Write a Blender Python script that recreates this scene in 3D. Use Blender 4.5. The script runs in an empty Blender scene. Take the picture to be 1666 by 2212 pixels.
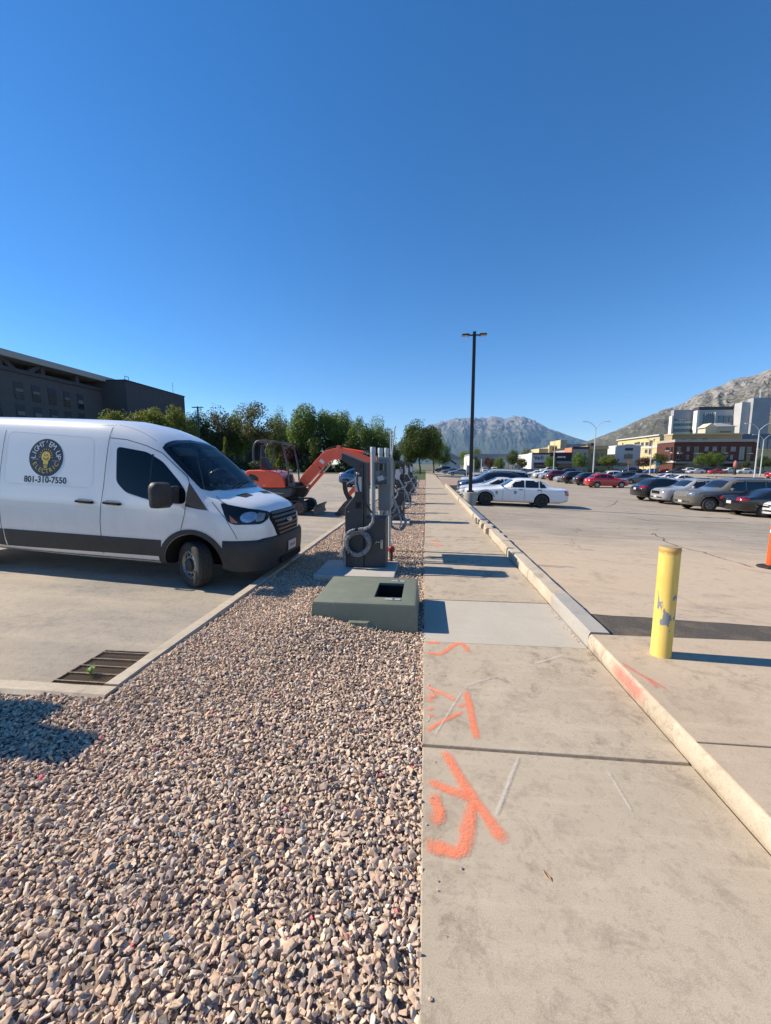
import bpy, bmesh, math, random
import numpy as np
from mathutils import Vector, Matrix, noise
from mathutils.bvhtree import BVHTree
R = math.radians
rnd = random.Random(11)
sc = bpy.context.scene
col = sc.collection

# ------------------------------------------------------------------ camera
F, CX, CY, CAMH = 850.0, 833.0, 1106.0, 1.75      # in a 1666 x 2212 picture
PITCH = math.atan((1106 - 1003) / 850)
YAW = math.atan((920 - 833) / 850 * math.cos(PITCH))
cd = bpy.data.cameras.new('camera')
cd.sensor_fit = 'VERTICAL'; cd.sensor_height = 36; cd.lens = 36 * F / 2212
cd.clip_start = 0.05; cd.clip_end = 60000
cam = bpy.data.objects.new('camera', cd); col.objects.link(cam)
cam.location = (0, 0, CAMH); cam.rotation_euler = (R(90) - PITCH, 0, YAW)
sc.camera = cam

# ------------------------------------------------------------------ light
SUN_EL, SUN_AZ = R(38), R(5)                       # from the left, a little ahead
sdir = Vector((-math.cos(SUN_EL) * math.cos(SUN_AZ), math.cos(SUN_EL) * math.sin(SUN_AZ), math.sin(SUN_EL)))
w = bpy.data.worlds.new('World'); sc.world = w; w.use_nodes = True
nt = w.node_tree; nt.nodes.clear()
sky = nt.nodes.new('ShaderNodeTexSky'); sky.sky_type = 'NISHITA'; sky.sun_disc = False
sky.sun_elevation = SUN_EL; sky.sun_rotation = math.atan2(sdir.x, sdir.y)
sky.altitude = 1400; sky.air_density = 1.0; sky.dust_density = 0.1; sky.ozone_density = 3.0
bg = nt.nodes.new('ShaderNodeBackground'); bg.inputs['Strength'].default_value = 0.106
wo = nt.nodes.new('ShaderNodeOutputWorld')
hs = nt.nodes.new('ShaderNodeHueSaturation'); hs.inputs['Saturation'].default_value = 1.32; hs.inputs['Hue'].default_value = .503
nt.links.new(sky.outputs[0], hs.inputs['Color']); nt.links.new(hs.outputs[0], bg.inputs[0]); nt.links.new(bg.outputs[0], wo.inputs[0])
ld = bpy.data.lights.new('sun', 'SUN'); ld.energy = 5.0; ld.angle = R(0.53); ld.color = (1, .885, .72)
sun = bpy.data.objects.new('sun', ld); col.objects.link(sun)
sun.rotation_euler = sdir.to_track_quat('Z', 'Y').to_euler()
vs = sc.view_settings
vs.view_transform = 'Standard'; vs.look = 'None'; vs.gamma = 1; vs.exposure = 0.74; vs.use_curve_mapping = False

# ------------------------------------------------------------------ pixel -> direction helpers (a 1666 x 2212 picture)
_cy, _sy, _cp, _sp = math.cos(YAW), math.sin(YAW), math.cos(PITCH), math.sin(PITCH)
FW = Vector((-_sy * _cp, _cy * _cp, -_sp)); RT = Vector((_cy, _sy, 0)); UP = Vector((-_sy * _sp, _cy * _sp, _cp))
EYE = Vector((0, 0, CAMH))
def ray(x, y): return FW + RT * ((x - CX) / F) - UP * ((y - CY) / F)
def gp(x, y, z=0.0):
    r = ray(x, y); return EYE + r * ((z - CAMH) / r.z)
def at(x, y, Y):
    r = ray(x, y); return EYE + r * (Y / r.y)
def zlot(X, Y):                                   # the right-hand car park falls away from the curb
    s = min(max((Y - 4) / 16, 0), 1)
    return -.37 * s - .035 * min(max(X - 2, 0), 16)
def zleft(X, Y=0): return -.13 + .04 * min(max(-3.3 - X, -1), 6)
def gl(x, y):
    z = -.3
    for _ in range(30): p = gp(x, y, z); z = zlot(p.x, p.y)
    return gp(x, y, z)

# ------------------------------------------------------------------ materials
MATS = {}
def C(c): return (c[0], c[1], c[2], 1)
def pm(name, c, rough=.6, metal=0., c2=None, scale=6., bump=0., bscale=80., coat=0., spec=.5, world=False, stretch=None, contrast=(.35, .7), detail=5):
    if name in MATS: return MATS[name]
    m = bpy.data.materials.new(name); m.use_nodes = True; MATS[name] = m
    n = m.node_tree; b = n.nodes['Principled BSDF']; L = n.links.new
    b.inputs['Roughness'].default_value = rough; b.inputs['Metallic'].default_value = metal
    b.inputs['Specular IOR Level'].default_value = spec; b.inputs['Coat Weight'].default_value = coat; b.inputs['Coat Roughness'].default_value = .06
    if world: co = n.nodes.new('ShaderNodeNewGeometry').outputs['Position']
    else: co = n.nodes.new('ShaderNodeTexCoord').outputs['Object']
    if stretch:
        mp = n.nodes.new('ShaderNodeMapping'); mp.inputs['Scale'].default_value = stretch; L(co, mp.inputs[0]); co = mp.outputs[0]
    c2 = c2 or tuple(v * .82 for v in c)
    t = n.nodes.new('ShaderNodeTexNoise'); t.inputs['Scale'].default_value = scale; t.inputs['Detail'].default_value = detail; t.inputs['Roughness'].default_value = .6
    L(co, t.inputs['Vector'])
    r = n.nodes.new('ShaderNodeValToRGB'); r.color_ramp.elements[0].position = contrast[0]; r.color_ramp.elements[1].position = contrast[1]
    r.color_ramp.elements[0].color = C(c2); r.color_ramp.elements[1].color = C(c)
    L(t.outputs['Fac'], r.inputs[0]); L(r.outputs[0], b.inputs['Base Color'])
    if bump:
        t2 = n.nodes.new('ShaderNodeTexNoise'); t2.inputs['Scale'].default_value = bscale; t2.inputs['Detail'].default_value = 4
        L(co, t2.inputs['Vector']); bp = n.nodes.new('ShaderNodeBump'); bp.inputs['Strength'].default_value = bump; bp.inputs['Distance'].default_value = .01
        L(t2.outputs['Fac'], bp.inputs['Height']); L(bp.outputs[0], b.inputs['Normal'])
    return m
class NG:                                          # small helper to chain shader nodes
    def __init__(s, name):
        s.m = bpy.data.materials.new(name); s.m.use_nodes = True; s.n = s.m.node_tree.nodes; s.L = s.m.node_tree.links.new
        s.b = s.n['Principled BSDF']; MATS[name] = s.m
        s.pos = s.n.new('ShaderNodeNewGeometry').outputs['Position']
    def noise(s, scale, detail=5, rough=.6, stretch=None, vec=None, dist=0.):
        v = vec or s.pos
        if stretch:
            mp = s.n.new('ShaderNodeMapping'); mp.inputs['Scale'].default_value = stretch; s.L(v, mp.inputs[0]); v = mp.outputs[0]
        t = s.n.new('ShaderNodeTexNoise'); t.inputs['Scale'].default_value = scale; t.inputs['Detail'].default_value = detail
        t.inputs['Roughness'].default_value = rough; t.inputs['Distortion'].default_value = dist
        s.L(v, t.inputs['Vector']); return t.outputs['Fac']
    def ramp(s, fac, a, b, ca=(0, 0, 0), cb=(1, 1, 1)):
        r = s.n.new('ShaderNodeValToRGB'); e = r.color_ramp.elements
        e[0].position = a; e[1].position = b; e[0].color = C(ca); e[1].color = C(cb); s.L(fac, r.inputs[0]); return r.outputs[0]
    def mix(s, fac, a, b, mode='MIX'):
        m = s.n.new('ShaderNodeMix'); m.data_type = 'RGBA'; m.blend_type = mode
        for k, v in ((0, fac), (6, a), (7, b)):
            if isinstance(v, (int, float)): m.inputs[k].default_value = v
            elif isinstance(v, tuple): m.inputs[k].default_value = C(v)
            else: s.L(v, m.inputs[k])
        return m.outputs[2]
    def math(s, op, a, b=None, c=None):
        m = s.n.new('ShaderNodeMath'); m.operation = op
        for k, v in enumerate((a, b, c)):
            if v is None: continue
            if isinstance(v, (int, float)): m.inputs[k].default_value = v
            else: s.L(v, m.inputs[k])
        return m.outputs[0]
    def bump(s, h, strength, dist=.01):
        bp = s.n.new('ShaderNodeBump'); bp.inputs['Strength'].default_value = strength; bp.inputs['Distance'].default_value = dist
        s.L(h, bp.inputs['Height']); s.L(bp.outputs[0], s.b.inputs['Normal'])
    def xyz(s):
        q = s.n.new('ShaderNodeSeparateXYZ'); s.L(s.pos, q.inputs[0]); return q.outputs
    def out(s, colr, rough=.8):
        s.L(colr, s.b.inputs['Base Color']); s.b.inputs['Roughness'].default_value = rough; s.b.inputs['Specular IOR Level'].default_value = .3; return s.m

# ------------------------------------------------------------------ mesh helpers
class MB:
    def __init__(s): s.v = []; s.f = []
    def add(s, vs_, fs, M=None):
        o = len(s.v)
        s.v += [tuple(M @ Vector(p)) if M else tuple(p) for p in vs_]; s.f += [tuple(i + o for i in f) for f in fs]; return s
    def box(s, c, d, M=None, rz=0., ry=0., rx=0.):
        x, y, z = d[0] / 2, d[1] / 2, d[2] / 2
        T = Matrix.Translation(c) @ Matrix.Rotation(rz, 4, 'Z') @ Matrix.Rotation(ry, 4, 'Y') @ Matrix.Rotation(rx, 4, 'X')
        if M: T = M @ T
        return s.add([(-x, -y, -z), (x, -y, -z), (x, y, -z), (-x, y, -z), (-x, -y, z), (x, -y, z), (x, y, z), (-x, y, z)],
                     [(0, 3, 2, 1), (4, 5, 6, 7), (0, 1, 5, 4), (1, 2, 6, 5), (2, 3, 7, 6), (3, 0, 4, 7)], T)
    def b2(s, a, b): return s.box([(a[i] + b[i]) / 2 for i in range(3)], [abs(b[i] - a[i]) for i in range(3)])
    def prism(s, poly, axis, a, b):                # polygon in the plane normal to axis
        n = len(poly)
        def P(u, v, t): return {'x': (t, u, v), 'y': (u, t, v), 'z': (u, v, t)}[axis]
        vs_ = [P(u, v, a) for u, v in poly] + [P(u, v, b) for u, v in poly]
        ar = sum(poly[i][0] * poly[(i + 1) % n][1] - poly[(i + 1) % n][0] * poly[i][1] for i in range(n))
        fs = [tuple(range(n)), tuple(range(2 * n - 1, n - 1, -1))] + [(i, n + i, n + (i + 1) % n, (i + 1) % n) for i in range(n)]
        return s.add(vs_, fs)
    def tube(s, pts, r, n=8, cap=True):
        pts = [Vector(p) for p in pts]; k = len(pts); rs = r if isinstance(r, (list, tuple)) else [r] * k
        tan = [(pts[min(i + 1, k - 1)] - pts[max(i - 1, 0)]).normalized() for i in range(k)]
        u = tan[0].orthogonal().normalized(); vs_ = []
        for i in range(k):
            u = (u - tan[i] * u.dot(tan[i])).normalized(); v = tan[i].cross(u)
            for j in range(n):
                a = 2 * math.pi * j / n; vs_.append(pts[i] + (u * math.cos(a) + v * math.sin(a)) * rs[i])
        fs = [(i * n + j, i * n + (j + 1) % n, (i + 1) * n + (j + 1) % n, (i + 1) * n + j) for i in range(k - 1) for j in range(n)]
        if cap: fs += [tuple(range(n - 1, -1, -1)), tuple((k - 1) * n + j for j in range(n))]
        return s.add(vs_, fs)
    def lathe(s, prof, n=24, M=None, closed=False): # profile (r, h) about z
        k = len(prof); vs_ = [(r * math.cos(2 * math.pi * j / n), r * math.sin(2 * math.pi * j / n), h) for r, h in prof for j in range(n)]
        fs = [(i * n + j, i * n + (j + 1) % n, ((i + 1) % k) * n + (j + 1) % n, ((i + 1) % k) * n + j) for i in range(k if closed else k - 1) for j in range(n)]
        if not closed: fs += [tuple(range(n - 1, -1, -1)), tuple((k - 1) * n + j for j in range(n))]
        return s.add(vs_, fs, M)
    def build(s, name, mat, parent=None, smooth=False, bevel=0., seg=2, loc=None, rz=0.):
        me = bpy.data.meshes.new(name); me.from_pydata(s.v, [], s.f); me.update()
        bm = bmesh.new(); bm.from_mesh(me); bmesh.ops.recalc_face_normals(bm, faces=bm.faces); bm.to_mesh(me); bm.free()
        return link(name, me, mat, parent, smooth, bevel, seg, loc, rz)
def link(name, me, mat, parent=None, smooth=False, bevel=0., seg=2, loc=None, rz=0.):
    o = bpy.data.objects.new(name, me); col.objects.link(o)
    if mat:
        if isinstance(mat, str): mat = MATS[mat]
        if not me.materials: me.materials.append(mat)
    if parent: o.parent = parent
    if loc is not None: o.location = loc
    if rz: o.rotation_euler.z = rz
    if smooth:
        for p in me.polygons: p.use_smooth = True
        try: me.set_sharp_from_angle(angle=R(smooth if smooth is not True else 40))
        except Exception: pass
    if bevel:
        b = o.modifiers.new('bevel', 'BEVEL'); b.width = bevel; b.segments = seg; b.limit_method = 'ANGLE'; b.angle_limit = R(35)
    return o
def empty(name, loc=(0, 0, 0), rz=0.):
    o = bpy.data.objects.new(name, None); o.empty_display_size = .2; col.objects.link(o); o.location = loc; o.rotation_euler.z = rz; return o
def tag(o, label, cat, group=None):
    o['label'] = label; o['category'] = cat
    if group: o['group'] = group
    return o
def struct(o, label=None):
    o['kind'] = 'structure'
    if label: o['label'] = label
    return o
def stuff(o, label, cat):
    o['kind'] = 'stuff'; o['label'] = label; o['category'] = cat; return o
def copy_tree(o, parent=None):
    c = o.copy(); col.objects.link(c); c.parent = parent
    for ch in list(o.children): copy_tree(ch, c)
    return c
def chaikin(p, it=1, closed=False):
    p = [tuple(q) for q in p]
    for _ in range(it):
        q = []
        n = len(p)
        if not closed: q.append(p[0])
        for i in range(n if closed else n - 1):
            a, b = p[i], p[(i + 1) % n]
            q.append(tuple(.75 * x + .25 * y for x, y in zip(a, b))); q.append(tuple(.25 * x + .75 * y for x, y in zip(a, b)))
        if not closed: q.append(p[-1])
        p = q
    return p
def rpoly(p, it=2): return chaikin(p, it, True)
def rcorner(p, r, n=4):                            # polygon with corners rounded to radius r
    out = []; k = len(p)
    for i in range(k):
        a, b, c = Vector(p[i - 1]), Vector(p[i]), Vector(p[(i + 1) % k])
        d1, d2 = (a - b), (c - b); rr = min(r, d1.length * .45, d2.length * .45)
        s, e = b + d1.normalized() * rr, b + d2.normalized() * rr
        for j in range(n + 1):
            t = j / n; q = s * (1 - t) ** 2 + b * 2 * t * (1 - t) + e * t * t; out.append((q.x, q.y))
    return out
def heightgrid(name, xs, ys, zf, mat, thick=.3, smooth=True):
    nx, ny = len(xs), len(ys)
    v = [(x, y, zf(x, y)) for y in ys for x in xs]
    f = [(j * nx + i, j * nx + i + 1, (j + 1) * nx + i + 1, (j + 1) * nx + i) for j in range(ny - 1) for i in range(nx - 1)]
    me = bpy.data.meshes.new(name); me.from_pydata(v, [], f); me.update()
    return link(name, me, mat, smooth=smooth)
# ================================================================== ground, pavements, curbs, gravel
def mat_asphalt(name, base, dust, dustpos, warm=None):
    g = NG(name); x, y, z = g.xyz()
    big = g.noise(.22, 6, .62, dist=.6); mid = g.noise(1.7, 6, .65, stretch=(.35, 1.4, 1)); fine = g.noise(160, 3, .7); blot = g.noise(.9, 5, .7, dist=1.2)
    c = g.mix(g.ramp(big, dustpos[0], dustpos[1]), base, dust)
    if warm:                                       # wind-blown tan soil, thickest by the curb
        d = g.math('SUBTRACT', 1.0, g.math('DIVIDE', g.math('ABSOLUTE', g.math('SUBTRACT', y, warm[1])), warm[2]))
        d = g.math('MULTIPLY_ADD', g.math('SUBTRACT', mid, .5), 1.6, d)
        c = g.mix(g.ramp(d, .05, .75), c, warm[0])
    c = g.mix(g.ramp(mid, .42, .72), c, g.mix(.55, c, tuple(min(v * 1.35, .8) for v in dust)))
    c = g.mix(g.math('MULTIPLY', g.ramp(blot, .56, .70), .45), c, tuple(v * .5 for v in base))
    spk = g.noise(7, 8, .78, dist=.6); c = g.mix(g.math('MULTIPLY', g.ramp(spk, .54, .62), .30), c, tuple(v * .5 for v in base)); c = g.mix(g.math('MULTIPLY', g.ramp(spk, .46, .38), .22), c, tuple(min(v * 1.4, .8) for v in dust))
    c = g.mix(.55, c, g.ramp(fine, .25, .75, (.25, .25, .25), (.95, .95, .95)), 'OVERLAY')
    # cracks: edges of distorted, very large cells
    v = g.n.new('ShaderNodeTexVoronoi'); v.feature = 'DISTANCE_TO_EDGE'; v.inputs['Scale'].default_value = .16
    add = g.n.new('ShaderNodeVectorMath'); add.operation = 'MULTIPLY_ADD'
    t = g.n.new('ShaderNodeTexNoise'); t.inputs['Scale'].default_value = .8; t.inputs['Detail'].default_value = 6; g.L(g.pos, t.inputs['Vector'])
    g.L(t.outputs['Color'], add.inputs[0]); add.inputs[1].default_value = (2.2, 2.2, 0); g.L(g.pos, add.inputs[2]); g.L(add.outputs[0], v.inputs['Vector'])
    crack = g.math('MULTIPLY', g.ramp(v.outputs['Distance'], .0008, .0035, (1, 1, 1), (0, 0, 0)), g.ramp(g.noise(.35, 3), .45, .6))
    c = g.mix(g.math('MULTIPLY', crack, .75), c, (.035, .03, .026))
    g.bump(fine, .35, .004)
    return g.out(c, .9)
mat_asphalt('asphalt_right', (.19, .165, .135), (.285, .245, .195), (.36, .62), ((.45, .345, .24), 7.0, 5.4))
mat_asphalt('asphalt_left', (.19, .18, .165), (.33, .28, .215), (.44, .64))
mat_asphalt('asphalt_road', (.075, .075, .075), (.12, .115, .105), (.4, .7))
def mat_concrete(name, a, b, stain, amount, rough=.88):
    g = NG(name)
    big = g.noise(1.1, 7, .68, dist=.5); swirl = g.noise(4.5, 9, .78, dist=.5); fine = g.noise(240, 2, .6); band = g.noise(5, 4, .6, stretch=(.3, 2.2, 1))
    c = g.mix(g.ramp(big, .32, .68), a, b)
    c = g.mix(g.math('MULTIPLY', g.ramp(swirl, .50, .60), g.math('MULTIPLY', g.ramp(g.noise(.9, 5, .65, dist=.8), .36, .60), amount * .72)), c, stain)
    mot = g.noise(22, 9, .78, dist=.4); c = g.mix(g.math('MULTIPLY', g.ramp(mot, .50, .60), amount * .48), c, stain); c = g.mix(g.math('MULTIPLY', g.ramp(mot, .50, .34), amount * .25), c, tuple(min(v * 1.25, .9) for v in a))
    c = g.mix(g.math('MULTIPLY', g.ramp(band, .52, .75), amount * .5), c, tuple(min(v * 1.18, .9) for v in a))
    sp = g.n.new('ShaderNodeTexVoronoi'); sp.inputs['Scale'].default_value = 90; g.L(g.pos, sp.inputs['Vector'])
    c = g.mix(g.math('MULTIPLY', g.ramp(sp.outputs['Distance'], .10, .16, (1, 1, 1), (0, 0, 0)), .25), c, stain)
    c = g.mix(.30, c, g.ramp(fine, .3, .7, (.3, .3, .3), (.9, .9, .9)), 'OVERLAY')
    g.bump(g.math('ADD', fine, g.math('MULTIPLY', swirl, .6)), .30, .003)
    return g.out(c, rough)
mat_concrete('concrete_walk', (.41, .346, .264), (.34, .285, .213), (.135, .102, .072), 1.0)
mat_concrete('concrete_walk_clean', (.42, .385, .325), (.37, .335, .28), (.29, .25, .20), .35)
mat_concrete('concrete_slab', (.43, .35, .26), (.36, .285, .208), (.20, .15, .105), .75)
mat_concrete('concrete_curb', (.47, .405, .315), (.35, .29, .22), (.17, .14, .105), .75)
mat_concrete('concrete_face', (.50, .435, .335), (.33, .275, .205), (.20, .155, .11), 1.0)
mat_concrete('concrete_pad', (.42, .40, .36), (.36, .34, .30), (.26, .24, .2), .35)
mat_concrete('concrete_grey', (.36, .34, .31), (.29, .275, .25), (.2, .19, .17), .5)
pm('dirt', (.17, .13, .095), .95, c2=(.10, .075, .055), scale=30, bump=.6, bscale=120, world=True)
pm('pit', (.012, .012, .012), .9)
pm('soil', (.28, .22, .17), .95, c2=(.18, .14, .11), scale=20, world=True)

# broad ground out to the horizon
def ground_z(x, y): return -1.08
gv = []; gf = []
rad = [0, 60, 150, 400, 1000, 3000, 9000, 26000]; na = 48
for r_ in rad: gv += [(r_ * math.cos(2 * math.pi * k / na), r_ * math.sin(2 * math.pi * k / na), -1.08) for k in range(na)]
gf = [(i * na + k, i * na + (k + 1) % na, (i + 1) * na + (k + 1) % na, (i + 1) * na + k) for i in range(1, len(rad) - 1) for k in range(na)] + [tuple(na + k for k in range(na))]
me = bpy.data.meshes.new('ground'); me.from_pydata(gv, [], gf); me.update()
pm('dry_ground', (.16, .14, .09), .95, c2=(.07, .085, .04), scale=.02, world=True)
struct(link('ground', me, 'dry_ground'))

# right car park (sloping sheet) and the dark asphalt patch along the slab
xs = [1.62] + list(np.arange(2, 20.1, 1.0)) + [24, 30, 45, 70, 100, 150]
ys = [3.80, 4.0] + list(np.arange(4.5, 21, .75)) + [24, 30, 40, 60, 90, 122]
struct(heightgrid('car_park', xs, ys, zlot, 'asphalt_right'))
me = bpy.data.meshes.new('parking_line')
g = NG('patch_asphalt'); fine = g.noise(75, 4, .75); big = g.noise(3, 4)
c = g.mix(g.ramp(fine, .35, .75), (.045, .040, .034), (.17, .15, .125)); c = g.mix(g.math('MULTIPLY', g.ramp(big, .50, .75), .5), c, (.25, .19, .13))
g.bump(fine, .8, .012); g.out(c, .95)
pv = []; n = 40
for i in range(n + 1):
    X = 1.80 + i * .2; far = 4.72 + .05 * noise.noise((X * 2.1, 0, 0)) + .02 * noise.noise((X * 9, 3, 0)) - .01 * (X - 1.8)
    for Y in (3.80, 4.15, far): pv.append((X, Y, zlot(X, Y) + .006 + (.012 if Y == 4.15 else 0)))
pf = [(i * 3 + j, (i + 1) * 3 + j, (i + 1) * 3 + j + 1, i * 3 + j + 1) for i in range(n) for j in range(2)]
me = bpy.data.meshes.new('asphalt_patch'); me.from_pydata(pv, [], pf); me.update()
struct(link('asphalt_patch', me, 'patch_asphalt'))

# left car park with the drain opening left out
GX0, GX1, GY0, GY1 = -3.27, -2.62, 2.80, 3.56
def zl2(X, Y):
    d = max(0, 1 - math.hypot(max(GX0 - X, 0, X - GX1), max(GY0 - Y, 0, Y - GY1)) / .55)
    return zleft(X) - .035 * d * d
xs = sorted(set([-2.55, GX1, GX0, -2.9, -3.1, -3.45, -3.6, -3.8] + list(np.arange(-9, -3.9, .6)) + [-12, -16, -24, -40, -70, -110]))
ys = sorted(set([-14, -6, -2, 0, 1.5, 2.2, 2.55, 2.7, GY0, 3.0, 3.2, 3.4, GY1, 3.7, 4.0, 4.5] + list(np.arange(5, 16, 1.)) + [20, 30, 45, 66.5]))
nx = len(xs); v = [(x, y, zl2(x, y)) for y in ys for x in xs]
f = [(j * nx + i, j * nx + i + 1, (j + 1) * nx + i + 1, (j + 1) * nx + i) for j in range(len(ys) - 1) for i in range(nx - 1)
     if not (GX0 - .001 <= xs[i] and xs[i + 1] <= GX1 + .001 and GY0 - .001 <= ys[j] and ys[j + 1] <= GY1 + .001) and not (ys[j + 1] <= 2.551 and xs[i] > -30)]
me = bpy.data.meshes.new('left_car_park'); me.from_pydata(v, [], f); me.update()
struct(link('left_car_park', me, 'asphalt_left', smooth=True))
# storm drain: pit, frame, bars, cross bars
t = empty('storm_drain', (GX0, GY0, zl2(GX0, GY0)))
tag(t, 'rusty steel storm drain grate in the corner of the low curb', 'drain grate')
W_, D_ = GX1 - GX0, GY1 - GY0
pm('rust_steel', (.34, .27, .20), .7, .3, c2=(.18, .14, .10), scale=20, bump=.3)
m = MB()
m.add([(0, 0, .0), (W_, 0, .0), (W_, D_, .0), (0, D_, .0), (0, 0, -.7), (W_, 0, -.7), (W_, D_, -.7), (0, D_, -.7)], [(4, 5, 6, 7), (0, 1, 5, 4), (1, 2, 6, 5), (2, 3, 7, 6), (3, 0, 4, 7)])
m.build('pit', 'pit', t)
m = MB()
for a, b in (((0, 0), (W_, 0)), ((W_, 0), (W_, D_)), ((W_, D_), (0, D_)), ((0, D_), (0, 0))):
    m.tube([(a[0], a[1], .002), (b[0], b[1], .002)], .012, 4)
m.build('frame', 'rust_steel', t)
bar = MB().box((0, 0, 0), (.006, D_, .018)).build('bar', 'rust_steel', t, loc=(.02, D_ / 2, -.012))
nb = 18
for i in range(1, nb):
    o = bar.copy(); col.objects.link(o); o.parent = t; o.location = (.02 + i * (W_ - .04) / (nb - 1), D_ / 2, -.012)
cb = MB().box((0, 0, 0), (W_, .011, .018)).build('cross_bar', 'rust_steel', t, loc=(W_ / 2, .05, .006))
for i in range(1, 6):
    o = cb.copy(); col.objects.link(o); o.parent = t; o.location = (W_ / 2, .05 + i * (D_ - .1) / 5, .006)

# sidewalk: bed plus single slabs
t = MB().b2((0.004, -6, -.3), (1.566, 130, -.005)).build('sidewalk', 'dirt'); struct(t)
joints = [-6, -3.7, -2.2, -.7, .8, 2.29, 3.76, 5.0] + [6.5 + 1.5 * i for i in range(60)]
rs = random.Random(3)
for i in range(len(joints) - 1):
    a, b = joints[i], joints[i + 1]
    gap = .010 if abs(a - 2.29) > .01 else .016
    zt = rs.uniform(-.003, .002); mm = 'concrete_walk_clean' if a == 3.76 else 'concrete_walk'
    if a == 2.29: zt = .002
    MB().b2((0, a + gap * .5, -.12), (1.57, b - .006 - (.008 if b == 2.29 else 0), zt)).build('slab', mm, t, bevel=.007 if a < 14 else 0)
SW = t
# raised concrete slabs on the right, in front of the car park
t = MB().b2((1.61, -6, -.35), (8, 3.79, .122)).build('raised_pavement', 'dirt'); struct(t)
for (x0, x1) in ((1.602, 3.20), (3.21, 4.9), (4.91, 7.9)):
    for (y0, y1) in ((-5, -.6), (-.59, 2.30), (2.312, 3.80)):
        MB().b2((x0, y0, -.1), (x1, y1, .13)).build('slab', 'concrete_slab', t, bevel=.006)
fv = MB()
ny = 90
ysf = [-4 + 7.8 * i / ny for i in range(ny + 1)]
vv = []
for Y in ysf:
    w1 = .012 * noise.noise((Y * 6, 0, 0)) + .008 * noise.noise((Y * 23, 5, 0)); h1 = .126 + .008 * noise.noise((Y * 9, 7, 0))
    for (x, z) in ((1.615, -.1), (1.585 + w1 * .5, -.02), (1.578 + w1, .05), (1.588 + w1, h1 - .018), (1.606 + w1 * .3, h1 + .001), (1.618, .12)): vv.append((x, Y, z))
ff = [(i * 6 + j, i * 6 + j + 1, (i + 1) * 6 + j + 1, (i + 1) * 6 + j) for i in range(ny) for j in range(5)]
fv.add(vv, ff).build('curb_face', 'concrete_face', t, smooth=60)
RAISED = t

# precast curb between sidewalk and car park, block by block
t = MB().b2((1.60, 3.80, -.6), (1.74, 33.4, -.05)).build('curb', 'concrete_curb'); struct(t)
y = 3.81; k = 0; rs = random.Random(9)
while y < 33.2:
    ln = 1.16 if y < 8.8 else (.42 if y < 11.4 else 1.5)
    b = min(y + ln, 33.3); off = rs.uniform(-.008, .008); hz = rs.uniform(-.006, .006); rz = rs.uniform(-.004, .004)
    if 8.8 < y < 11.4: off = (-.035, .045)[k % 2] - .02; rz = rs.uniform(-.05, .05)
    if y > 31: off += (y - 31) * .03
    prof = [(-.115, -.55), (.115, -.55), (.10, .11), (.085, .145), (-.085, .145), (-.105, .11)]
    n = 7; L_ = b - y - .008; vv = []; rr = random.Random(k)
    for i in range(n):
        q = -L_ / 2 + L_ * i / (n - 1)
        for (u, zz) in prof: vv.append((u + rr.uniform(-.006, .006), q, zz + rr.uniform(-.004, .004)))
    ff = [(i * 6 + j, i * 6 + (j + 1) % 6, (i + 1) * 6 + (j + 1) % 6, (i + 1) * 6 + j) for i in range(n - 1) for j in range(6)] + [tuple(range(6)), tuple(range((n - 1) * 6 + 5, (n - 1) * 6 - 1, -1))]
    MB().add(vv, ff).build('curb_block', 'concrete_grey' if k == 0 else 'concrete_curb', t, smooth=25, loc=(1.69 + off, (y + b) / 2, hz), rz=rz)
    y = b; k += 1
# steel channel left lying on the curb
t2 = empty('steel_channel', (1.68, 11.5, .149)); tag(t2, 'grey steel strut rails lying along the top of the curb', 'strut rail')
pm('galv', (.42, .44, .46), .45, .75, c2=(.33, .35, .37), scale=12)
for i, dx in enumerate((-.05, .0, .05)):
    MB().b2((dx - .019, 0, 0), (dx + .019, 3.3, .032)).build('rail', 'galv', t2, bevel=.004)
MB().b2((-.19, .25, -.149), (-.145, .42, .02)).build('bracket', 'galv', t2)

# low curb of the left car park
t = MB().b2((-2.56, 2.62, -.5), (-2.43, 66, -.16)).build('low_curb', 'concrete_curb'); struct(t)
def curbseg(a, b, dirx, name='curb_block'):
    L_ = b - a
    prof = [(-.08, -.4), (.08, -.4), (.078, -.03), (.06, -.002), (-.055, -.002), (-.078, -.03)]
    n = max(3, int(L_ / .25)); vv = []; rr = random.Random(int(a * 100))
    for i in range(n):
        q = a + .004 + (L_ - .008) * i / (n - 1)
        for (u, zz) in prof:
            e = (rr.uniform(-.004, .004), rr.uniform(-.003, .003))
            vv.append((-2.495 + u + e[0], q, zz + e[1]) if not dirx else (q, 2.645 + u + e[0], zz + e[1]))
    ff = [(i * 6 + j, i * 6 + (j + 1) % 6, (i + 1) * 6 + (j + 1) % 6, (i + 1) * 6 + j) for i in range(n - 1) for j in range(6)] + [tuple(range(6)), tuple(range((n - 1) * 6 + 5, (n - 1) * 6 - 1, -1))]
    MB().add(vv, ff).build(name, 'concrete_curb', t, smooth=25)
yy = 2.73
while yy < 60: curbseg(yy, yy + 3.0, False); yy += 3.0
xx = -2.42
curbseg(-3.9, -2.417, True)
for i in range(6): curbseg(-3.9 - 3 * (i + 1), -3.9 - 3 * i, True)

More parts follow.
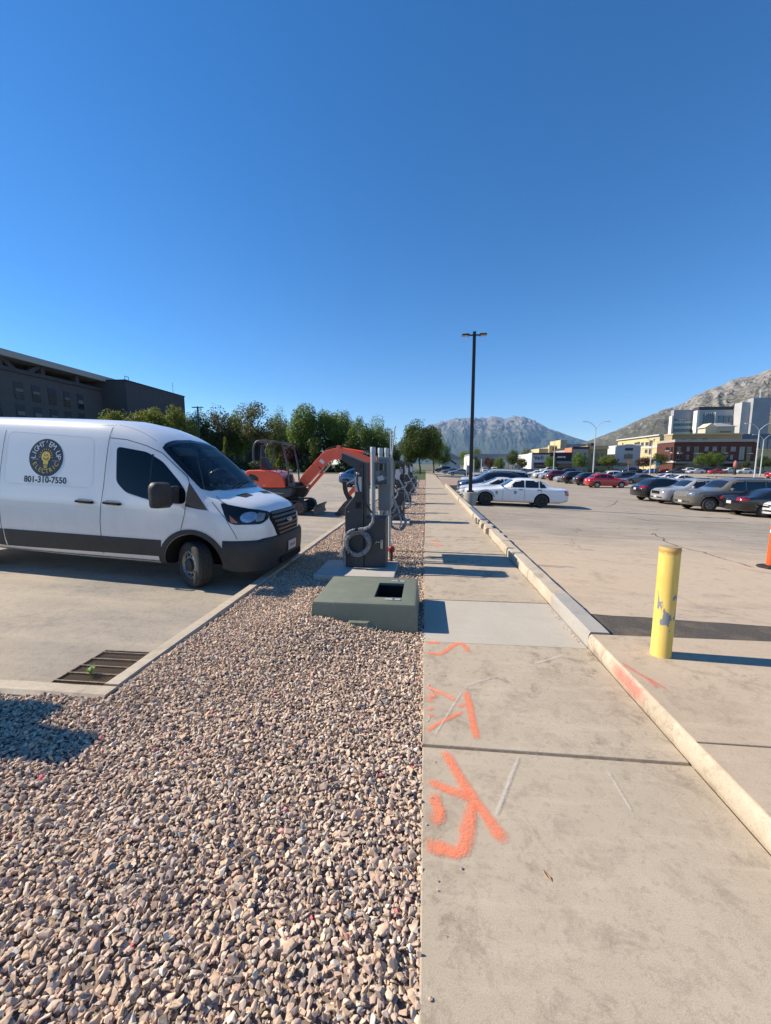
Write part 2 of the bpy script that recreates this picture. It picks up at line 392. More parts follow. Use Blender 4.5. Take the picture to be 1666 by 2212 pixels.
# ---- gravel: bed surface and stones
MOUNDS = [(-1.40, 4.05, .55, .13), (-1.0, 3.72, .40, .075), (-.45, 3.75, .35, .03), (-1.9, 3.0, .7, .03), (-.6, 2.2, .8, .02)]
def gravel_z(X, Y):
    z = -.034 + .022 * noise.noise((X * 1.3, Y * 1.3, 0)) + .012 * noise.noise((X * 4, Y * 4, 2))
    for (a, b, r_, h) in MOUNDS: z += h * math.exp(-((X - a) ** 2 + (Y - b) ** 2) / (r_ * r_))
    return z
xs = list(np.arange(-2.42, -.005, .11)) + [-.005]; ys = list(np.arange(2.6, 12, .15)) + list(np.arange(12, 34, 1.))
struct(heightgrid('gravel_bed', xs, ys, lambda x, y: gravel_z(x, y) - .006, 'soil'))
xs = list(np.arange(-9, -3.0, .5)) + list(np.arange(-3, -.01, .12)) + [-.005]; ys = list(np.arange(-4, .5, .5)) + list(np.arange(.5, 2.52, .12)) + [2.56, 2.6]
struct(heightgrid('gravel_bed', xs, ys, lambda x, y: gravel_z(x, y) - .006, 'soil'))
g = NG('gravel_stone')
oi = g.n.new('ShaderNodeObjectInfo'); rmp = g.n.new('ShaderNodeValToRGB'); rmp.color_ramp.interpolation = 'LINEAR'
e = rmp.color_ramp.elements
cols = [(0, (.57, .41, .28)), (.16, (.45, .335, .24)), (.30, (.65, .50, .365)), (.44, (.37, .285, .225)), (.56, (.60, .415, .305)), (.68, (.26, .215, .185)), (.78, (.70, .56, .43)), (.88, (.55, .365, .275)), (.955, (.40, .37, .325)), (1, (.78, .67, .55))]
e[0].position = 0; e[0].color = C(cols[0][1]); e[1].position = 1; e[1].color = C(cols[-1][1])
for p, c in cols[1:-1]: q = e.new(p); q.color = C(c)
g.L(oi.outputs['Random'], rmp.inputs[0])
tc = g.n.new('ShaderNodeTexCoord').outputs['Object']
v1 = g.noise(55, 4, .6, vec=tc); v2 = g.noise(14, 3, .5, vec=tc)
c = g.mix(.55, rmp.outputs[0], g.ramp(v1, .3, .7, (.28, .28, .28), (.8, .8, .8)), 'OVERLAY')
c = g.mix(g.math('MULTIPLY', g.ramp(v2, .5, .75), .3), c, (.40, .31, .22))
pk = g.ramp(g.math('FRACT', g.math('MULTIPLY', oi.outputs['Random'], 137.0)), .9962, .997)
c = g.mix(pk, c, (.75, .13, .16))                 # a few stones carry pink survey paint
g.bump(v1, .25, .003); g.out(c, .85)
stones = bpy.data.collections.new('gravel_source')
for k in range(14):
    rr = random.Random(100 + k); bm = bmesh.new()
    sx, sy, sz = rr.uniform(.016, .027), rr.uniform(.011, .018), rr.uniform(.006, .012)
    for i in range(11):
        d = Vector((rr.gauss(0, 1), rr.gauss(0, 1), rr.gauss(0, 1))).normalized() * rr.uniform(.8, 1.1)
        bm.verts.new((d.x * sx, d.y * sy, d.z * sz))
    res = bmesh.ops.convex_hull(bm, input=bm.verts[:])
    bmesh.ops.delete(bm, geom=[v for v in bm.verts if not v.link_faces], context='VERTS')
    bmesh.ops.bevel(bm, geom=bm.edges[:], offset=.0012, segments=1, affect='EDGES')
    me = bpy.data.meshes.new('stone'); bm.to_mesh(me); bm.free(); me.materials.append(MATS['gravel_stone'])
    o = bpy.data.objects.new('stone', me); stones.objects.link(o)
pts, rot, scl = [], [], []
BOX = (-1.20, -.075, 3.98, 4.98)
def blocked(X, Y):
    if BOX[0] - .015 < X < BOX[1] + .02 and BOX[2] - .01 < Y < BOX[3] + .02: return True
    for py in PADS:
        if PADX0 < X < PADX1 and py < Y < py + PADD: return True
    return False
PADS = [5.80, 11.4, 17.15, 22.9, 28.5]; PADX0, PADX1, PADD = -1.72, -.46, .98
rg = random.Random(5)
def scatter(x0, x1, y0, y1, step, zoff, smin, smax, tilt):
    ny = int((y1 - y0) / step); nx = int((x1 - x0) / step)
    for j in range(ny):
        for i in range(nx):
            X = x0 + (i + .5 + rg.uniform(-.55, .55)) * step; Y = y0 + (j + .5 + rg.uniform(-.55, .55)) * step
            if X > -.006 or X < x0 or Y < y0 or blocked(X, Y): continue
            pts.append((X, Y, gravel_z(X, Y) + zoff + rg.uniform(-.006, .009)))
            rot.append((rg.gauss(0, tilt), rg.gauss(0, tilt), rg.uniform(0, 6.283))); s = rg.uniform(smin, smax)
            if rg.random() < .05: s *= 1.5
            scl.append(s)
for (zo, ti) in ((0., .35), (.012, .6)):
    scatter(-2.38, .0, 2.56, 6.0, .029, zo, .48, 1.12, ti)
    scatter(-5.2, .0, .55, 2.56, .029, zo, .48, 1.18, ti)
    scatter(-2.38, -.02, 6.0, 13.0, .036, zo, .8, 1.1, ti)
scatter(-2.38, -.02, 2.56, 6.0, .026, -.003, .3, .55, .4); scatter(-4.2, -.02, .8, 2.56, .026, -.003, .3, .55, .4)
scatter(-4.2, .0, .6, 2.6, .034, .004, .6, 1.1, .45)
scatter(-2.38, -.02, 13.0, 33.0, .062, .004, 1.1, 1.6, .5)
scatter(-9, -5.2, -.5, 2.56, .06, .006, 1.2, 1.6, .5)
for i in range(900):                               # pieces lying against and over the slab edge
    Y = .7 + rg.random() * 8; X = -abs(rg.gauss(0, .012)) + .003; pts.append((X, Y, -.016 + rg.uniform(-.004, .014))); rot.append((rg.gauss(0, .5), rg.gauss(0, .5), rg.uniform(0, 6.3))); scl.append(rg.uniform(.5, 1.0))
for i in range(260):                               # loose pieces along the curb joint and strays on the walk
    Y = 3.9 + rg.random() ** 1.3 * 9; pts.append((1.545 - abs(rg.gauss(0, .018)), Y, .004)); rot.append((rg.gauss(0, .3), rg.gauss(0, .3), rg.uniform(0, 6.3))); scl.append(rg.uniform(.22, .55))
for i in range(46):
    pts.append((abs(rg.gauss(0, .06)) + .01, rg.uniform(1, 9), .006)); rot.append((rg.gauss(0, .2), rg.gauss(0, .2), rg.uniform(0, 6.3))); scl.append(rg.uniform(.2, .5))
me = bpy.data.meshes.new('gravel'); n = len(pts); me.vertices.add(n)
me.vertices.foreach_set('co', np.array(pts, dtype=np.float32).ravel())
a = me.attributes.new('rot', 'FLOAT_VECTOR', 'POINT'); a.data.foreach_set('vector', np.array(rot, dtype=np.float32).ravel())
a = me.attributes.new('scl', 'FLOAT', 'POINT'); a.data.foreach_set('value', np.array(scl, dtype=np.float32))
me.materials.append(MATS['gravel_stone'])
go = link('gravel', me, None); stuff(go, 'crushed tan, pink and grey landscaping gravel beside the sidewalk', 'gravel')
ng = bpy.data.node_groups.new('gravel_instances', 'GeometryNodeTree')
ng.interface.new_socket('Geometry', in_out='INPUT', socket_type='NodeSocketGeometry'); ng.interface.new_socket('Geometry', in_out='OUTPUT', socket_type='NodeSocketGeometry')
gi = ng.nodes.new('NodeGroupInput'); gout = ng.nodes.new('NodeGroupOutput'); ip = ng.nodes.new('GeometryNodeInstanceOnPoints'); ci = ng.nodes.new('GeometryNodeCollectionInfo')
ci.inputs['Collection'].default_value = stones; ci.inputs['Separate Children'].default_value = True; ci.inputs['Reset Children'].default_value = True
ip.inputs['Pick Instance'].default_value = True
na1 = ng.nodes.new('GeometryNodeInputNamedAttribute'); na1.data_type = 'FLOAT_VECTOR'; na1.inputs[0].default_value = 'rot'
na2 = ng.nodes.new('GeometryNodeInputNamedAttribute'); na2.data_type = 'FLOAT'; na2.inputs[0].default_value = 'scl'
ri = ng.nodes.new('FunctionNodeRandomValue'); ri.data_type = 'INT'; ri.inputs['Min'].default_value = 0 if 'Min' in ri.inputs else 0
for s_ in ri.inputs:
    if s_.type == 'INT' and s_.name == 'Max': s_.default_value = 13
    if s_.type == 'INT' and s_.name == 'Min': s_.default_value = 0
e2r = ng.nodes.new('FunctionNodeEulerToRotation')
L = ng.links.new
L(gi.outputs[0], ip.inputs['Points']); L(ci.outputs[0], ip.inputs['Instance']); L(na1.outputs['Attribute'], e2r.inputs[0]); L(e2r.outputs[0], ip.inputs['Rotation']); L(na2.outputs['Attribute'], ip.inputs['Scale'])
L([o for o in ri.outputs if o.type == 'INT'][0], ip.inputs['Instance Index']); L(ip.outputs[0], gout.inputs[0])
md = go.modifiers.new('stones', 'NODES'); md.node_group = ng

# ---- paint marks on the walk (thin sprayed film)
def mat_paint(name, c, hard, amax=1.):
    g = NG(name); at_ = g.n.new('ShaderNodeAttribute'); at_.attribute_name = 'e'
    f1 = g.noise(26, 5, .7); f2 = g.noise(220, 3, .7)
    a = g.math('ADD', g.math('MULTIPLY_ADD', g.math('SUBTRACT', f1, .5), .9, at_.outputs['Fac']), g.math('MULTIPLY', g.math('SUBTRACT', f2, .5), 1.3))
    al = g.ramp(a, .10, hard)
    g.L(g.math('MULTIPLY', g.math('MULTIPLY', al, g.ramp(g.noise(110, 4, .75), .30, .52, (.35, .35, .35), (1, 1, 1))), amax), g.b.inputs['Alpha']); g.out(g.mix(g.ramp(f1, .3, .7), c, tuple(min(v * 1.12, .95) for v in c)), .8); return g.m
mat_paint('paint_orange', (.88, .235, .12), .95, .93); mat_paint('paint_white', (.58, .55, .50), 1.5, .6); mat_paint('paint_pink', (.72, .19, .15), 1.1, .72)
mat_paint('paint_faint', (.83, .30, .19), 1.5)
def ribbon(pts2, w_, zf, name, mat, parent):
    p = chaikin([(q.x, q.y) for q in pts2], 2); 
    # resample
    out = [Vector(p[0])]
    for q in p[1:]:
        q = Vector(q)
        while (q - out[-1]).length > .03: out.append(out[-1] + (q - out[-1]).normalized() * .03)
    if len(out) < 2: out.append(Vector(p[-1]))
    v = []; ev = []; f = []; n = len(out)
    for i, q in enumerate(out):
        tn = (out[min(i + 1, n - 1)] - out[max(i - 1, 0)]).normalized(); nn = Vector((-tn.y, tn.x)); ww = w_ * (1 + .18 * noise.noise((q.x * 9, q.y * 9, 1)))
        endf = min(1, (min(i, n - 1 - i) + .3) / 1.6)
        for k_, ee in ((-1.25, 0), (-.55, .62), (0, .8), (.55, .62), (1.25, 0)):
            x = q + nn * ww * .5 * k_; v.append((x.x, x.y, zf(x.x, x.y))); ev.append(ee * endf)
    f = [(i * 5 + j, i * 5 + j + 1, (i + 1) * 5 + j + 1, (i + 1) * 5 + j) for i in range(n - 1) for j in range(4)]
    me = bpy.data.meshes.new(name); me.from_pydata(v, [], f); me.update()
    a = me.attributes.new('e', 'FLOAT', 'POINT'); a.data.foreach_set('value', ev)
    return link(name, me, mat, parent)
def z8(x, y): return gp((1000 + x / 3.072) * .8677, (1480 + y / 3.072) * .8677, .006)
zc = [.0042]
def flat(x, y): return zc[0]
def mark(pl, w_, mat):
    zc[0] += .00012
    ribbon([z8(*q) for q in pl], w_, flat, 'paint_mark', mat, SW)
for pl, w_ in (([(190, 372), (250, 360), (300, 376)], .065), ([(188, 440), (300, 465), (400, 382), (455, 358), (525, 452)], .05), ([(440, 830), (500, 880)], .06),
               ([(195, 815), (270, 805)], .05), ([(195, 882), (268, 858)], .04), ([(195, 925), (262, 918)], .04), ([(185, 1045), (310, 965), (490, 885)], .034),
               ([(492, 738), (520, 860), (580, 1125)], .05), ([(325, 1190), (430, 1370), (548, 1570), (650, 1690), (800, 1915)], .062), ([(197, 1418), (330, 1478), (540, 1555)], .055),
               ([(245, 1505), (275, 1640), (315, 1690), (205, 1745)], .062), ([(545, 1590), (505, 1750), (485, 1985), (320, 1945), (150, 1895)], .066)):
    mark(pl, w_ * 1.15, 'paint_orange')
mark([(185, 700), (330, 760), (440, 825)], .05, 'paint_faint'); mark([(185, 785), (310, 755)], .07, 'paint_faint')
for pl, w_ in (([(480, 700), (690, 635)], .035), ([(1010, 530), (1140, 495), (1265, 455)], .035), ([(250, 1080), (470, 730)], .018), ([(720, 1690), (800, 1490), (850, 1350), (910, 1210)], .022)): mark(pl, w_, 'paint_white')
def mk(pl, w_, mat, z=None):
    zc[0] += .00012; ribbon([gp(x, y, .006) for x, y in pl], w_, flat, 'paint_mark', mat, SW)
mk([(925, 1167), (945, 1166)], .12, 'paint_faint'); mk([(935, 1172), (958, 1178)], .1, 'paint_faint'); mk([(930, 1176), (950, 1180)], .06, 'paint_orange')
mk([(1010, 1290), (1030, 1283)], .03, 'paint_white'); mk([(1310, 1660), (1370, 1760)], .02, 'paint_white')
def zr(x, y): return .1345
def z6(x, y): return gp((1300 + x / 2.687) * .8677, (1240 + y / 2.687) * .8677, .13)
ribbon([z6(660, 1098), (z6(770, 1172)), z6(900, 1240), z6(980, 1290)], .035, zr, 'paint_mark', 'paint_pink', RAISED)
ribbon([z6(830, 1200), z6(915, 1283)], .045, lambda x, y: .1355, 'paint_mark', 'paint_pink', RAISED)
# smear of pink on the curb face
v = []; ev = []
for i in range(13):
    Y = 2.75 + i * .05
    for (x, z, e_) in ((1.572, .0, 0), (1.5645, .05, .7), (1.572, .108, .6), (1.60, .1335, 0)): v.append((x, Y, z)); ev.append(e_ * min(1, min(i, 12 - i) / 3))
f = [(i * 4 + j, i * 4 + j + 1, (i + 1) * 4 + j + 1, (i + 1) * 4 + j) for i in range(12) for j in range(3)]
me = bpy.data.meshes.new('paint_mark'); me.from_pydata(v, [], f); me.update(); a = me.attributes.new('e', 'FLOAT', 'POINT'); a.data.foreach_set('value', ev)
link('paint_mark', me, 'paint_pink', RAISED)

# cracks in the car park and a dry leaf on the walk
g = NG('crack_dark'); at_ = g.n.new('ShaderNodeAttribute'); at_.attribute_name = 'e'
g.L(g.ramp(g.math('ADD', at_.outputs['Fac'], g.math('MULTIPLY', g.math('SUBTRACT', g.noise(9, 5, .7), .5), 1.6)), .32, 1.15), g.b.inputs['Alpha']); g.out(g.mix(.0, (.06, .05, .04), (.05, .04, .03)), .95)
CP = bpy.data.objects['car_park']
def g6(x, y): return gl((1300 + x / 2.687) * .8677, (1240 + y / 2.687) * .8677)
for pl, w_ in (([(860, 245), (885, 238), (905, 258), (950, 272), (945, 290), (1000, 308), (1060, 330), (1120, 345), (1200, 360), (1300, 395), (1450, 435), (1560, 470)], .05), ([(700, 130), (770, 138), (860, 155), (1000, 158), (1200, 162), (1490, 168)], .11), ([(0, 262), (60, 262), (120, 270)], .04), ([(560, 60), (610, 45), (640, 15)], .06)):
    pts_ = []
    raw = [g6(*q) for q in pl]; rr = random.Random(len(pl))
    for a_, b_ in zip(raw, raw[1:]):
        k = max(1, int((b_ - a_).length / .12))
        for j in range(k): pts_.append(a_.lerp(b_, j / k) + Vector((rr.uniform(-.02, .02), rr.uniform(-.02, .02), 0)))
    pts_.append(raw[-1]); ribbon(pts_, w_, lambda x, y: zlot(x, y) + .012, 'crack', 'crack_dark', CP)
lf = gp(1183, 1892, .004); pm('dry_leaf', (.36, .20, .09), .8, c2=(.25, .13, .06), scale=60)
t = MB().add([(0, -.024, .004), (.007, -.008, .008), (.006, .010, .006), (0, .026, .010), (-.007, .010, .012), (-.007, -.008, .010), (0, 0, .003)], [(6, 0, 1), (6, 1, 2), (6, 2, 3), (6, 3, 4), (6, 4, 5), (6, 5, 0)]).build('dry_leaf', 'dry_leaf', loc=(lf.x, lf.y, 0), rz=.5); tag(t, 'single dry curled leaf lying on the sidewalk', 'leaf')
# ================================================================== vehicle kit: lofted bodies, panes and trim laid on the body surface
pm('glass_dark', (.010, .012, .014), .04, spec=.65, coat=.4)
pm('glass_tint', (.022, .028, .032), .05, spec=.6)
pm('glass_film', (.008, .009, .010), .08, spec=.22)
pm('tyre', (.022, .021, .020), .85, c2=(.045, .042, .038), scale=25, bump=.3, bscale=200)
pm('arch_dark', (.008, .008, .008), .95)
pm('black_plastic', (.020, .0205, .022), .58, c2=(.029, .029, .030), scale=9, bump=.15, bscale=300)
pm('black_gloss', (.012, .012, .013), .15)
pm('alloy', (.42, .42, .43), .35, .7, c2=(.34, .34, .35))
pm('steel_black', (.02, .02, .021), .5)
pm('steel_silver', (.36, .36, .36), .45, .6, c2=(.22, .21, .20), scale=20)
pm('chrome', (.62, .63, .65), .12, 1.)
pm('lamp_clear', (.62, .64, .67), .10, .75, c2=(.40, .42, .45), scale=14, coat=1.)
pm('lamp_red', (.30, .008, .010), .15, coat=1.)
pm('lamp_amber', (.50, .13, .012), .2, coat=1.)
pm('plate_white', (.62, .62, .62), .5, c2=(.4, .38, .4), scale=40)
pm('seam', (.035, .036, .04), .8)
def smooth_fn(pl, it=2):
    p = sorted(pl); p = chaikin(p, it); xs = [q[0] for q in p]; ys = [q[1] for q in p]
    return lambda x: float(np.interp(x, xs, ys))
def loft(P, x0, x1, nx, it, mats, endround=.0):
    """P: dict of (x, value) lists: bot, hw, belt, wbelt, te (top edge z), we (top edge half width), top."""
    fn = {k: smooth_fn(v, P.get('_it', 2)) if k != '_it' else None for k, v in P.items()}
    t = [i / (nx - 1) for i in range(nx)]
    xs = [x0 + (x1 - x0) * (.5 - .5 * math.cos(math.pi * (.15 + .7 * q)) / math.cos(math.pi * .15)) for q in t]
    rings = []
    for x in xs:
        zb, hw, bl, wb_, te, we, tp = (fn[k](x) for k in ('bot', 'hw', 'belt', 'wbelt', 'te', 'we', 'top'))
        h = bl - zb
        half = [(0, zb), (hw * .75, zb), (hw * .955, zb + .05), (hw * .992, zb + .28 * h), (hw, zb + .62 * h), ((hw + wb_) / 2 + .008, bl - .1 * h), (wb_, bl),
                (wb_ * .5 + we * .5 + .012, (bl + te) / 2), (we, te), (we * .72, tp - .22 * (tp - te)), (0, tp)]
        half = chaikin(half, it); rings.append(half)
    k = len(rings[0]); verts = []; faces = []; n = 2 * k - 2
    for x, hf in zip(xs, rings):
        verts += [(x, y, z) for y, z in hf] + [(x, -y, z) for y, z in hf[-2:0:-1]]
    for i in range(nx - 1):
        for j in range(n): faces.append((i * n + j, i * n + (j + 1) % n, (i + 1) * n + (j + 1) % n, (i + 1) * n + j))
    for e in (0, nx - 1):
        b = e * n
        for j in range(k - 1):
            a, c, d, f_ = b + j, b + j + 1, b + (n - j - 1) % n if j + 1 < k - 1 or True else 0, b + (n - j) % n
            q = [a, c, b + (n - j - 1) % n, b + (n - j) % n]
            q2 = []
            for v in q:
                if v not in q2: q2.append(v)
            if len(q2) >= 3: faces.append(tuple(q2))
    me = bpy.data.meshes.new('body'); me.from_pydata(verts, [], faces); me.update()
    bm = bmesh.new(); bm.from_mesh(me); bmesh.ops.recalc_face_normals(bm, faces=bm.faces); bm.to_mesh(me)
    bvh = BVHTree.FromBMesh(bm); bm.free()
    for m_ in mats: me.materials.append(MATS[m_] if isinstance(m_, str) else m_)
    return me, bvh
def cut_arches(me, arches, W, extra=None):
    """arches: (x, z, r, depth, y sign or 0)"""
    o = bpy.data.objects.new('tmp', me); col.objects.link(o)
    mb = MB()
    for (x, z, r_, y0, y1) in arches:
        n = 40; vs_ = []
        poly = [(x + r_ * math.cos(2 * math.pi * k / n), z + r_ * math.sin(2 * math.pi * k / n)) for k in range(n)]
        mb.prism(poly, 'y', y0, y1)
    if extra: extra(mb)
    cm = bpy.data.meshes.new('cut'); cm.from_pydata(mb.v, [], mb.f); cm.update()
    bm = bmesh.new(); bm.from_mesh(cm); bmesh.ops.recalc_face_normals(bm, faces=bm.faces); bm.to_mesh(cm); bm.free()
    for m_ in me.materials: cm.materials.append(m_)
    for p in cm.polygons: p.material_index = 1
    co = bpy.data.objects.new('tmpc', cm); col.objects.link(co)
    b = o.modifiers.new('b', 'BOOLEAN'); b.operation = 'DIFFERENCE'; b.object = co; b.solver = 'EXACT'
    bpy.context.view_layer.update(); dg = bpy.context.evaluated_depsgraph_get()
    nm = bpy.data.meshes.new_from_object(o.evaluated_get(dg)); nm.name = 'body'
    bpy.data.objects.remove(o); bpy.data.objects.remove(co)
    for p in nm.polygons: p.use_smooth = True
    try: nm.set_sharp_from_angle(angle=R(38))
    except Exception: pass
    return nm
AX = {'y': (0, 2, 1), 'z': (0, 1, 2), 'x': (1, 2, 0)}
def decal(bvh, poly, axis, sgn, off, name, mat, parent, cell=.12, skirt=.006, smooth=True, zfar=6.):
    """Pane, lamp or trim piece: polygon in the plane normal to `axis`, laid on the body from that side."""
    iu, iv, iw = AX[axis]; bm = bmesh.new()
    vs_ = []
    for u, v in poly:
        c = [0, 0, 0]; c[iu] = u; c[iv] = v; vs_.append(bm.verts.new(c))
    bm.faces.new(vs_)
    for ax in (iu, iv):
        lo = min(v.co[ax] for v in bm.verts); hi = max(v.co[ax] for v in bm.verts); k = int((hi - lo) / cell)
        nrm = [0, 0, 0]; nrm[ax] = 1
        for q in range(1, k + 1):
            c = [0, 0, 0]; c[ax] = lo + (hi - lo) * q / (k + 1)
            bmesh.ops.bisect_plane(bm, geom=bm.verts[:] + bm.edges[:] + bm.faces[:], plane_co=c, plane_no=nrm, dist=1e-5)
    d = Vector((0, 0, 0)); d[iw] = -sgn; nr = {}
    for v in bm.verts:
        o = v.co.copy(); o[iw] = sgn * zfar
        h = bvh.ray_cast(o, d)
        if h[0] is None:
            h = bvh.find_nearest(v.co + Vector([sgn * 1.0 if i == iw else 0 for i in range(3)]))
        n_ = h[1] if h[1].dot(d) < 0 else -h[1]
        nr[v] = n_; v.co = h[0] + n_ * off
    be = [e for e in bm.edges if e.is_boundary]
    r_ = bmesh.ops.extrude_edge_only(bm, edges=be)
    nv = [g for g in r_['geom'] if isinstance(g, bmesh.types.BMVert)]
    for v in nv:
        src = min(nr, key=lambda q: (q.co - v.co).length_squared); v.co = v.co - nr[src] * (off + skirt)
    bmesh.ops.recalc_face_normals(bm, faces=bm.faces)
    me = bpy.data.meshes.new(name); bm.to_mesh(me); bm.free()
    return link(name, me, mat, parent, smooth=45 if smooth else False)
def stripline(bvh, pts, w_, axis, sgn, off, name, mat, parent):
    """Thin line (door seam, rail) laid on the surface along a polyline."""
    iu, iv, iw = AX[axis]; p = [Vector(q) for q in pts]; out = [p[0]]
    for q in p[1:]:
        L_ = (q - out[-1]).length; k = max(1, int(L_ / .06)); s = out[-1].copy()
        out += [s.lerp(q, (j + 1) / k) for j in range(k)]
    mb = MB(); rows = []
    for i, q in enumerate(out):
        tn = (out[min(i + 1, len(out) - 1)] - out[max(i - 1, 0)]).normalized(); nn = Vector((-tn.y, tn.x))
        for sg in (-.5, .5):
            c = q + nn * w_ * sg; o = Vector((0, 0, 0)); o[iu] = c.x; o[iv] = c.y; o[iw] = sgn * 6; d = Vector((0, 0, 0)); d[iw] = -sgn
            h = bvh.ray_cast(o, d)
            if h[0] is None: h = (o - Vector([o[iw] if i_ == iw else 0 for i_ in range(3)]), -d)
            n_ = h[1] if h[1].dot(d) < 0 else -h[1]
            rows.append(tuple(h[0] + n_ * off))
    k = len(out)
    f = [(2 * i, 2 * i + 1, 2 * i + 3, 2 * i + 2) for i in range(k - 1)]
    me = bpy.data.meshes.new(name); me.from_pydata(rows, [], f); me.update()
    return link(name, me, mat, parent)
RX90 = Matrix.Rotation(R(90), 4, 'X')
TYRES = {}
def wheel(parent, x, y, z, r_, w_, side, style='alloy', steer=0., hero=False):
    """side = +1 / -1: outward y direction."""
    n = 40 if hero else 24
    key = (r_, w_, hero, style)
    if key not in TYRES:
        ri = r_ * .60
        prof = [(ri, -w_ / 2 + .01), (ri + .02, -w_ / 2), (r_ * .86, -w_ / 2), (r_ * .96, -w_ * .44), (r_, -w_ * .33)]
        for gpos in ((-.2, .2) if not hero else (-.27, -.09, .09, .27)):
            prof += [(r_, w_ * (gpos - .022)), (r_ - .008, w_ * (gpos - .016)), (r_ - .008, w_ * (gpos + .016)), (r_, w_ * (gpos + .022))]
        prof += [(r_, w_ * .33), (r_ * .96, w_ * .44), (r_ * .86, w_ / 2), (ri + .02, w_ / 2), (ri, w_ / 2 - .01)]
        m = MB().lathe(prof, n, RX90, closed=True)
        me = m.build('tyre', 'tyre', None, smooth=50); ty = me.data; bpy.data.objects.remove(me)
        m = MB()
        # rim seen from +z of the lathe before rotating: outward = +z
        if style == 'steel':                      # pressed steel van wheel with holes and a black hub cap
            m.lathe([(ri + .004, -w_ / 2 + .02), (ri + .004, w_ / 2 - .012), (ri - .012, w_ / 2 - .006), (ri - .022, w_ / 2 - .03), (ri * .80, w_ / 2 - .05), (ri * .62, w_ / 2 - .03), (ri * .5, w_ / 2 - .035), (.02, w_ / 2 - .04)], n, RX90)
            me = m.build('rim', 'steel_silver', None, smooth=35); h = MB()
            for k in range(10):
                a = 2 * math.pi * k / 10
                T = RX90 @ Matrix.Translation((ri * .74 * math.cos(a), ri * .74 * math.sin(a), w_ / 2 - .037)) @ Matrix.Rotation(a, 4, 'Z')
                h.lathe([(.020, -.012), (.020, .006)], 10, T)
            ho = h.build('hole', 'arch_dark', None); hm = ho.data; bpy.data.objects.remove(ho)
            c = MB().lathe([(ri * .48, w_ / 2 - .05), (ri * .48, w_ / 2 - .006), (ri * .36, w_ / 2 + .012), (.01, w_ / 2 + .016)], n, RX90).build('cap', 'black_plastic', None, smooth=35); cmn = c.data; bpy.data.objects.remove(c)
            extra = [('wheel_hole', hm, 'arch_dark'), ('hub_cap', cmn, 'black_plastic')]
        else:
            rim = 'steel_black' if style == 'black' else 'alloy'
            m.lathe([(ri + .004, -w_ / 2 + .02), (ri + .004, w_ / 2 - .012), (ri - .015, w_ / 2 - .004), (ri - .03, w_ / 2 - .03), (ri - .035, w_ / 2 - .075), (.03, w_ / 2 - .08)], n, RX90)
            for k in range(5):
                a = 2 * math.pi * k / 5
                for da in (-.10, .10):
                    T = RX90 @ Matrix.Rotation(a + da, 4, 'Z') @ Matrix.Translation((ri * .52, 0, w_ / 2 - .03))
                    m.box((0, 0, 0), (ri * .92, .030, .03), T)
            m.lathe([(.07, w_ / 2 - .06), (.065, w_ / 2 - .01), (.01, w_ / 2 - .006)], 12, RX90)
            me = m.build('rim', rim, None, smooth=35)
            hb = MB().lathe([(ri - .035, w_ / 2 - .078), (.03, w_ / 2 - .079)], n, RX90).build('h', 'arch_dark', None); hm = hb.data; bpy.data.objects.remove(hb)
            extra = [('brake_disc', hm, 'arch_dark')]
        rm = me.data; bpy.data.objects.remove(me); TYRES[key] = (ty, rm, extra)
    ty, rm, extra = TYRES[key]
    # RX90 sends +z to -y, so outward is -y; turn round for the left side
    wo_ = link('wheel', ty, None, parent); wo_.location = (x, y, z); wo_.rotation_euler.z = steer + (0 if side < 0 else math.pi)
    wo_.name = 'wheel'
    link('rim', rm, None, wo_)
    for nme, mm, mt in extra:
        q_ = link(nme, mm, None, wo_)
        if nme == 'wheel_hole': q_['kind'] = 'stuff'
    return wo_

def glass_mat(name, tint, refl, rough=.03):
    g = NG(name); g.b.inputs['Base Color'].default_value = C((.006, .007, .008)); g.b.inputs['Roughness'].default_value = rough; g.b.inputs['Specular IOR Level'].default_value = .6
    tr = g.n.new('ShaderNodeBsdfTransparent'); tr.inputs[0].default_value = C(tint); ms = g.n.new('ShaderNodeMixShader'); ms.inputs[0].default_value = refl
    g.L(tr.outputs[0], ms.inputs[1]); g.L(g.b.outputs[0], ms.inputs[2]); g.L(ms.outputs[0], g.n['Material Output'].inputs[0]); return g.m
glass_mat('glass_clear', (.62, .70, .72), .5); glass_mat('glass_film_clear', (.30, .32, .33), .6)
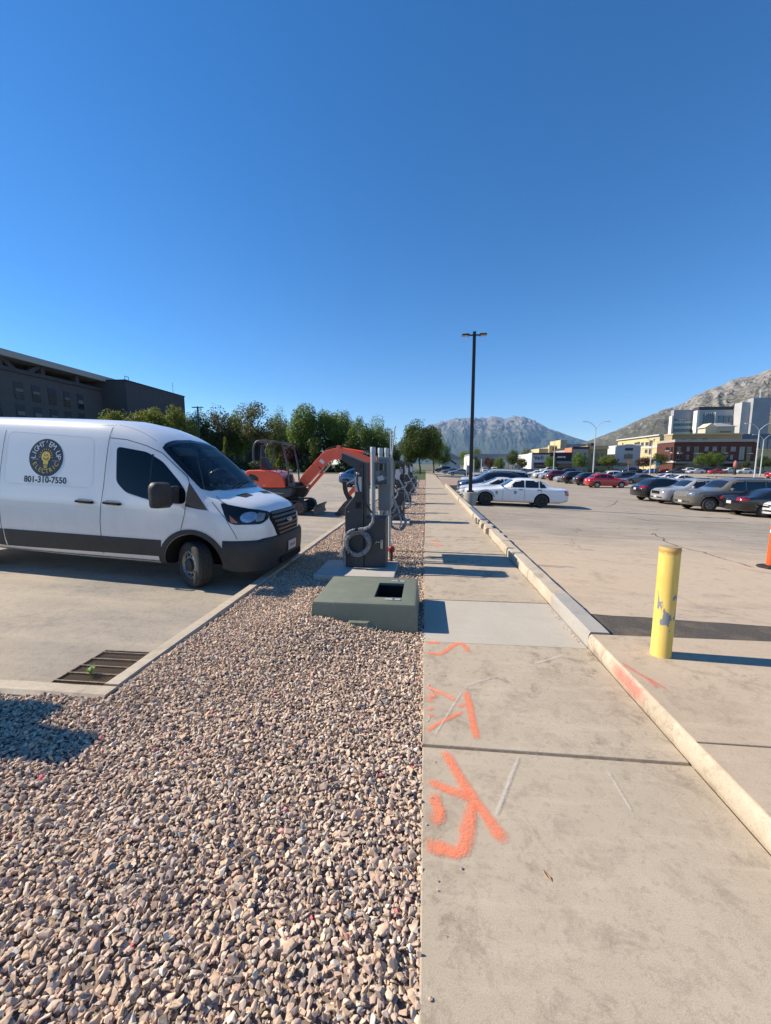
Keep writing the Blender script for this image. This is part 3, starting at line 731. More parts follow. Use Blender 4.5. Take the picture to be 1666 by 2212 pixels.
# ------------------------------------------------------------------ the white van
g = NG('van_white')
tc = g.n.new('ShaderNodeTexCoord').outputs['Object']
q = g.n.new('ShaderNodeSeparateXYZ'); g.L(tc, q.inputs[0])
dirt = g.math('ADD', g.math('MULTIPLY', g.math('SUBTRACT', 1.1, q.outputs[2]), .55), g.math('MULTIPLY', g.noise(5, 5, .65, vec=tc, stretch=(1, 1, .5)), .55))
c = g.mix(g.math('MULTIPLY', g.ramp(dirt, .28, .85), .45), (.74, .74, .735), (.40, .34, .27)); g.out(c, .28); g.b.inputs['Coat Weight'].default_value = .6; g.b.inputs['Specular IOR Level'].default_value = .5
HV, PV = R(-3), R(2.2)
van = empty('delivery_van', (-3.357, 6.482, -.13)); van.rotation_euler = (0, PV, HV)
tag(van, 'white high roof cargo van with a round electrician logo on its side', 'van')
P = {'bot': [(-5.55, .40), (-3, .30), (-.6, .30), (.3, .28), (.8, .27), (1.0, .33)],
     'hw': [(-5.55, .96), (-5.2, 1.0), (-3.5, 1.02), (-.2, 1.02), (.35, 1.0), (.62, .95), (.82, .83), (.93, .70), (.985, .52), (1.0, .36)],
     'belt': [(-5.55, 1.32), (-.3, 1.30), (.2, 1.25), (.6, 1.19), (.85, 1.10), (1.0, .92)],
     'wbelt': [(-5.55, .95), (-5.2, 1.0), (-1.5, 1.0), (-.2, .985), (.3, .93), (.6, .86), (.82, .76), (.93, .63), (1.0, .32)],
     'te': [(-5.55, 2.36), (-5.1, 2.44), (-1.9, 2.43), (-1.35, 2.36), (-.98, 2.24), (-.72, 2.10), (-.35, 1.80), (-.02, 1.50), (.10, 1.41), (.45, 1.325), (.75, 1.235), (.92, 1.13), (1.0, .96)],
     'we': [(-5.55, .80), (-5.1, .84), (-1.8, .84), (-1.2, .81), (-.72, .80), (-.35, .84), (-.02, .875), (.2, .86), (.6, .76), (.85, .62), (1.0, .28)],
     'top': [(-5.55, 2.48), (-5.1, 2.56), (-1.9, 2.57), (-1.45, 2.53), (-1.05, 2.40), (-.80, 2.27), (-.60, 2.14), (-.2, 1.80), (.12, 1.54), (.22, 1.465), (.5, 1.39), (.75, 1.31), (.90, 1.20), (.97, 1.06), (1.0, .98)]}
me, vb = loft(P, -5.55, 1.0, 130, 2, ['van_white', 'arch_dark'])
me = cut_arches(me, [(-.10, .36, .475, -1.3, -.62), (-.10, .36, .475, .62, 1.3), (-4.35, .36, .46, -1.3, -.62), (-4.35, .36, .46, .62, 1.3)], 2.04)
ws = [(-.70, .715), (-.35, .765), (-.04, .80), (.05, .74), (.14, .5), (.165, 0), (.14, -.5), (.05, -.74), (-.04, -.80), (-.35, -.765), (-.70, -.715), (-.74, -.4), (-.75, 0), (-.74, .4)]
win = rcorner([(-1.41, 2.10), (-.93, 2.035), (-.66, 1.90), (-.34, 1.60), (-.22, 1.46), (-.21, 1.285), (-.62, 1.275), (-1.20, 1.41), (-1.37, 1.56)], .07)
me = cut_arches(me, [], 2, lambda mb: mb.prism([(x * .985 - .005, z) for x, z in win], 'y', -1.3, 1.3))
me = cut_arches(me, [], 2, lambda mb: mb.prism(ws, 'z', 1.335, 2.8))
body = link('body', me, None, van)
# cab interior seen through the glass
pm('seat_cloth', (.075, .075, .08), .9); pm('dash', (.035, .035, .037), .8); pm('visor', (.30, .30, .29), .9)
for s in (-1, 1):
    st_ = MB().prism(rcorner([(-1.16, 1.25), (-.86, 1.25), (-.92, 1.70), (-.98, 1.93), (-1.08, 1.95), (-1.12, 1.72)], .05), 'y', s * .25 if s > 0 else -.72, s * .72 if s > 0 else -.25).build('seat', 'seat_cloth', van, smooth=40)
    MB().box((-.62, s * .36, 2.06), (.06, .46, .15), ry=-.9).build('sun_visor', 'visor', van, bevel=.01)
MB().b2((-.30, -.74, 1.30), (.12, .74, 1.365)).build('dashboard', 'dash', van, bevel=.02)
MB().lathe([(.19, -.012), (.205, 0), (.19, .012), (.175, 0)], 24, Matrix.Translation((-.50, .42, 1.47)) @ Matrix.Rotation(R(-62), 4, 'Y'), closed=True).build('steering_wheel', 'dash', van, smooth=True)
rr = random.Random(8)
for k in range(9):
    MB().box((-.16 + .16 * rr.random(), -.6 + 1.15 * k / 8, 1.385 + .015 * rr.random()), (.10 + .1 * rr.random(), .08 + .12 * rr.random(), .015 + .03 * rr.random()), rz=rr.uniform(-.8, .8), ry=rr.uniform(-.25, .25)).build('dash_paper', pm('dash_paper_%d' % (k % 3), ((.62, .64, .66), (.30, .36, .42), (.45, .25, .14))[k % 3], .8), van)
for s in (-1, 1):
    wheel(van, -.12, s * .885, .352, .352, .235, s, 'steel', steer=R(-29), hero=True)
    wheel(van, -4.35, s * .885, .352, .352, .235, s, 'steel', hero=True)
# windscreen and glass
ws = [(-.70, .715), (-.35, .765), (-.04, .80), (.05, .74), (.14, .5), (.165, 0), (.14, -.5), (.05, -.74), (-.04, -.80), (-.35, -.765), (-.70, -.715), (-.74, -.4), (-.75, 0), (-.74, .4)]
wsd = decal(vb, ws, 'z', 1, .006, 'windscreen', 'glass_clear', van, cell=.05)
stripline(vb, [(x * 1.0, y * 1.02) for x, y in ws] + [(ws[0][0], ws[0][1] * 1.02)], .075, 'z', 1, .0095, 'windscreen_surround', 'black_gloss', van)
win = rcorner([(-1.41, 2.10), (-.93, 2.035), (-.66, 1.90), (-.34, 1.60), (-.22, 1.46), (-.21, 1.285), (-.62, 1.275), (-1.20, 1.41), (-1.37, 1.56)], .07)
for s in (-1, 1):
    d_ = decal(vb, win, 'y', s, .003, 'door_window', 'glass_film_clear', van, cell=.08)
    stripline(vb, [(-.82, 2.0), (-.80, 1.32)], .03, 'y', s, .0065, 'window_divider', 'black_gloss', d_)
    decal(vb, [(-.205, 1.60), (-.17, 1.57), (.15, 1.205), (-.02, 1.22), (-.205, 1.25)], 'y', s, .004, 'sail_panel', 'black_plastic', van, cell=.08)
    # lower cladding, sill, flared arch
    decal(vb, [(-3.42, .715), (-.60, .715), (-.63, .46), (-3.40, .44)], 'y', s, .010, 'side_moulding', 'black_plastic', van, cell=.15)
    decal(vb, [(-3.86, .715), (-3.45, .715), (-3.44, .44), (-3.84, .46)], 'y', s, .010, 'side_moulding', 'black_plastic', van, cell=.15)
    decal(vb, [(-3.84, .385), (-.58, .385), (-.58, .315), (-3.84, .315)], 'y', s, .014, 'sill', pm('sill_grey', (.30, .29, .28), .6, c2=(.16, .14, .12), scale=12), van, cell=.15)
    for cx, rr in ((-.10, .475), (-4.35, .46)):
        ring = [(cx + (rr + .085) * math.cos(a), .36 + (rr + .075) * math.sin(a)) for a in np.linspace(R(195) if cx > -1 else R(190), R(-8), 26)]
        ring += [(cx + (rr + .004) * math.cos(a), .36 + (rr + .004) * math.sin(a)) for a in np.linspace(R(-8), R(195) if cx > -1 else R(190), 26)]
        decal(vb, ring, 'y', s, .016, 'arch_flare', 'black_plastic', van, cell=.2)
    # door seams
    stripline(vb, [(-1.545, 2.44), (-1.55, 2.2), (-1.58, 1.5), (-1.63, .95), (-1.63, .44), (-1.56, .30)], .009, 'y', s, .0025, 'door_seam', 'seam', van)
    stripline(vb, [(-1.54, 2.23), (-1.27, 2.21), (-.95, 2.13), (-.70, 2.03), (-.25, 1.68), (-.19, 1.58), (-.20, 1.15), (-.27, .87)], .009, 'y', s, .0025, 'door_seam', 'seam', van)
    stripline(vb, [(-3.42, 2.30), (-3.47, 1.6), (-3.47, .57), (-3.39, .32)], .009, 'y', s, .0025, 'door_seam', 'seam', van)
    stripline(vb, [(-5.4, 2.44), (-3.3, 2.445), (-1.56, 2.425)], .012, 'y', s, .002, 'roof_gutter', pm('gutter', (.40, .41, .43), .5), van)
    stripline(vb, [(.18, 1.33), (.42, 1.1), (.55, .9), (.60, .80)], .008, 'y', s, .0025, 'wing_seam', 'seam', van)
    # pressed panel outline on the slab side
    pn = rcorner([(-3.36, 2.28), (-1.80, 2.22), (-1.77, 1.45), (-3.40, 1.46)], .12); pn.append(pn[0])
    stripline(vb, pn, .008, 'y', s, .0012, 'panel_pressing', pm('press', (.68, .685, .69), .3, coat=.5), van)
    for hx in (-1.87, -1.39):
        hy = .99
        decal(vb, rcorner([(hx - .15, 1.285), (hx + .12, 1.275), (hx + .12, 1.195), (hx - .15, 1.20)], .04), 'y', s, .002, 'handle_cup', pm('cup', (.50, .50, .50), .4), van)
        h = MB(); h.tube([(hx - .145, s * 1.03, 1.243), (hx - .13, s * 1.058, 1.243), (hx + .13, s * 1.058, 1.232), (hx + .145, s * 1.03, 1.232)], .021, 8)
        h.build('door_handle', 'arch_dark', van, smooth=True)
    # mirrors
    mm = MB(); poly = rcorner([(-.17, -.18), (.13, -.19), (.14, .10), (.10, .18), (-.13, .185), (-.18, .12)], .05)
    n_ = len(poly)
    vs_ = []
    for (sc_, dx) in ((.80, .10), (1.0, .05), (1.0, -.03), (.93, -.05)):
        vs_ += [(dx, u * sc_, v * sc_) for u, v in poly]
    fs = [(i * n_ + j, i * n_ + (j + 1) % n_, (i + 1) * n_ + (j + 1) % n_, (i + 1) * n_ + j) for i in range(3) for j in range(n_)] + [tuple(range(n_)), tuple(range(4 * n_ - 1, 3 * n_ - 1, -1))]
    mo = mm.add(vs_, fs).build('mirror', 'black_plastic', van, smooth=50); mo.location = (-.40, s * 1.235, 1.43); mo.rotation_euler.z = s * R(8)
    MB().add([(-.055, u * .88, v * .88) for u, v in poly], [tuple(range(n_))]).build('mirror_glass', 'chrome', mo)
    MB().b2((-.36, s * 1.10, 1.30), (-.30, s * .975, 1.55)).build('mirror_arm', 'black_plastic', van, bevel=.012)
    # lamps
    hl = [(.30, 1.315), (.46, 1.05), (.55, 1.01), (.88, 1.01), (.915, 1.07), (.885, 1.17), (.80, 1.21), (.60, 1.255)]
    hd_ = decal(vb, rcorner(hl, .03), 'y', s, .006, 'headlamp', 'black_gloss', van, cell=.04)
    decal(vb, [(.47, 1.15), (.50, 1.045), (.575, 1.03), (.60, 1.04)], 'y', s, .010, 'indicator', 'lamp_amber', hd_, cell=.04)
    ell = [(.715 + .098 * math.cos(a), 1.115 + .074 * math.sin(a)) for a in np.linspace(0, 2 * math.pi, 20)[:-1]]
    decal(vb, ell, 'y', s, .012, 'reflector', 'lamp_clear', hd_, cell=.03)
    decal(vb, rcorner([(.80, 1.175), (.868, 1.155), (.885, 1.06), (.81, 1.045)], .02), 'y', s, .010, 'side_reflector', 'steel_silver', hd_, cell=.03)
    decal(vb, rcorner([(-.96 + .0, 1.42), (-.0, 1.42), (0, 1.35), (-.96, 1.35)], .02) if False else rcorner([(-5.50, 1.55), (-5.38, 1.55), (-5.38, .95), (-5.50, .95)], .03), 'y', s, .006, 'tail_lamp', 'lamp_red', van, cell=.08)
# front: grille, bumper, plate
g_o = decal(vb, rcorner([(-.46, 1.17), (.46, 1.17), (.55, 1.08), (.42, .80), (.34, .765), (-.34, .765), (-.42, .80), (-.55, 1.08)], .05), 'x', 1, .006, 'grille', 'arch_dark', van, cell=.06)
for z_ in (.82, .885, .95, 1.015, 1.08, 1.14):
    hw_ = .36 + (z_ - .8) * .42 if z_ < 1.1 else .46
    stripline(vb, [(-hw_, z_), (hw_, z_)], .034, 'x', 1, .020, 'grille_bar', pm('grille_grey', (.065, .067, .07), .45), g_o)
em = MB(); em.lathe([(.001, 0), (.085, 0), (.085, .02), (.075, .028), (.001, .03)], 28, Matrix.Translation((1.012, 0, 1.0)) @ Matrix.Rotation(R(90), 4, 'Y') @ Matrix.Diagonal((.45, 1, 1, 1))).build('emblem', 'chrome', g_o, smooth=30)
em = MB(); em.lathe([(.001, 0), (.070, 0), (.070, .006), (.001, .007)], 28, Matrix.Translation((1.041, 0, 1.0)) @ Matrix.Rotation(R(90), 4, 'Y') @ Matrix.Diagonal((.42, 1, 1, 1))).build('emblem_field', pm('emblem_blue', (.01, .03, .16), .2, coat=1.), g_o, smooth=30)
# bumper shell wrapping the nose
bmp = []
xs_b = [(.395, -1.0), (.55, -.975), (.72, -.93), (.86, -.84), (.96, -.70), (1.02, -.5), (1.045, -.25), (1.05, 0)]
pathb = xs_b + [(x, -y) for x, y in xs_b[-2::-1]]
pathb = chaikin(pathb, 1)
rowsz = [(.27, -.06), (.30, .0), (.45, .012), (.60, .02), (.72, .018), (.765, -.005), (.775, -.05)]
vs_ = []
for i, (x, y) in enumerate(pathb):
    nx_, ny_ = x - .2, y * .6; l_ = math.hypot(nx_, ny_); e_ = 0 if 0 < i < len(pathb) - 1 else 0
    for z, o in rowsz:
        zz = z
        if z < .35: zz = z + max(0, (.62 - x)) * .22
        if z > .7: zz = z + (.02 if x > .9 else 0)
        vs_.append((x + nx_ / l_ * o, y + ny_ / l_ * o, zz))
k = len(rowsz); fs = [(i * k + j, i * k + j + 1, (i + 1) * k + j + 1, (i + 1) * k + j) for i in range(len(pathb) - 1) for j in range(k - 1)]
bo = MB().add(vs_, fs).build('bumper', 'black_plastic', van, smooth=50)
MB().b2((1.055, -.42, .34), (1.075, .42, .44)).build('air_intake', 'arch_dark', bo, bevel=.01)
pl = MB().b2((1.075, -.155, .50), (1.085, .155, .655)).build('number_plate', 'plate_white', bo)
for i in range(6):
    MB().b2((1.086, -.10 + i * .037, .555), (1.0875, -.086 + i * .037, .600)).build('plate_mark', pm('plate_ink', (.35, .06, .05), .6), pl)
MB().b2((1.06, -.19, .475), (1.0745, .19, .675)).build('plate_holder', 'black_plastic', bo, bevel=.006)
# bonnet seams, vents, wipers, aerial
stripline(vb, [(.185, -.80), (.32, -.86), (.62, -.84), (.80, -.70), (.90, -.55)], .008, 'z', 1, .0025, 'bonnet_seam', 'seam', van)
stripline(vb, [(.185, .80), (.32, .86), (.62, .84), (.80, .70), (.90, .55)], .008, 'z', 1, .0025, 'bonnet_seam', 'seam', van)
for s in (-1, 1):
    decal(vb, [(.36, s * .55), (.36, s * .22), (.47, s * .19), (.49, s * .47)][::s], 'z', 1, .003, 'bonnet_vent', 'arch_dark', van, cell=.06)
    wp = MB(); wp.tube([(.20, s * .1 - .3, 1.50), (.13, s * .1 + .0, 1.565), (.06, s * .1 + .32, 1.60)], .011, 6); wp.build('wiper', 'black_plastic', van, smooth=True)
MB().tube([(.02, -.84, 1.50), (-.13, -.845, 2.17)], [.006, .0025], 5).build('aerial', 'black_gloss', van)
# roof pressing line seen over the cab
stripline(vb, [(-1.5, -.70), (-1.15, -.69), (-.85, -.72)], .010, 'z', 1, .002, 'roof_seam', 'gutter', van)
stripline(vb, [(-1.55, .1), (-1.2, .1), (-.95, .1)], .008, 'z', 1, .002, 'roof_seam', 'gutter', van)
# dashboard clutter and cab shapes are hidden by tinted glass

# ---- logo and phone number on the side (flat print in thin vinyl)
pm('vinyl_navy', (.012, .016, .032), .4); pm('vinyl_yellow', (.80, .54, .06), .4); pm('vinyl_white', (.72, .72, .72), .4)
def vinyl(poly, name, mat, off, parent, cell=.07): return decal(vb, poly, 'y', -1, off, name, mat, parent, cell=cell, skirt=0)
LC = (-2.63, 1.885); LR = .31
logo = vinyl([(LC[0] + LR * math.cos(a), LC[1] + LR * .95 * math.sin(a)) for a in np.linspace(0, 2 * math.pi, 49)[:-1]], 'logo', 'vinyl_navy', .0025, van)
def text_mesh(body_, size, bold=.018):
    cu = bpy.data.curves.new('txt', 'FONT'); cu.body = body_; cu.size = size; cu.align_x = 'CENTER'; cu.align_y = 'CENTER'; cu.resolution_u = 3
    cu.offset = size * bold
    o = bpy.data.objects.new('txt', cu); col.objects.link(o); bpy.context.view_layer.update()
    me = bpy.data.meshes.new_from_object(o.evaluated_get(bpy.context.evaluated_depsgraph_get())); bpy.data.objects.remove(o); return me
def letter(ch, size, cx, cz, ang, name, mat, off, parent, sx=1., bold=0.):
    me = text_mesh(ch, size, bold); ca, sa = math.cos(ang), math.sin(ang)
    for v in me.vertices:
        u, w2 = v.co.x * sx, v.co.y; x = cx + ca * u - sa * w2; z = cz + sa * u + ca * w2
        h = vb.ray_cast(Vector((x, -6, z)), Vector((0, 1, 0))); yy = h[0].y if h[0] else -1.02
        v.co = (x, yy - off, z)
    me.update(); return link(name, me, mat, parent)
def arc_text(s, rad, a0, a1, size, mat, inward=False):
    n = len(s)
    for i, ch in enumerate(s):
        a = R(a0 + (a1 - a0) * i / (n - 1))
        if ch == ' ': continue
        letter(ch, size, LC[0] + rad * math.cos(a), LC[1] + rad * .95 * math.sin(a), a - R(90) if not inward else a + R(90), 'logo_letter', mat, .0045, logo, 1.0)
arc_text("LIGHT'EM UP", .225, 178, 2, .122, 'vinyl_white')
arc_text("ELECTRIC", .225, 208, 332, .10, 'vinyl_yellow', True)
letter('WE IS THAT', .022, LC[0] - .19, LC[1] - .03, 0, 'logo_letter', 'vinyl_white', .0045, logo); letter('YOU LIGHT UP', .020, LC[0] + .19, LC[1] - .045, 0, 'logo_letter', 'vinyl_white', .0045, logo)
bulb = [(LC[0] + .082 * math.cos(a), LC[1] + .015 + .082 * math.sin(a)) for a in np.linspace(R(-55), R(235), 22)] + [(LC[0] - .042, LC[1] - .10), (LC[0] + .042, LC[1] - .10)]
bl = vinyl(bulb, 'logo_bulb', 'vinyl_yellow', .0045, logo)
for i in range(3): vinyl([(LC[0] - .036 + .004 * i, LC[1] - .112 - i * .02), (LC[0] + .036 - .004 * i, LC[1] - .108 - i * .02), (LC[0] + .036 - .004 * i, LC[1] - .12 - i * .02), (LC[0] - .036 + .004 * i, LC[1] - .124 - i * .02)], 'bulb_base', 'vinyl_yellow', .0045, bl)
for a in np.linspace(R(-5), R(185), 11):
    c0, s0 = math.cos(a), math.sin(a); r0, r1 = .103, .135
    vinyl([(LC[0] + r0 * c0 - .006 * s0, LC[1] + .015 + r0 * s0 + .006 * c0), (LC[0] + r0 * c0 + .006 * s0, LC[1] + .015 + r0 * s0 - .006 * c0), (LC[0] + r1 * c0, LC[1] + .015 + r1 * s0)], 'bulb_ray', 'vinyl_yellow', .0045, bl)
for sx in (-.022, .022): vinyl([(LC[0] + sx + .008 * math.cos(a), LC[1] + .04 + .013 * math.sin(a)) for a in np.linspace(0, 6.283, 9)[:-1]], 'bulb_eye', 'vinyl_navy', .0065, bl)
sm = [(LC[0] + .05 * math.cos(a), LC[1] + .012 + .045 * math.sin(a)) for a in np.linspace(R(190), R(350), 10)] + [(LC[0] + .040 * math.cos(a), LC[1] + .012 + .033 * math.sin(a)) for a in np.linspace(R(350), R(190), 10)]
vinyl(sm, 'bulb_smile', 'vinyl_navy', .0065, bl)
letter('801-310-7550', .135, -2.625, 1.535, 0, 'phone_number', 'vinyl_navy', .003, van, 1.02, .03)
# ================================================================== cars
PAINTS = {}
def paint(c, rough=.25, metal=.0):
    k = tuple(round(v, 3) for v in c)
    if k not in PAINTS:
        PAINTS[k] = pm('paint_%d' % len(PAINTS), c, rough, metal, c2=tuple(v * .93 for v in c), scale=3, coat=.7)
    return PAINTS[k]
pm('car_paint', (.5, .5, .5), .3, coat=.7)
def interp(a, b, x): return a[1] + (b[1] - a[1]) * (x - a[0]) / (b[0] - a[0])
def make_car(S):
    g_ = S.get
    L_, W, H_, wb, fo, r_ = S['L'], S['W'], S['H'], S['wb'], S['fo'], S['r']
    xf = wb / 2 + fo; xr = xf - L_; gc = g_('gc', .2); nz, tz = S['nose_z'], S['tail_z']; cx, cz = S['cowl']; rf, rr = S['roof']; bx, bz = S['rear']
    root = empty(S['name'])
    hwf = lambda q: q * W / 2
    P = {'bot': [(xr, gc + .14), (xr + .5, gc + .02), (-wb / 2 + .5, gc), (wb / 2 - .5, gc), (xf - .35, gc), (xf, gc + .06)],
         'hw': [(xr, hwf(.70)), (xr + .05, hwf(.84)), (xr + .25, hwf(.95)), (xr + .8, hwf(1)), (xf - .85, hwf(1)), (xf - .3, hwf(.93)), (xf - .08, hwf(.80)), (xf, hwf(.60))],
         'top': [(xr, tz - .14), (xr + .05, tz - .02), (xr + .16, tz), (bx, bz), (rr, H_ - .05), (rr * .5 + rf * .5, H_), (rf, H_ - .055), (cx, cz), (xf - .4, nz + .45 * (cz - nz)), (xf - .07, nz), (xf, nz - .12)]}
    if g_('bed'):                                   # pick-up box
        P['top'] = [(xr, .98), (xr + .02, 1.02), (bx - .12, 1.04), (bx - .02, 1.06), (bx, bz), (rr, H_ - .05)] + P['top'][5:]
    bl = S['belt']
    P['belt'] = [(xr, tz - .24), (xr + .2, min(tz - .06, bl[1])), (bx, min(bz - .05, bl[1])), (cx - .2, bl[0]), (cx, min(cz - .05, bl[0])), (xf - .4, nz - .03), (xf, nz - .2)]
    P['wbelt'] = [(x, v * .955) for x, v in P['hw']]
    te = [(x, v - (.055 if x > cx or x < bx else .05)) for x, v in P['top']]; P['te'] = te
    cab = hwf(S.get('tumble', .76))
    P['we'] = [(xr, hwf(.55)), (xr + .2, hwf(.80)), (min(bx, rr - .05) - .02, hwf(.82) if bx > xr + .25 else cab), (rr, cab * .98), (rf, cab * .98), (cx, hwf(.84)), (xf - .4, hwf(.74)), (xf, hwf(.45))]
    P['_it'] = 2
    me, vb_ = loft(P, xr, xf, 64, 1, ['car_paint', 'arch_dark'])
    ar = r_ * 1.17
    me = cut_arches(me, [(sx * wb / 2, r_, ar, sy * W * .29, sy * W * .7) if sy > 0 else (sx * wb / 2, r_, ar, -W * .7, -W * .29) for sx in (-1, 1) for sy in (-1, 1)], W)
    link('body', me, None, root)
    for sx in (1, -1):
        for s in (-1, 1): wheel(root, sx * wb / 2, s * (W / 2 - .115), r_, r_, .21, s, S.get('wheels', 'alloy'))
    decal(vb_, [(cx - .02, W * .36), (rf + .06, W * .315), (rf + .02, 0), (rf + .06, -W * .315), (cx - .02, -W * .36), (cx + .07, 0)], 'z', 1, .004, 'windscreen', 'glass_dark', root, cell=.12)
    if S.get('steep'):
        decal(vb_, rcorner([(-W * .30, H_ - .14), (W * .30, H_ - .14), (W * .36, bz * .0 + bl[1] + .06), (-W * .36, bl[1] + .06)], .06), 'x', -1, .004, 'rear_window', 'glass_dark', root, cell=.12)
    elif not g_('bed'):
        decal(vb_, [(bx + .05, W * .33), (rr - .05, W * .30), (rr - .08, 0), (rr - .05, -W * .30), (bx + .05, -W * .33), (bx + .01, 0)], 'z', 1, .004, 'rear_window', 'glass_dark', root, cell=.12)
    top_z = H_ - .13; bf, br = bl[0] + .035, bl[1] + .04
    A, B, Cc, D = (cx - .30, bf), (rf - .10, top_z), (S['glass_end'][0], top_z - .01), (S['glass_end'][1], br)
    cuts = sorted(S['pillars'], reverse=True); edges = [None] + cuts + [None]
    bel = lambda x: interp(A, D, x)
    for s in (-1, 1):
        for i in range(len(edges) - 1):
            hi, lo = edges[i], edges[i + 1]; g2 = .03
            if hi is None: pl = [(lo + g2, bel(lo)), A, B, (lo + g2, top_z)]
            elif lo is None: pl = [D, (hi - g2, bel(hi)), (hi - g2, top_z), Cc]
            else: pl = [(lo + g2, bel(lo)), (hi - g2, bel(hi)), (hi - g2, top_z), (lo + g2, top_z)]
            decal(vb_, rcorner(pl, .04, 2), 'y', s, .004, 'side_window', 'glass_dark', root, cell=.12)
        z0 = gc + .1
        for c in S['seams']: stripline(vb_, [(c, bel(c)), (c + .0, z0)], .012, 'y', s, .003, 'door_seam', 'seam', root)
        for c in S['handles']:
            MB().b2((c - .1, s * (W / 2 - .03), bel(c) - .125), (c + .1, s * (W / 2 + .012), bel(c) - .09)).build('door_handle', S.get('hm', 'black_plastic'), root)
        mo = MB().box((0, 0, 0), (.12, .20, .15)).build('mirror', 'car_paint', root, bevel=.04, seg=2); mo.location = (cx - .38, s * (W / 2 + .06), bel(cx - .38) + .07)
        # lamps
        hz0, hz1 = S['head']; decal(vb_, rcorner([(s * W * .26, hz0 + .02), (s * W * .40, hz0), (s * W * .455, hz0 + .06), (s * W * .46, hz1 + .02), (s * W * .36, hz1)][::s], .03, 2), 'x', 1, .006, 'headlamp', 'lamp_clear', root, cell=.08)
        tz0, tz1, ty = S['tail']; decal(vb_, rcorner([(s * W * ty, tz0), (s * W * .465, tz0), (s * W * .465, tz1), (s * W * ty, tz1)][::s], .03, 2), 'x', -1, .006, 'tail_lamp', 'lamp_red', root, cell=.08)
        decal(vb_, [(xr + .06, tz0), (xr + .28, tz0 + .05), (xr + .26, tz1), (xr + .06, tz1)], 'y', s, .005, 'tail_lamp', 'lamp_red', root, cell=.08)
        if S.get('clad'):
            decal(vb_, [(-wb / 2 + ar + .02, gc + .24), (wb / 2 - ar - .02, gc + .24), (wb / 2 - ar - .02, gc + .03), (-wb / 2 + ar + .02, gc + .03)], 'y', s, .008, 'sill_cladding', 'black_plastic', root, cell=.4)
    gz0, gz1, gy = S['grille']; decal(vb_, rcorner([(-W * gy, gz0), (W * gy, gz0), (W * gy * 1.05, gz1), (-W * gy * 1.05, gz1)], .04, 2), 'x', 1, .005, 'grille', S.get('grille_mat', 'black_gloss'), root, cell=.12)
    decal(vb_, [(-W * .36, gc + .16), (W * .36, gc + .16), (W * .36, gc + .25), (-W * .36, gc + .25)], 'x', 1, .005, 'lower_intake', 'black_plastic', root, cell=.12)
    pz = S.get('plate_z', .62)
    decal(vb_, [(-.16, pz), (.16, pz), (.16, pz + .15), (-.16, pz + .15)], 'x', -1, .010, 'number_plate', 'plate_white', root, cell=.2)
    decal(vb_, [(-.16, .42), (.16, .42), (.16, .55), (-.16, .55)], 'x', 1, .012, 'number_plate', 'plate_white', root, cell=.2)
    if S.get('rails'):
        for s in (-1, 1): MB().tube([(rf - .1, s * W * .34, H_ - .06), (rf - .2, s * W * .34, H_ + .005), (rr + .25, s * W * .34, H_ + .005), (rr + .12, s * W * .34, H_ - .06)], .018, 5).build('roof_rail', 'black_plastic', root)
    root['S_wb'] = wb; root['S_W'] = W
    return root
SP = {}
SP['old_sedan'] = dict(name='sedan', L=5.39, W=1.96, H=1.52, wb=2.91, fo=1.06, r=.345, nose_z=.84, cowl=(.54, 1.0), roof=(-.05, -1.36), rear=(-1.98, 1.06), tail_z=1.02, belt=(.97, .99), glass_end=(-1.42, -1.66), pillars=[-.55, -1.28], seams=[.56, -.55, -1.40], handles=[-.35, -1.28], tumble=.80, head=(.62, .76), tail=(.66, .92, .30), grille=(.60, .76, .20), wheels='black')
SP['sedan'] = dict(name='sedan', L=4.75, W=1.82, H=1.45, wb=2.75, fo=.92, r=.325, nose_z=.78, cowl=(.92, .98), roof=(.05, -.85), rear=(-1.62, 1.08), tail_z=1.04, belt=(.94, 1.0), glass_end=(-.95, -1.45), pillars=[-.32, -1.08], seams=[.75, -.30, -1.15], handles=[-.15, -1.0], head=(.62, .76), tail=(.80, .97, .26), grille=(.55, .70, .26))
SP['cuv'] = dict(name='suv', L=4.45, W=1.84, H=1.66, wb=2.65, fo=.88, r=.35, gc=.22, nose_z=.96, cowl=(.90, 1.10), roof=(.22, -1.35), rear=(-1.82, 1.15), tail_z=1.08, belt=(1.03, 1.12), glass_end=(-1.42, -1.66), pillars=[-.25, -1.05], seams=[.78, -.22, -1.10], handles=[-.08, -.95], head=(.78, .92), tail=(.88, 1.08, .30), grille=(.66, .86, .22), steep=1, clad=1, rails=1, plate_z=.78)
SP['suv'] = dict(name='suv', L=4.75, W=1.90, H=1.74, wb=2.80, fo=.90, r=.37, gc=.24, nose_z=1.02, cowl=(1.0, 1.16), roof=(.35, -1.65), rear=(-2.05, 1.20), tail_z=1.10, belt=(1.08, 1.14), glass_end=(-1.80, -1.92), pillars=[-.25, -1.12], seams=[.85, -.22, -1.15], handles=[-.08, -1.0], head=(.80, .98), tail=(.86, 1.16, .36), grille=(.66, .95, .24), steep=1, clad=1, rails=1, plate_z=.82)
SP['big_suv'] = dict(name='suv', L=5.56, W=2.0, H=1.90, wb=3.30, fo=.98, r=.39, gc=.28, nose_z=1.14, cowl=(1.05, 1.24), roof=(.52, -2.30), rear=(-2.52, 1.25), tail_z=1.15, belt=(1.16, 1.18), glass_end=(-2.32, -2.36), pillars=[-.12, -1.12], seams=[.98, -.10, -1.15], handles=[.08, -.95], head=(.86, 1.04), tail=(.80, 1.15, .40), grille=(.76, 1.03, .27), steep=1, rails=1, plate_z=.75, tumble=.80, grille_mat='steel_silver')
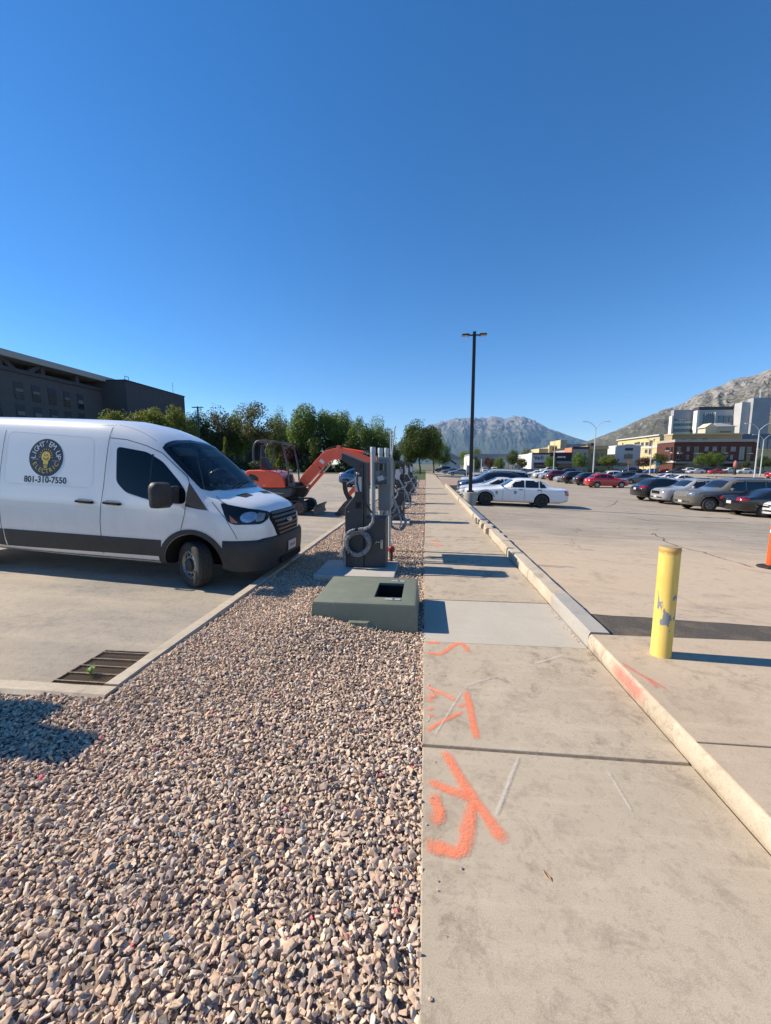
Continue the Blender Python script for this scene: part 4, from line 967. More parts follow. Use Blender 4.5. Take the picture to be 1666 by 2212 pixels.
SP['hatch'] = dict(name='hatchback', L=4.0, W=1.72, H=1.50, wb=2.55, fo=.80, r=.31, nose_z=.84, cowl=(.85, 1.0), roof=(.15, -1.1), rear=(-1.78, 1.05), tail_z=.98, belt=(.96, 1.03), glass_end=(-1.25, -1.55), pillars=[-.30, -1.0], seams=[.72, -.28, -1.05], handles=[-.12, -.9], head=(.68, .84), tail=(.78, 1.05, .36), grille=(.52, .66, .22), steep=1, plate_z=.62)
SP['pickup'] = dict(name='pickup_truck', L=5.6, W=2.0, H=1.88, wb=3.5, fo=.95, r=.40, gc=.32, nose_z=1.14, cowl=(1.10, 1.24), roof=(.58, -.75), rear=(-.98, 1.30), tail_z=1.06, belt=(1.16, 1.18), glass_end=(-.82, -.88), pillars=[-.12], seams=[1.02, -.10, -.98], handles=[.1, -.8], head=(.90, 1.10), tail=(.72, 1.0, .42), grille=(.76, 1.10, .28), bed=1, plate_z=.58)
PROTO = {}; USED = set()
def car(kind, X, Y, heading, c, label, group=None, zf=zlot, wheels=None, rough=.22, metal=0., category='car', z=None):
    if kind not in PROTO: PROTO[kind] = make_car(SP[kind])
    p = PROTO[kind]
    o = p if kind not in USED else copy_tree(p); USED.add(kind)
    o.name = SP[kind]['name']
    c_, s_ = math.cos(heading), math.sin(heading); wb = SP[kind]['wb'] / 2; tw = SP[kind]['W'] / 2 - .12
    zz = [zf(X + c_ * a - s_ * b, Y + s_ * a + c_ * b) for a in (wb, -wb) for b in (tw, -tw)]
    z0 = sum(zz) / 4 if z is None else z
    pit = math.atan2(-((zz[0] + zz[1]) - (zz[2] + zz[3])) / 2, 2 * wb); rol = math.atan2(((zz[0] + zz[2]) - (zz[1] + zz[3])) / 2, 2 * tw)
    if z is not None: pit = rol = 0
    o.location = (X, Y, z0); o.rotation_euler = (rol, pit, heading)
    m = paint(c, rough, metal)
    for ch in o.children:
        if ch.name.split('.')[0] in ('body', 'mirror'):
            ch.material_slots[0].link = 'OBJECT'; ch.material_slots[0].material = m
    tag(o, label, category, group); return o
def car_px(kind, px, py, nose, c, label, group, dy=0., **k):
    """px, py: ground contact of the near-side wheel closest to the left picture edge; nose -1 = faces left."""
    q = gl(px, py); S = SP[kind]
    return car(kind, q.x + S['wb'] / 2, q.y + S['W'] / 2 - .1 + dy, math.pi if nose < 0 else 0., c, label, group, **k)
GA = 'cars parked nose to the curb beside the sidewalk'; GB = 'cars parked in the right-hand row of the car park'; GS = 'cars parked along the far street'
W_, SIL, GRY, DGR, BLK, RED, DRED, BLU = (.72, .72, .71), (.42, .43, .44), (.22, .23, .24), (.045, .047, .052), (.012, .012, .014), (.42, .012, .02), (.13, .008, .012), (.10, .14, .20)
sed = car_px('old_sedan', 1047, 1091, -1, (.74, .74, .75), 'white retired police-style sedan with black wheels beside the lamp base', GA)
# primer patch and spotlight of the old sedan
vbm = bmesh.new(); vbm.from_mesh([c for c in sed.children if c.name.startswith('body')][0].data); vbs = BVHTree.FromBMesh(vbm); vbm.free()
cxw = SP['old_sedan']['wb'] / 2
rg_ = [(cxw + .50 * math.cos(a), .345 + .50 * math.sin(a)) for a in np.linspace(R(20), R(165), 16)] + [(cxw + .42 * math.cos(a), .345 + .42 * math.sin(a)) for a in np.linspace(R(165), R(20), 16)]
decal(vbs, rg_, 'y', 1, .004, 'primer_patch', pm('primer', (.26, .28, .31), .7), sed, cell=.2)
decal(vbs, [(cxw - .50, .78), (cxw - .62, .80), (cxw - .63, .62), (cxw - .52, .62)], 'y', 1, .004, 'primer_patch', 'primer', sed, cell=.2)
decal(vbs, [(-.16, .80), (-.05, .84), (.02, .80), (-.02, .66), (-.10, .64)], 'y', 1, .004, 'primer_patch', 'primer', sed, cell=.2)
MB().tube([(.55, .93, 1.02), (.62, .99, 1.10)], [.05, .075], 10).build('spotlight', 'chrome', sed)
q0 = sed.location
car('sedan', 4.35, q0.y + 2.95, math.pi, (.50, .52, .55), 'silver sedan between the white sedan and the dark blue wagon', GA)
car('suv', 4.55, q0.y + 6.2, math.pi, (.018, .024, .05), 'dark navy wagon third in line from the lamp base', GA)
car('big_suv', 5.3, q0.y + 9.4, math.pi, (.45, .47, .48), 'tall silver vehicle half hidden behind the navy wagon', GA)
car('suv', 7.2, q0.y + 23.5, math.pi, (.05, .012, .016), 'dark maroon people carrier beyond the gravel island', GA)
car_px('sedan', 978, 1027, -1, (.16, .21, .28), 'blue grey sedan nose to the sidewalk past the gravel island', GA)
car_px('sedan', 962, 1023.5, -1, (.09, .14, .18), 'dark teal sedan behind the blue grey sedan past the island', GA)
car_px('suv', 947, 1020.5, -1, BLK, 'black suv farthest along the sidewalk row', GA)
p1 = at(1046, 1018, 120); car('pickup', p1.x, 120, -R(90), SIL, 'silver pickup truck facing the camera left of the white pickup', 'pickups facing the camera')
p1 = at(1067.5, 1018, 120); car('pickup', p1.x, 120, -R(90), W_, 'white pickup truck facing the camera right of the silver pickup', 'pickups facing the camera')
B = [('sedan', 1103.6, 1024.5, -1, W_, 'white sedan at the far left end of the right-hand row'), ('cuv', 1116.4, 1026, -1, GRY, 'dark grey crossover next to the farthest white sedan'),
     ('sedan', 1143, 1030.5, -1, W_, 'long white sedan with tinted windows in the far row'), ('cuv', 1164, 1033, -1, (.74, .74, .74), 'white crossover nose out beside the silver hatchback'),
     ('hatch', 1177, 1035.5, -1, (.36, .38, .41), 'silver grey hatchback squeezed between white and dark red cars'), ('suv', 1196.6, 1038.5, 1, DRED, 'dark red people carrier with its tail to the aisle'),
     ('sedan', 1214.5, 1042, -1, (.40, .41, .45), 'silver sedan between the dark red carrier and a black suv'), ('suv', 1233.5, 1045.2, 1, (.016, .016, .018), 'black suv tail out beside the silver sedan'),
     ('cuv', 1260.8, 1049, 1, (.02, .022, .024), 'charcoal crossover tail out next to the red crossover'), ('cuv', 1289.3, 1054, 1, RED, 'bright red crossover parked side on at the end of its row'),
     ('cuv', 1411.7, 1083.4, 1, BLK, 'glossy black crossover with its tail toward the lamp post'), ('suv', 1462, 1091, -1, (.30, .31, .32), 'silver suv with a bright grille beside the black crossover'),
     ('big_suv', 1530, 1105, -1, (.125, .118, .105), 'grey brown full size suv with a peeling bumper'), ('sedan', 1648, 1118, 1, (.010, .010, .012), 'black sedan with red tail lamps nearest the orange delineator')]
BO = [car_px(k, x, y, d, c, lb, GB) for (k, x, y, d, c, lb) in B]
# second rank behind
for (k, x, y, d, c, lb) in [('suv', 1299, 1042, -1, W_, 'white suv whose roof shows behind the red crossover'), ('cuv', 1327, 1044.5, -1, DGR, 'dark grey crossover tucked behind the red crossover'),
                            ('sedan', 1362, 1046.5, -1, (.06, .065, .075), 'slate grey sedan just right of the red crossover'), ('sedan', 1446, 1050, -1, (.70, .70, .69), 'white sedan seen over the roof of the black crossover'),
                            ('sedan', 1420, 1045, -1, (.60, .60, .60), 'pale sedan behind the slate grey one'), ('big_suv', 1174, 1021, -1, W_, 'white long suv behind the dark red carrier'),
                            ('suv', 1160, 1018, -1, (.66, .66, .65), 'white boxy van far behind the white crossover'), ('sedan', 1131, 1024, -1, (.07, .03, .04), 'dark plum sedan behind the grey crossover'),
                            ('sedan', 1240, 1034, -1, (.02, .02, .022), 'black sedan behind the charcoal crossover'), ('suv', 1212, 1029, -1, BLK, 'black suv roof behind the dark red carrier')]:
    car_px(k, x, y, d, c, lb, GB)
q = gl(1716, 1124); car('sedan', q.x + 1.3, q.y + .6, math.pi, (.60, .62, .64), 'white car whose nose just enters at the right edge', GB)
# far street
for (k, px, Y, d, c, lb) in [('hatch', 1406, 124, -1, (.02, .09, .34), 'bright blue hatchback by the far lamp post'), ('suv', 1359, 126, -1, BLK, 'black suv below the orange warning sign'), ('sedan', 1458, 123, -1, (.03, .04, .045), 'dark sedan in front of the brick building corner'),
                             ('suv', 1484, 127, -1, (.74, .74, .74), 'white suv in front of the brick shopfront'), ('sedan', 1502, 123, -1, (.70, .70, .7), 'white sedan left of the two round street trees'), ('suv', 1529, 124, 1, (.02, .025, .04), 'dark blue suv below the street trees'),
                             ('sedan', 1552, 119, 1, (.36, .012, .02), 'bright red sedan on the far street'), ('suv', 1573, 127, -1, (.7, .7, .7), 'white suv behind the far red sedan'), ('cuv', 1606, 122, -1, (.66, .66, .62), 'cream crossover left of the twin lamp posts'),
                             ('sedan', 1636, 126, 1, (.1, .1, .11), 'grey sedan behind the twin lamp posts'), ('sedan', 1440, 128, 1, (.3, .02, .02), 'red car half hidden beside the round dark tree'), ('sedan', 1375, 128, -1, (.03, .03, .03), 'black car right of the orange warning sign')]:
    p = at(px, 1015, Y); car(k, p.x, Y, 0. if d > 0 else math.pi, c, lb, GS, z=-.93)
p = at(1672, 1025, 84); car('pickup', p.x + 1.5, 84, math.pi, (.5, .01, .02), 'red pickup truck cut by the right picture edge', GS, z=-.93)
# left car park
car('hatch', -4.85, 30.9, R(-4), (.006, .085, .21), 'bright blue hatchback seen under the digger boom', zf=lambda x, y: zleft(x))
car('pickup', -4.6, 34.2, 0., W_, 'white pickup truck standing behind the charger row', zf=lambda x, y: zleft(x))
p = gp(485, 1052, .08); car('sedan', p.x, p.y, R(170), (.10, .11, .12), 'dark grey sedan behind the digger', zf=lambda x, y: zleft(x))
# ================================================================== utility box, chargers, meter stand, bollard, lamp, digger
g = NG('box_green'); tc = g.n.new('ShaderNodeTexCoord').outputs['Object']
c = g.mix(g.ramp(g.noise(3, 5, .6, vec=tc), .35, .7), (.140, .158, .118), (.170, .185, .140)); c = g.mix(g.math('MULTIPLY', g.ramp(g.noise(7, 6, .7, vec=tc, dist=2), .56, .72), .5), c, (.25, .27, .235))
g.bump(g.noise(350, 2, .5, vec=tc), .2, .002); g.out(c, .62)
bx0, bx1, by0, by1, bz = -1.20, -.085, 3.99, 4.98, .285
t = empty('utility_vault', (-.64, 4.48, -.06)); tag(t, 'low green fibreglass utility box with an open square hatch', 'utility box')
def loc_(p): return (p[0] + .64, p[1] - 4.48, p[2] + .06)
o_ = [(bx0, by0), (bx1, by0), (bx1, by1), (bx0, by1)]; hx0, hx1, hy0, hy1 = -.555, -.245, 4.20, 4.73
inn = [(hx0, hy0), (hx1, hy0), (hx1, hy1), (hx0, hy1)]
fl = .035
ring = []
for (u, v) in o_:
    ring.append((u, v))
def ins(p, d): return (p[0] + (d if p[0] == bx0 else -d), p[1] + (d if p[1] == by0 else -d))
lv = [[(p[0] + (-fl if p[0] == bx0 else fl), p[1] + (-fl if p[1] == by0 else fl), -.12) for p in o_], [(p[0], p[1], bz - .03) for p in o_], [(*ins(p, .008), bz - .007) for p in o_], [(*ins(p, .028), bz) for p in o_],
      [(p[0], p[1], bz) for p in inn], [(p[0], p[1], bz - .03) for p in inn]]
vs_ = [loc_(p) for r_ in lv for p in r_]
fs = [(i * 4 + j, i * 4 + (j + 1) % 4, (i + 1) * 4 + (j + 1) % 4, (i + 1) * 4 + j) for i in range(5) for j in range(4)]
MB().add(vs_, fs).build('cover', 'box_green', t, smooth=20)
iv = [loc_((p[0], p[1], z)) for z in (bz - .03, -.5) for p in inn]
MB().add(iv, [(0, 1, 5, 4), (1, 2, 6, 5), (2, 3, 7, 6), (3, 0, 4, 7), (4, 5, 6, 7)]).build('hatch_pit', 'pit', t)
for (a, b, yy) in ((-.41, -.245, 4.80), (-.425, -.255, 4.125)):
    h = MB().b2(loc_((a, yy - .017, bz + .001)), loc_((b, yy + .017, bz + .010))).build('latch', pm('latch_grey', (.45, .47, .45), .5), t, bevel=.006)
    c0 = loc_(((a + b) / 2, yy, bz + .010)); MB().lathe([(.013, 0), (.013, .012), (.004, .014)], 10, Matrix.Translation(c0)).build('bolt', 'galv', h)
# raised hand-hold moulded on the front
MB().add([loc_(p) for p in ((-.80, by0 - .012, .10), (-.565, by0 - .012, .10), (-.50, by0 - .025, .0), (-.83, by0 - .025, .0), (-.775, by0 - .05, .085), (-.60, by0 - .05, .085), (-.55, by0 - .062, .01), (-.80, by0 - .062, .01))],
         [(0, 1, 5, 4), (1, 2, 6, 5), (2, 3, 7, 6), (3, 0, 4, 7), (4, 5, 6, 7)]).build('hand_hold', 'box_green', t)

# equipment pads
pm('charger_grey', (.046, .048, .053), .55, c2=(.056, .058, .061), scale=5, bump=.08, bscale=250, spec=.4)
pm('charger_side', (.060, .062, .066), .5)
pm('meter_grey', (.205, .225, .235), .5, c2=(.18, .20, .21), scale=4, spec=.4)
pm('pvc_grey', (.40, .44, .46), .5, c2=(.34, .38, .40), scale=10)
pm('cable_black', (.012, .012, .013), .5)
g = NG('cable_wrap'); tc = g.n.new('ShaderNodeTexCoord').outputs['Object']
w1 = g.noise(45, 5, .75, vec=tc, dist=1.5); c = g.mix(g.ramp(w1, .42, .74), (.06, .062, .068), (.56, .58, .62)); g.bump(w1, .8, .01); g.out(c, .25)
pm('wrap_pale', (.52, .53, .55), .35, c2=(.30, .31, .33), scale=40, bump=.5, bscale=60); pm('paper', (.62, .62, .64), .8); pm('steel_bright', (.55, .55, .54), .3, .9)
for py in PADS:
    struct(MB().b2((PADX0, py, -.20), (PADX1, py + PADD, .05)).build('equipment_pad', 'concrete_pad', bevel=.012))
def coil(cx, cy, cz, r_, n, th, parent, seed, flat=.03):
    rr = random.Random(seed)
    for k in range(n):
        r0 = r_ * rr.uniform(.86, 1.04); ox, oz = rr.uniform(-.02, .02), rr.uniform(-.03, .01); oy = rr.uniform(-flat, flat); ph = rr.uniform(0, 6)
        pts = []
        for i in range(33):
            a = 2 * math.pi * i / 32
            pts.append((cx + ox + r0 * math.cos(a), cy + oy + .012 * math.sin(2 * a + ph), cz + oz + r0 * 1.0 * math.sin(a) + .012 * math.sin(3 * a + ph)))
        MB().tube(pts, th, 7, cap=False).build('cable_loop', 'cable_wrap', parent, smooth=True)
def charger(Y0, label, first):
    t = empty('ev_charger', (-1.0, Y0, .05)); tag(t, label, 'charger', 'chargers along the gravel strip')
    post = [(-.31, 0), (-.005, 0), (-.005, 1.74), (-.36, 1.885), (-.365, 1.77), (-.145, 1.635), (-.145, 1.20), (-.31, .99)]
    MB().prism(post, 'y', 0, .40).build('pedestal', 'charger_grey', t, bevel=.012)
    MB().b2((-.002, .03, .62), (.052, .37, 1.735)).build('side_cover', 'charger_side', t, bevel=.01)
    MB().b2((.004, .015, .01), (.36, .44, .83)).build('cabinet', 'charger_grey', t, bevel=.008)
    MB().b2((-.055, -.006, 1.655), (-.020, .012, 1.69)).build('badge', 'black_gloss', t, bevel=.008)
    sc_ = MB().b2((-.135, -.008, .985), (-.035, .01, 1.09)).build('socket', 'black_gloss', t, bevel=.004)
    MB().b2((-.115, -.010, 1.0), (-.055, -.004, 1.07)).build('socket_recess', 'pit', sc_)
    MB().lathe([(.028, 0), (.028, .03), (.018, .045)], 14, Matrix.Translation((-.09, -.0, 1.55)) @ RX90).build('cable_gland', 'steel_bright', t, smooth=30)
    MB().b2((-.137, -.004, 1.26), (-.030, -.001, 1.50)).build('paper_notice', 'paper', t)
    MB().lathe([(.010, 0), (.010, .012)], 10, Matrix.Translation((-.25, 0, .93)) @ RX90).build('lock', 'steel_bright', t)
    h = MB().b2((.275, -.006, .325), (.315, .016, .475)).build('handle_plate', 'steel_bright', t, bevel=.004)
    MB().tube([(.295, -.02, .445), (.29, -.035, .44), (.215, -.035, .445), (.20, -.03, .425)], .011, 7).build('lever', 'steel_bright', h, smooth=True)
    MB().tube([(-.09, -.03, 1.55), (-.093, -.055, 1.50), (-.092, -.06, 1.40), (-.06, -.06, 1.26), (0, -.06, 1.14), (.08, -.06, 1.02), (.15, -.07, .92)], .016, 8).build('cable', 'cable_black', t, smooth=True)
    MB().tube([(.15, -.07, .925), (.17, -.08, .86), (.165, -.09, .78), (.11, -.10, .70), (.03, -.10, .665), (-.05, -.10, .655), (-.11, -.10, .62)], [.018, .024, .026, .028, .030, .032, .03], 8).build('wrapped_cable', 'cable_wrap', t, smooth=True)
    coil(-.095, -.085, .44, .205, 6, .024, t, 40 + first, .03)
    MB().box((-.10, -.09, .655), (.06, .09, .05), ry=.3).build('strap', 'cable_black', t, bevel=.015)
    MB().box((-.225, -.09, .255), (.05, .09, .05), ry=-.6).build('strap', 'cable_black', t, bevel=.015)
    bag = MB()
    bag.tube([(-.33, -.03, .62), (-.36, -.03, .48), (-.37, -.03, .38)], .006, 5).build('tie', 'cable_wrap', t)
    bag = MB(); bag.tube([(-.32, -.06, .36), (-.34, -.06, .27), (-.335, -.06, .18), (-.31, -.06, .11)], [.02, .05, .055, .02], 7).build('plastic_wrap', 'cable_wrap', t, smooth=True)
    if not first:
        rr = random.Random(Y0)
        MB().tube([(.06, .1, 1.45), (.25, .12, 1.15), (.46, .1, .80), (.52, .08, .55), (.46, .05, .38), (.36, .03, .34)], .017, 7).build('cable', 'wrap_pale', t, smooth=True)
        MB().tube([(.06, .2, 1.5), (.2, .2, 1.25), (.36, .2, .95), (.44, .2, .70), (.38, .2, .50)], .013, 7).build('cable', 'wrap_pale', t, smooth=True)
        coil(.45, -.03, .50, .13, 2, .014, t, int(Y0), .03)
        MB().b2((.10, -.01, 1.25), (.22, -.003, 1.55)).build('paper_notice', 'paper', t)
    return t
for i, py in enumerate(PADS[:5]):
    charger(py + .50, ('charcoal charger with a coiled wrapped cable, nearest the green box', 'second charcoal charger along the gravel, behind the meter box', 'third charcoal charger along the gravel', 'fourth charcoal charger along the gravel', 'farthest charcoal charger in the row')[i], i == 0)
# meter stand
t = empty('meter_stand', (-.75, 7.4, -.05)); tag(t, 'light grey electric meter enclosure on plastic conduits behind the first charger', 'meter box')
def pipe(x, y, z0, z1, r_, collar=True):
    MB().tube([(x, y, z0), (x, y, z1)], r_, 16).build('conduit', 'pvc_grey', t, smooth=True)
    if collar: MB().lathe([(r_ + .006, z1 - .10), (r_ + .007, z1 - .01), (r_ + .002, z1 + .004), (r_ - .006, z1 + .004), (r_ - .006, z1 - .05)], 18, Matrix.Translation((x, y, 0))).build('collar', 'pvc_grey', t, smooth=35)
pipe(-.185, -.40, 0, 2.10, .043); pipe(-.10, .02, 0, 2.10, .043); pipe(-.03, .50, 0, 2.12, .040)
pipe(.04, -.30, 0, 1.0, .03, False); pipe(.085, -.10, 0, 1.0, .024, False)
MB().b2((-.10, -.36, .97), (.115, .36, 1.93)).build('enclosure', 'meter_grey', t, bevel=.008)
MB().b2((.116, -.33, 1.02), (.124, .33, 1.88)).build('side_door', 'meter_grey', t, bevel=.004)
mp = MB(); a0, a1, b0, b1, yf = -.155, .085, 1.43, 1.84, -.46
mp.b2((a0, yf, b0), (a1, -.361, b0 + .02)); mp.b2((a0, yf, b1 - .02), (a1, -.361, b1)); mp.b2((a0, yf, b0 + .0205), (a0 + .018, -.361, b1 - .0205)); mp.b2((a1 - .018, yf, b0 + .0205), (a1, -.361, b1 - .0205)); mp.b2((a0 + .0185, -.385, b0 + .0205), (a1 - .0185, -.361, b1 - .0205))
mo = mp.build('meter_can', 'meter_grey', t)
MB().b2((-.07, -.43, 1.70), (-.005, -.386, 1.80)).build('meter_jaw', 'black_plastic', mo, bevel=.01)
for zz in (1.715, 1.75, 1.785): MB().b2((-.085, -.425, zz - .006), (.01, -.405, zz + .006)).build('contact', 'steel_bright', mo)
MB().box((-.045, -.452, 1.555), (.11, .004, .085), ry=-.25).build('paper_notice', 'paper', mo); MB().box((-.10, -.40, 1.63), (.075, .004, .1)).build('paper_notice', pm('paper_grey', (.36, .38, .40), .8), mo)
MB().lathe([(.014, 0), (.014, .02)], 10, Matrix.Translation((-.035, -.46, 1.455)) @ RX90).build('seal', 'black_plastic', mo)
MB().b2((a0 + .02, -.425, 1.53), (a1 - .02, -.42, 1.585)).build('shelf', pm('meter_pale', (.33, .36, .36), .5), mo)
MB().tube([(.09, .05, 1.90), (.095, .05, 2.42)], .014, 8).build('conduit', 'pvc_grey', t, smooth=True)
MB().tube([(.10, .12, 1.90), (.15, .14, 2.38), (.155, .14, 2.47), (.175, .14, 2.52)], .014, 8).build('conduit', 'pvc_grey', t, smooth=True)
MB().tube([(.13, .1, 1.2), (.24, .05, .95), (.30, .0, .72), (.27, -.05, .58), (.17, -.06, .62)], .016, 7).build('cable', 'wrap_pale', t, smooth=True)
coil(.23, .05, .72, .15, 3, .018, t, 77, .04)
# red valve marker
t = empty('valve_post', (-.60, 6.86, -.03)); tag(t, 'short red painted valve stub behind the first charger', 'valve')
pm('red_paint', (.30, .018, .022), .5, c2=(.18, .015, .015), scale=20)
MB().tube([(0, 0, 0), (.01, 0, .25)], .03, 10).build('stem', pm('valve_brown', (.12, .05, .035), .7), t, smooth=True); MB().lathe([(.055, .24), (.062, .27), (.055, .31), (.03, .335), (.01, .34)], 14, Matrix.Translation((.01, 0, 0))).build('cap', 'red_paint', t, smooth=30)
MB().tube([(-.13, 0, .06), (-.01, 0, .05)], .022, 8).build('side_arm', 'red_paint', t, smooth=True); MB().lathe([(.04, -.02), (.045, 0), (.04, .02)], 10, Matrix.Translation((-.12, 0, .06)) @ RX90).build('handwheel', 'red_paint', t)

# bollard
g = NG('bollard_yellow'); tc = g.n.new('ShaderNodeTexCoord').outputs['Object']; qz = g.n.new('ShaderNodeSeparateXYZ'); g.L(tc, qz.inputs[0])
c = g.mix(g.ramp(g.noise(9, 5, .65, vec=tc, stretch=(1, 1, .35)), .35, .7), (.76, .55, .15), (.67, .45, .10))
band = g.math('SUBTRACT', 1.0, g.math('MULTIPLY', g.math('ABSOLUTE', g.math('SUBTRACT', qz.outputs[2], .40)), 6.0))
chip = g.math('ADD', g.noise(11, 5, .6, vec=tc, stretch=(1.5, 1.5, .55)), g.math('MULTIPLY', g.math('MAXIMUM', band, -.6), .12))
c = g.mix(g.ramp(chip, .625, .64), c, (.20, .22, .24))
c = g.mix(g.ramp(g.math('ADD', qz.outputs[2], g.math('MULTIPLY', g.noise(20, 3, vec=tc), .05)), .905, .925), c, (.50, .32, .10)); g.bump(chip, .15, .004); g.out(c, .55)
b_ = gp(1436, 1421, .13)
t = empty('bollard', (b_.x, b_.y + .06, .129)); t.rotation_euler = (R(-.6), R(.6), 0); tag(t, 'chipped yellow steel bollard casting a long shadow to the right', 'bollard')
MB().lathe([(.079, 0), (.0765, .01), (.0765, .905), (.0785, .908), (.0785, .93), (.074, .938)], 32).build('post', 'bollard_yellow', t, smooth=30)
MB().lathe([(.072, .937), (.072, .9425), (.001, .944)], 32).build('cap', pm('cap_stone', (.42, .34, .22), .9, c2=(.25, .18, .1), scale=60), t)
ww = MB(); rr = random.Random(2)
# delineator at the right edge
d_ = gl(1663, 1227)
t = empty('delineator', (d_.x, d_.y, zlot(d_.x, d_.y))); tag(t, 'orange plastic channelizer post with white bands on a black rubber base', 'delineator')
pm('orange_plastic', (.82, .11, .02), .45, c2=(.72, .09, .018), scale=8); pm('rubber', (.02, .02, .02), .85); pm('band_white', (.70, .66, .58), .4, c2=(.55, .5, .42), scale=30)
MB().lathe([(.20, 0), (.205, .02), (.19, .045), (.10, .06), (.08, .065)], 8).build('base', 'rubber', t, bevel=.006)
MB().lathe([(.068, .05), (.064, .10), (.055, 1.0), (.05, 1.03), (.03, 1.05), (.03, 1.09), (.02, 1.10)], 24).build('post', 'orange_plastic', t, smooth=35)
for z_ in (.70, .87): MB().lathe([(.0615 - .01 * z_ * .6 + .001, z_), (.0612 - .01 * z_ * .6, z_ + .085)], 24).build('reflective_band', 'band_white', t, smooth=True)

# lamp post in the car park with concrete base
pm('lamp_bronze', (.014, .013, .014), .5)
lp = gl(1017, 1092); lp.y += .33
t = empty('lamp_post', (lp.x, lp.y, zlot(lp.x, lp.y))); tag(t, 'tall black lamp post with two flat heads on a round concrete base', 'lamp post')
MB().lathe([(.335, -.1), (.335, .66), (.32, .68), (.001, .68)], 32).build('concrete_base', 'concrete_grey', t, smooth=30)
MB().b2((-.17, -.17, .68), (.17, .17, .76)).build('base_cover', 'lamp_bronze', t, bevel=.01)
MB().tube([(0, 0, .7), (0, 0, 8.75)], [.125, .105], 4).build('pole', 'lamp_bronze', t)
for s in (-1, 1):
    MB().b2((s * .07, -.03, 8.56), (s * .27, .03, 8.62)).build('arm', 'lamp_bronze', t)
    h = MB().box((s * .43, 0, 8.60), (.36, .30, .07), ry=s * R(0)).build('lamp_head', 'lamp_bronze', t, bevel=.015)
    MB().box((s * .45, 0, 8.562), (.28, .24, .012)).build('lens', pm('lens_tan', (.55, .42, .25), .4), h)
    MB().b2((s * .32, -.02, 8.64), (s * .36, .02, 8.70)).build('sensor', 'pvc_grey', h)
def dark_lamp(px, ytop, Y, zg, label):
    p = at(px, ytop, Y); t = empty('lamp_post', (p.x, Y, zg)); tag(t, label, 'lamp post'); h = p.z - zg
    MB().tube([(0, 0, 0), (0, 0, h)], .10, 4).build('pole', 'lamp_bronze', t)
    MB().lathe([(.3, 0), (.3, .7), (.28, .72)], 16).build('concrete_base', 'concrete_grey', t)
    for s in (-1, 1): MB().box((s * .40, 0, h - .1), (.55, .3, .08)).build('lamp_head', 'lamp_bronze', t)
dark_lamp(427, 878, 46, .1, 'distant black lamp post rising behind the van roof')
def twin_lamp(px, py_base, top_y, label, arms=2, Y=None, spread=1.9):
    p = gl(px, py_base) if Y is None else at(px, 1010, Y)
    Y = p.y; zt = at(px, top_y, Y).z; t = empty('street_lamp', (p.x, Y, -.93)); tag(t, label, 'street lamp', 'galvanised street lamps across the car park'); h = zt + .93
    MB().tube([(0, 0, 0), (0, 0, h)], [.13, .075], 10).build('pole', 'galv_pale', t, smooth=True)
    MB().lathe([(.2, 0), (.2, .25), (.14, .28)], 12).build('foot', 'concrete_grey', t)
    for s in ((-1, 1) if arms == 2 else (-1,)):
        pts = [(0, 0, h - .1)] + [(s * spread * math.sin(a) ** 1.0, 0, h - .1 + 1.25 * (1 - math.cos(a)) * 1.0 if False else h - .1 + 1.2 * math.sin(a)) for a in ()] + [(s * spread * u, 0, h - .1 + 1.25 * (1 - (1 - u) ** 2.2)) for u in (.1, .25, .45, .7, 1)]
        MB().tube(pts, .05, 8).build('arm', 'galv_pale', t, smooth=True)
        MB().box((s * (spread + .25), 0, h + 1.14), (.62, .26, .12)).build('lamp_head', 'galv_pale', t, bevel=.04)
pm('galv_pale', (.55, .58, .58), .5, .3)
twin_lamp(1282, 1043, 924, 'twin arm galvanised lamp rising behind the red crossover', Y=78)
twin_lamp(1629, 1036, 929, 'nearer of the two twin arm lamps at the right edge')
twin_lamp(1641.5, 1029, 950, 'farther of the two twin arm lamps at the right edge')
twin_lamp(1403, 1028, 957, 'slim galvanised lamp in front of the round dark tree', arms=2, spread=1.5)
twin_lamp(1196, 1016, 950, 'single arm lamp in front of the white shop', arms=1, Y=104, spread=1.2)

# ------------------------------------------------------------------ digger
pm('digger_red', (.92, .125, .05), .38, c2=(.82, .10, .04), scale=3, coat=.3)
pm('digger_grey', (.075, .080, .085), .55, c2=(.05, .053, .056), scale=6); pm('digger_dark', (.020, .020, .021), .6, c2=(.035, .032, .03), scale=12)
pm('digger_tube', (.055, .06, .068), .5); pm('worn_steel', (.14, .115, .095), .6, .3, c2=(.07, .06, .05), scale=9); pm('rubber_track', (.030, .028, .026), .85, c2=(.065, .058, .048), scale=15)
DX, DY, DZ = -5.2, 14.45, -.06
t = empty('mini_excavator', (DX, DY, DZ)); tag(t, 'orange red mini excavator with an open canopy frame behind the van', 'excavator')
def q6(x, y, Y=13.75): p = at((560 + x / 5.95) * .8677, (980 + y / 5.95) * .8677, Y); return (p.x - DX, p.z - DZ)
def q2(x, y, Y=14.2): p = at((560 + x / 2.975) * .8677, (960 + y / 2.975) * .8677, Y); return (p.x - DX, p.z - DZ)
def stad(x0, x1, z0, z1, n=9):
    r_ = (z1 - z0) / 2; zc_ = (z0 + z1) / 2
    return [(x1 - r_ + r_ * math.cos(a), zc_ + r_ * math.sin(a)) for a in np.linspace(-math.pi / 2, math.pi / 2, n)] + [(x0 + r_ + r_ * math.cos(a), zc_ + r_ * math.sin(a)) for a in np.linspace(math.pi / 2, 3 * math.pi / 2, n)]
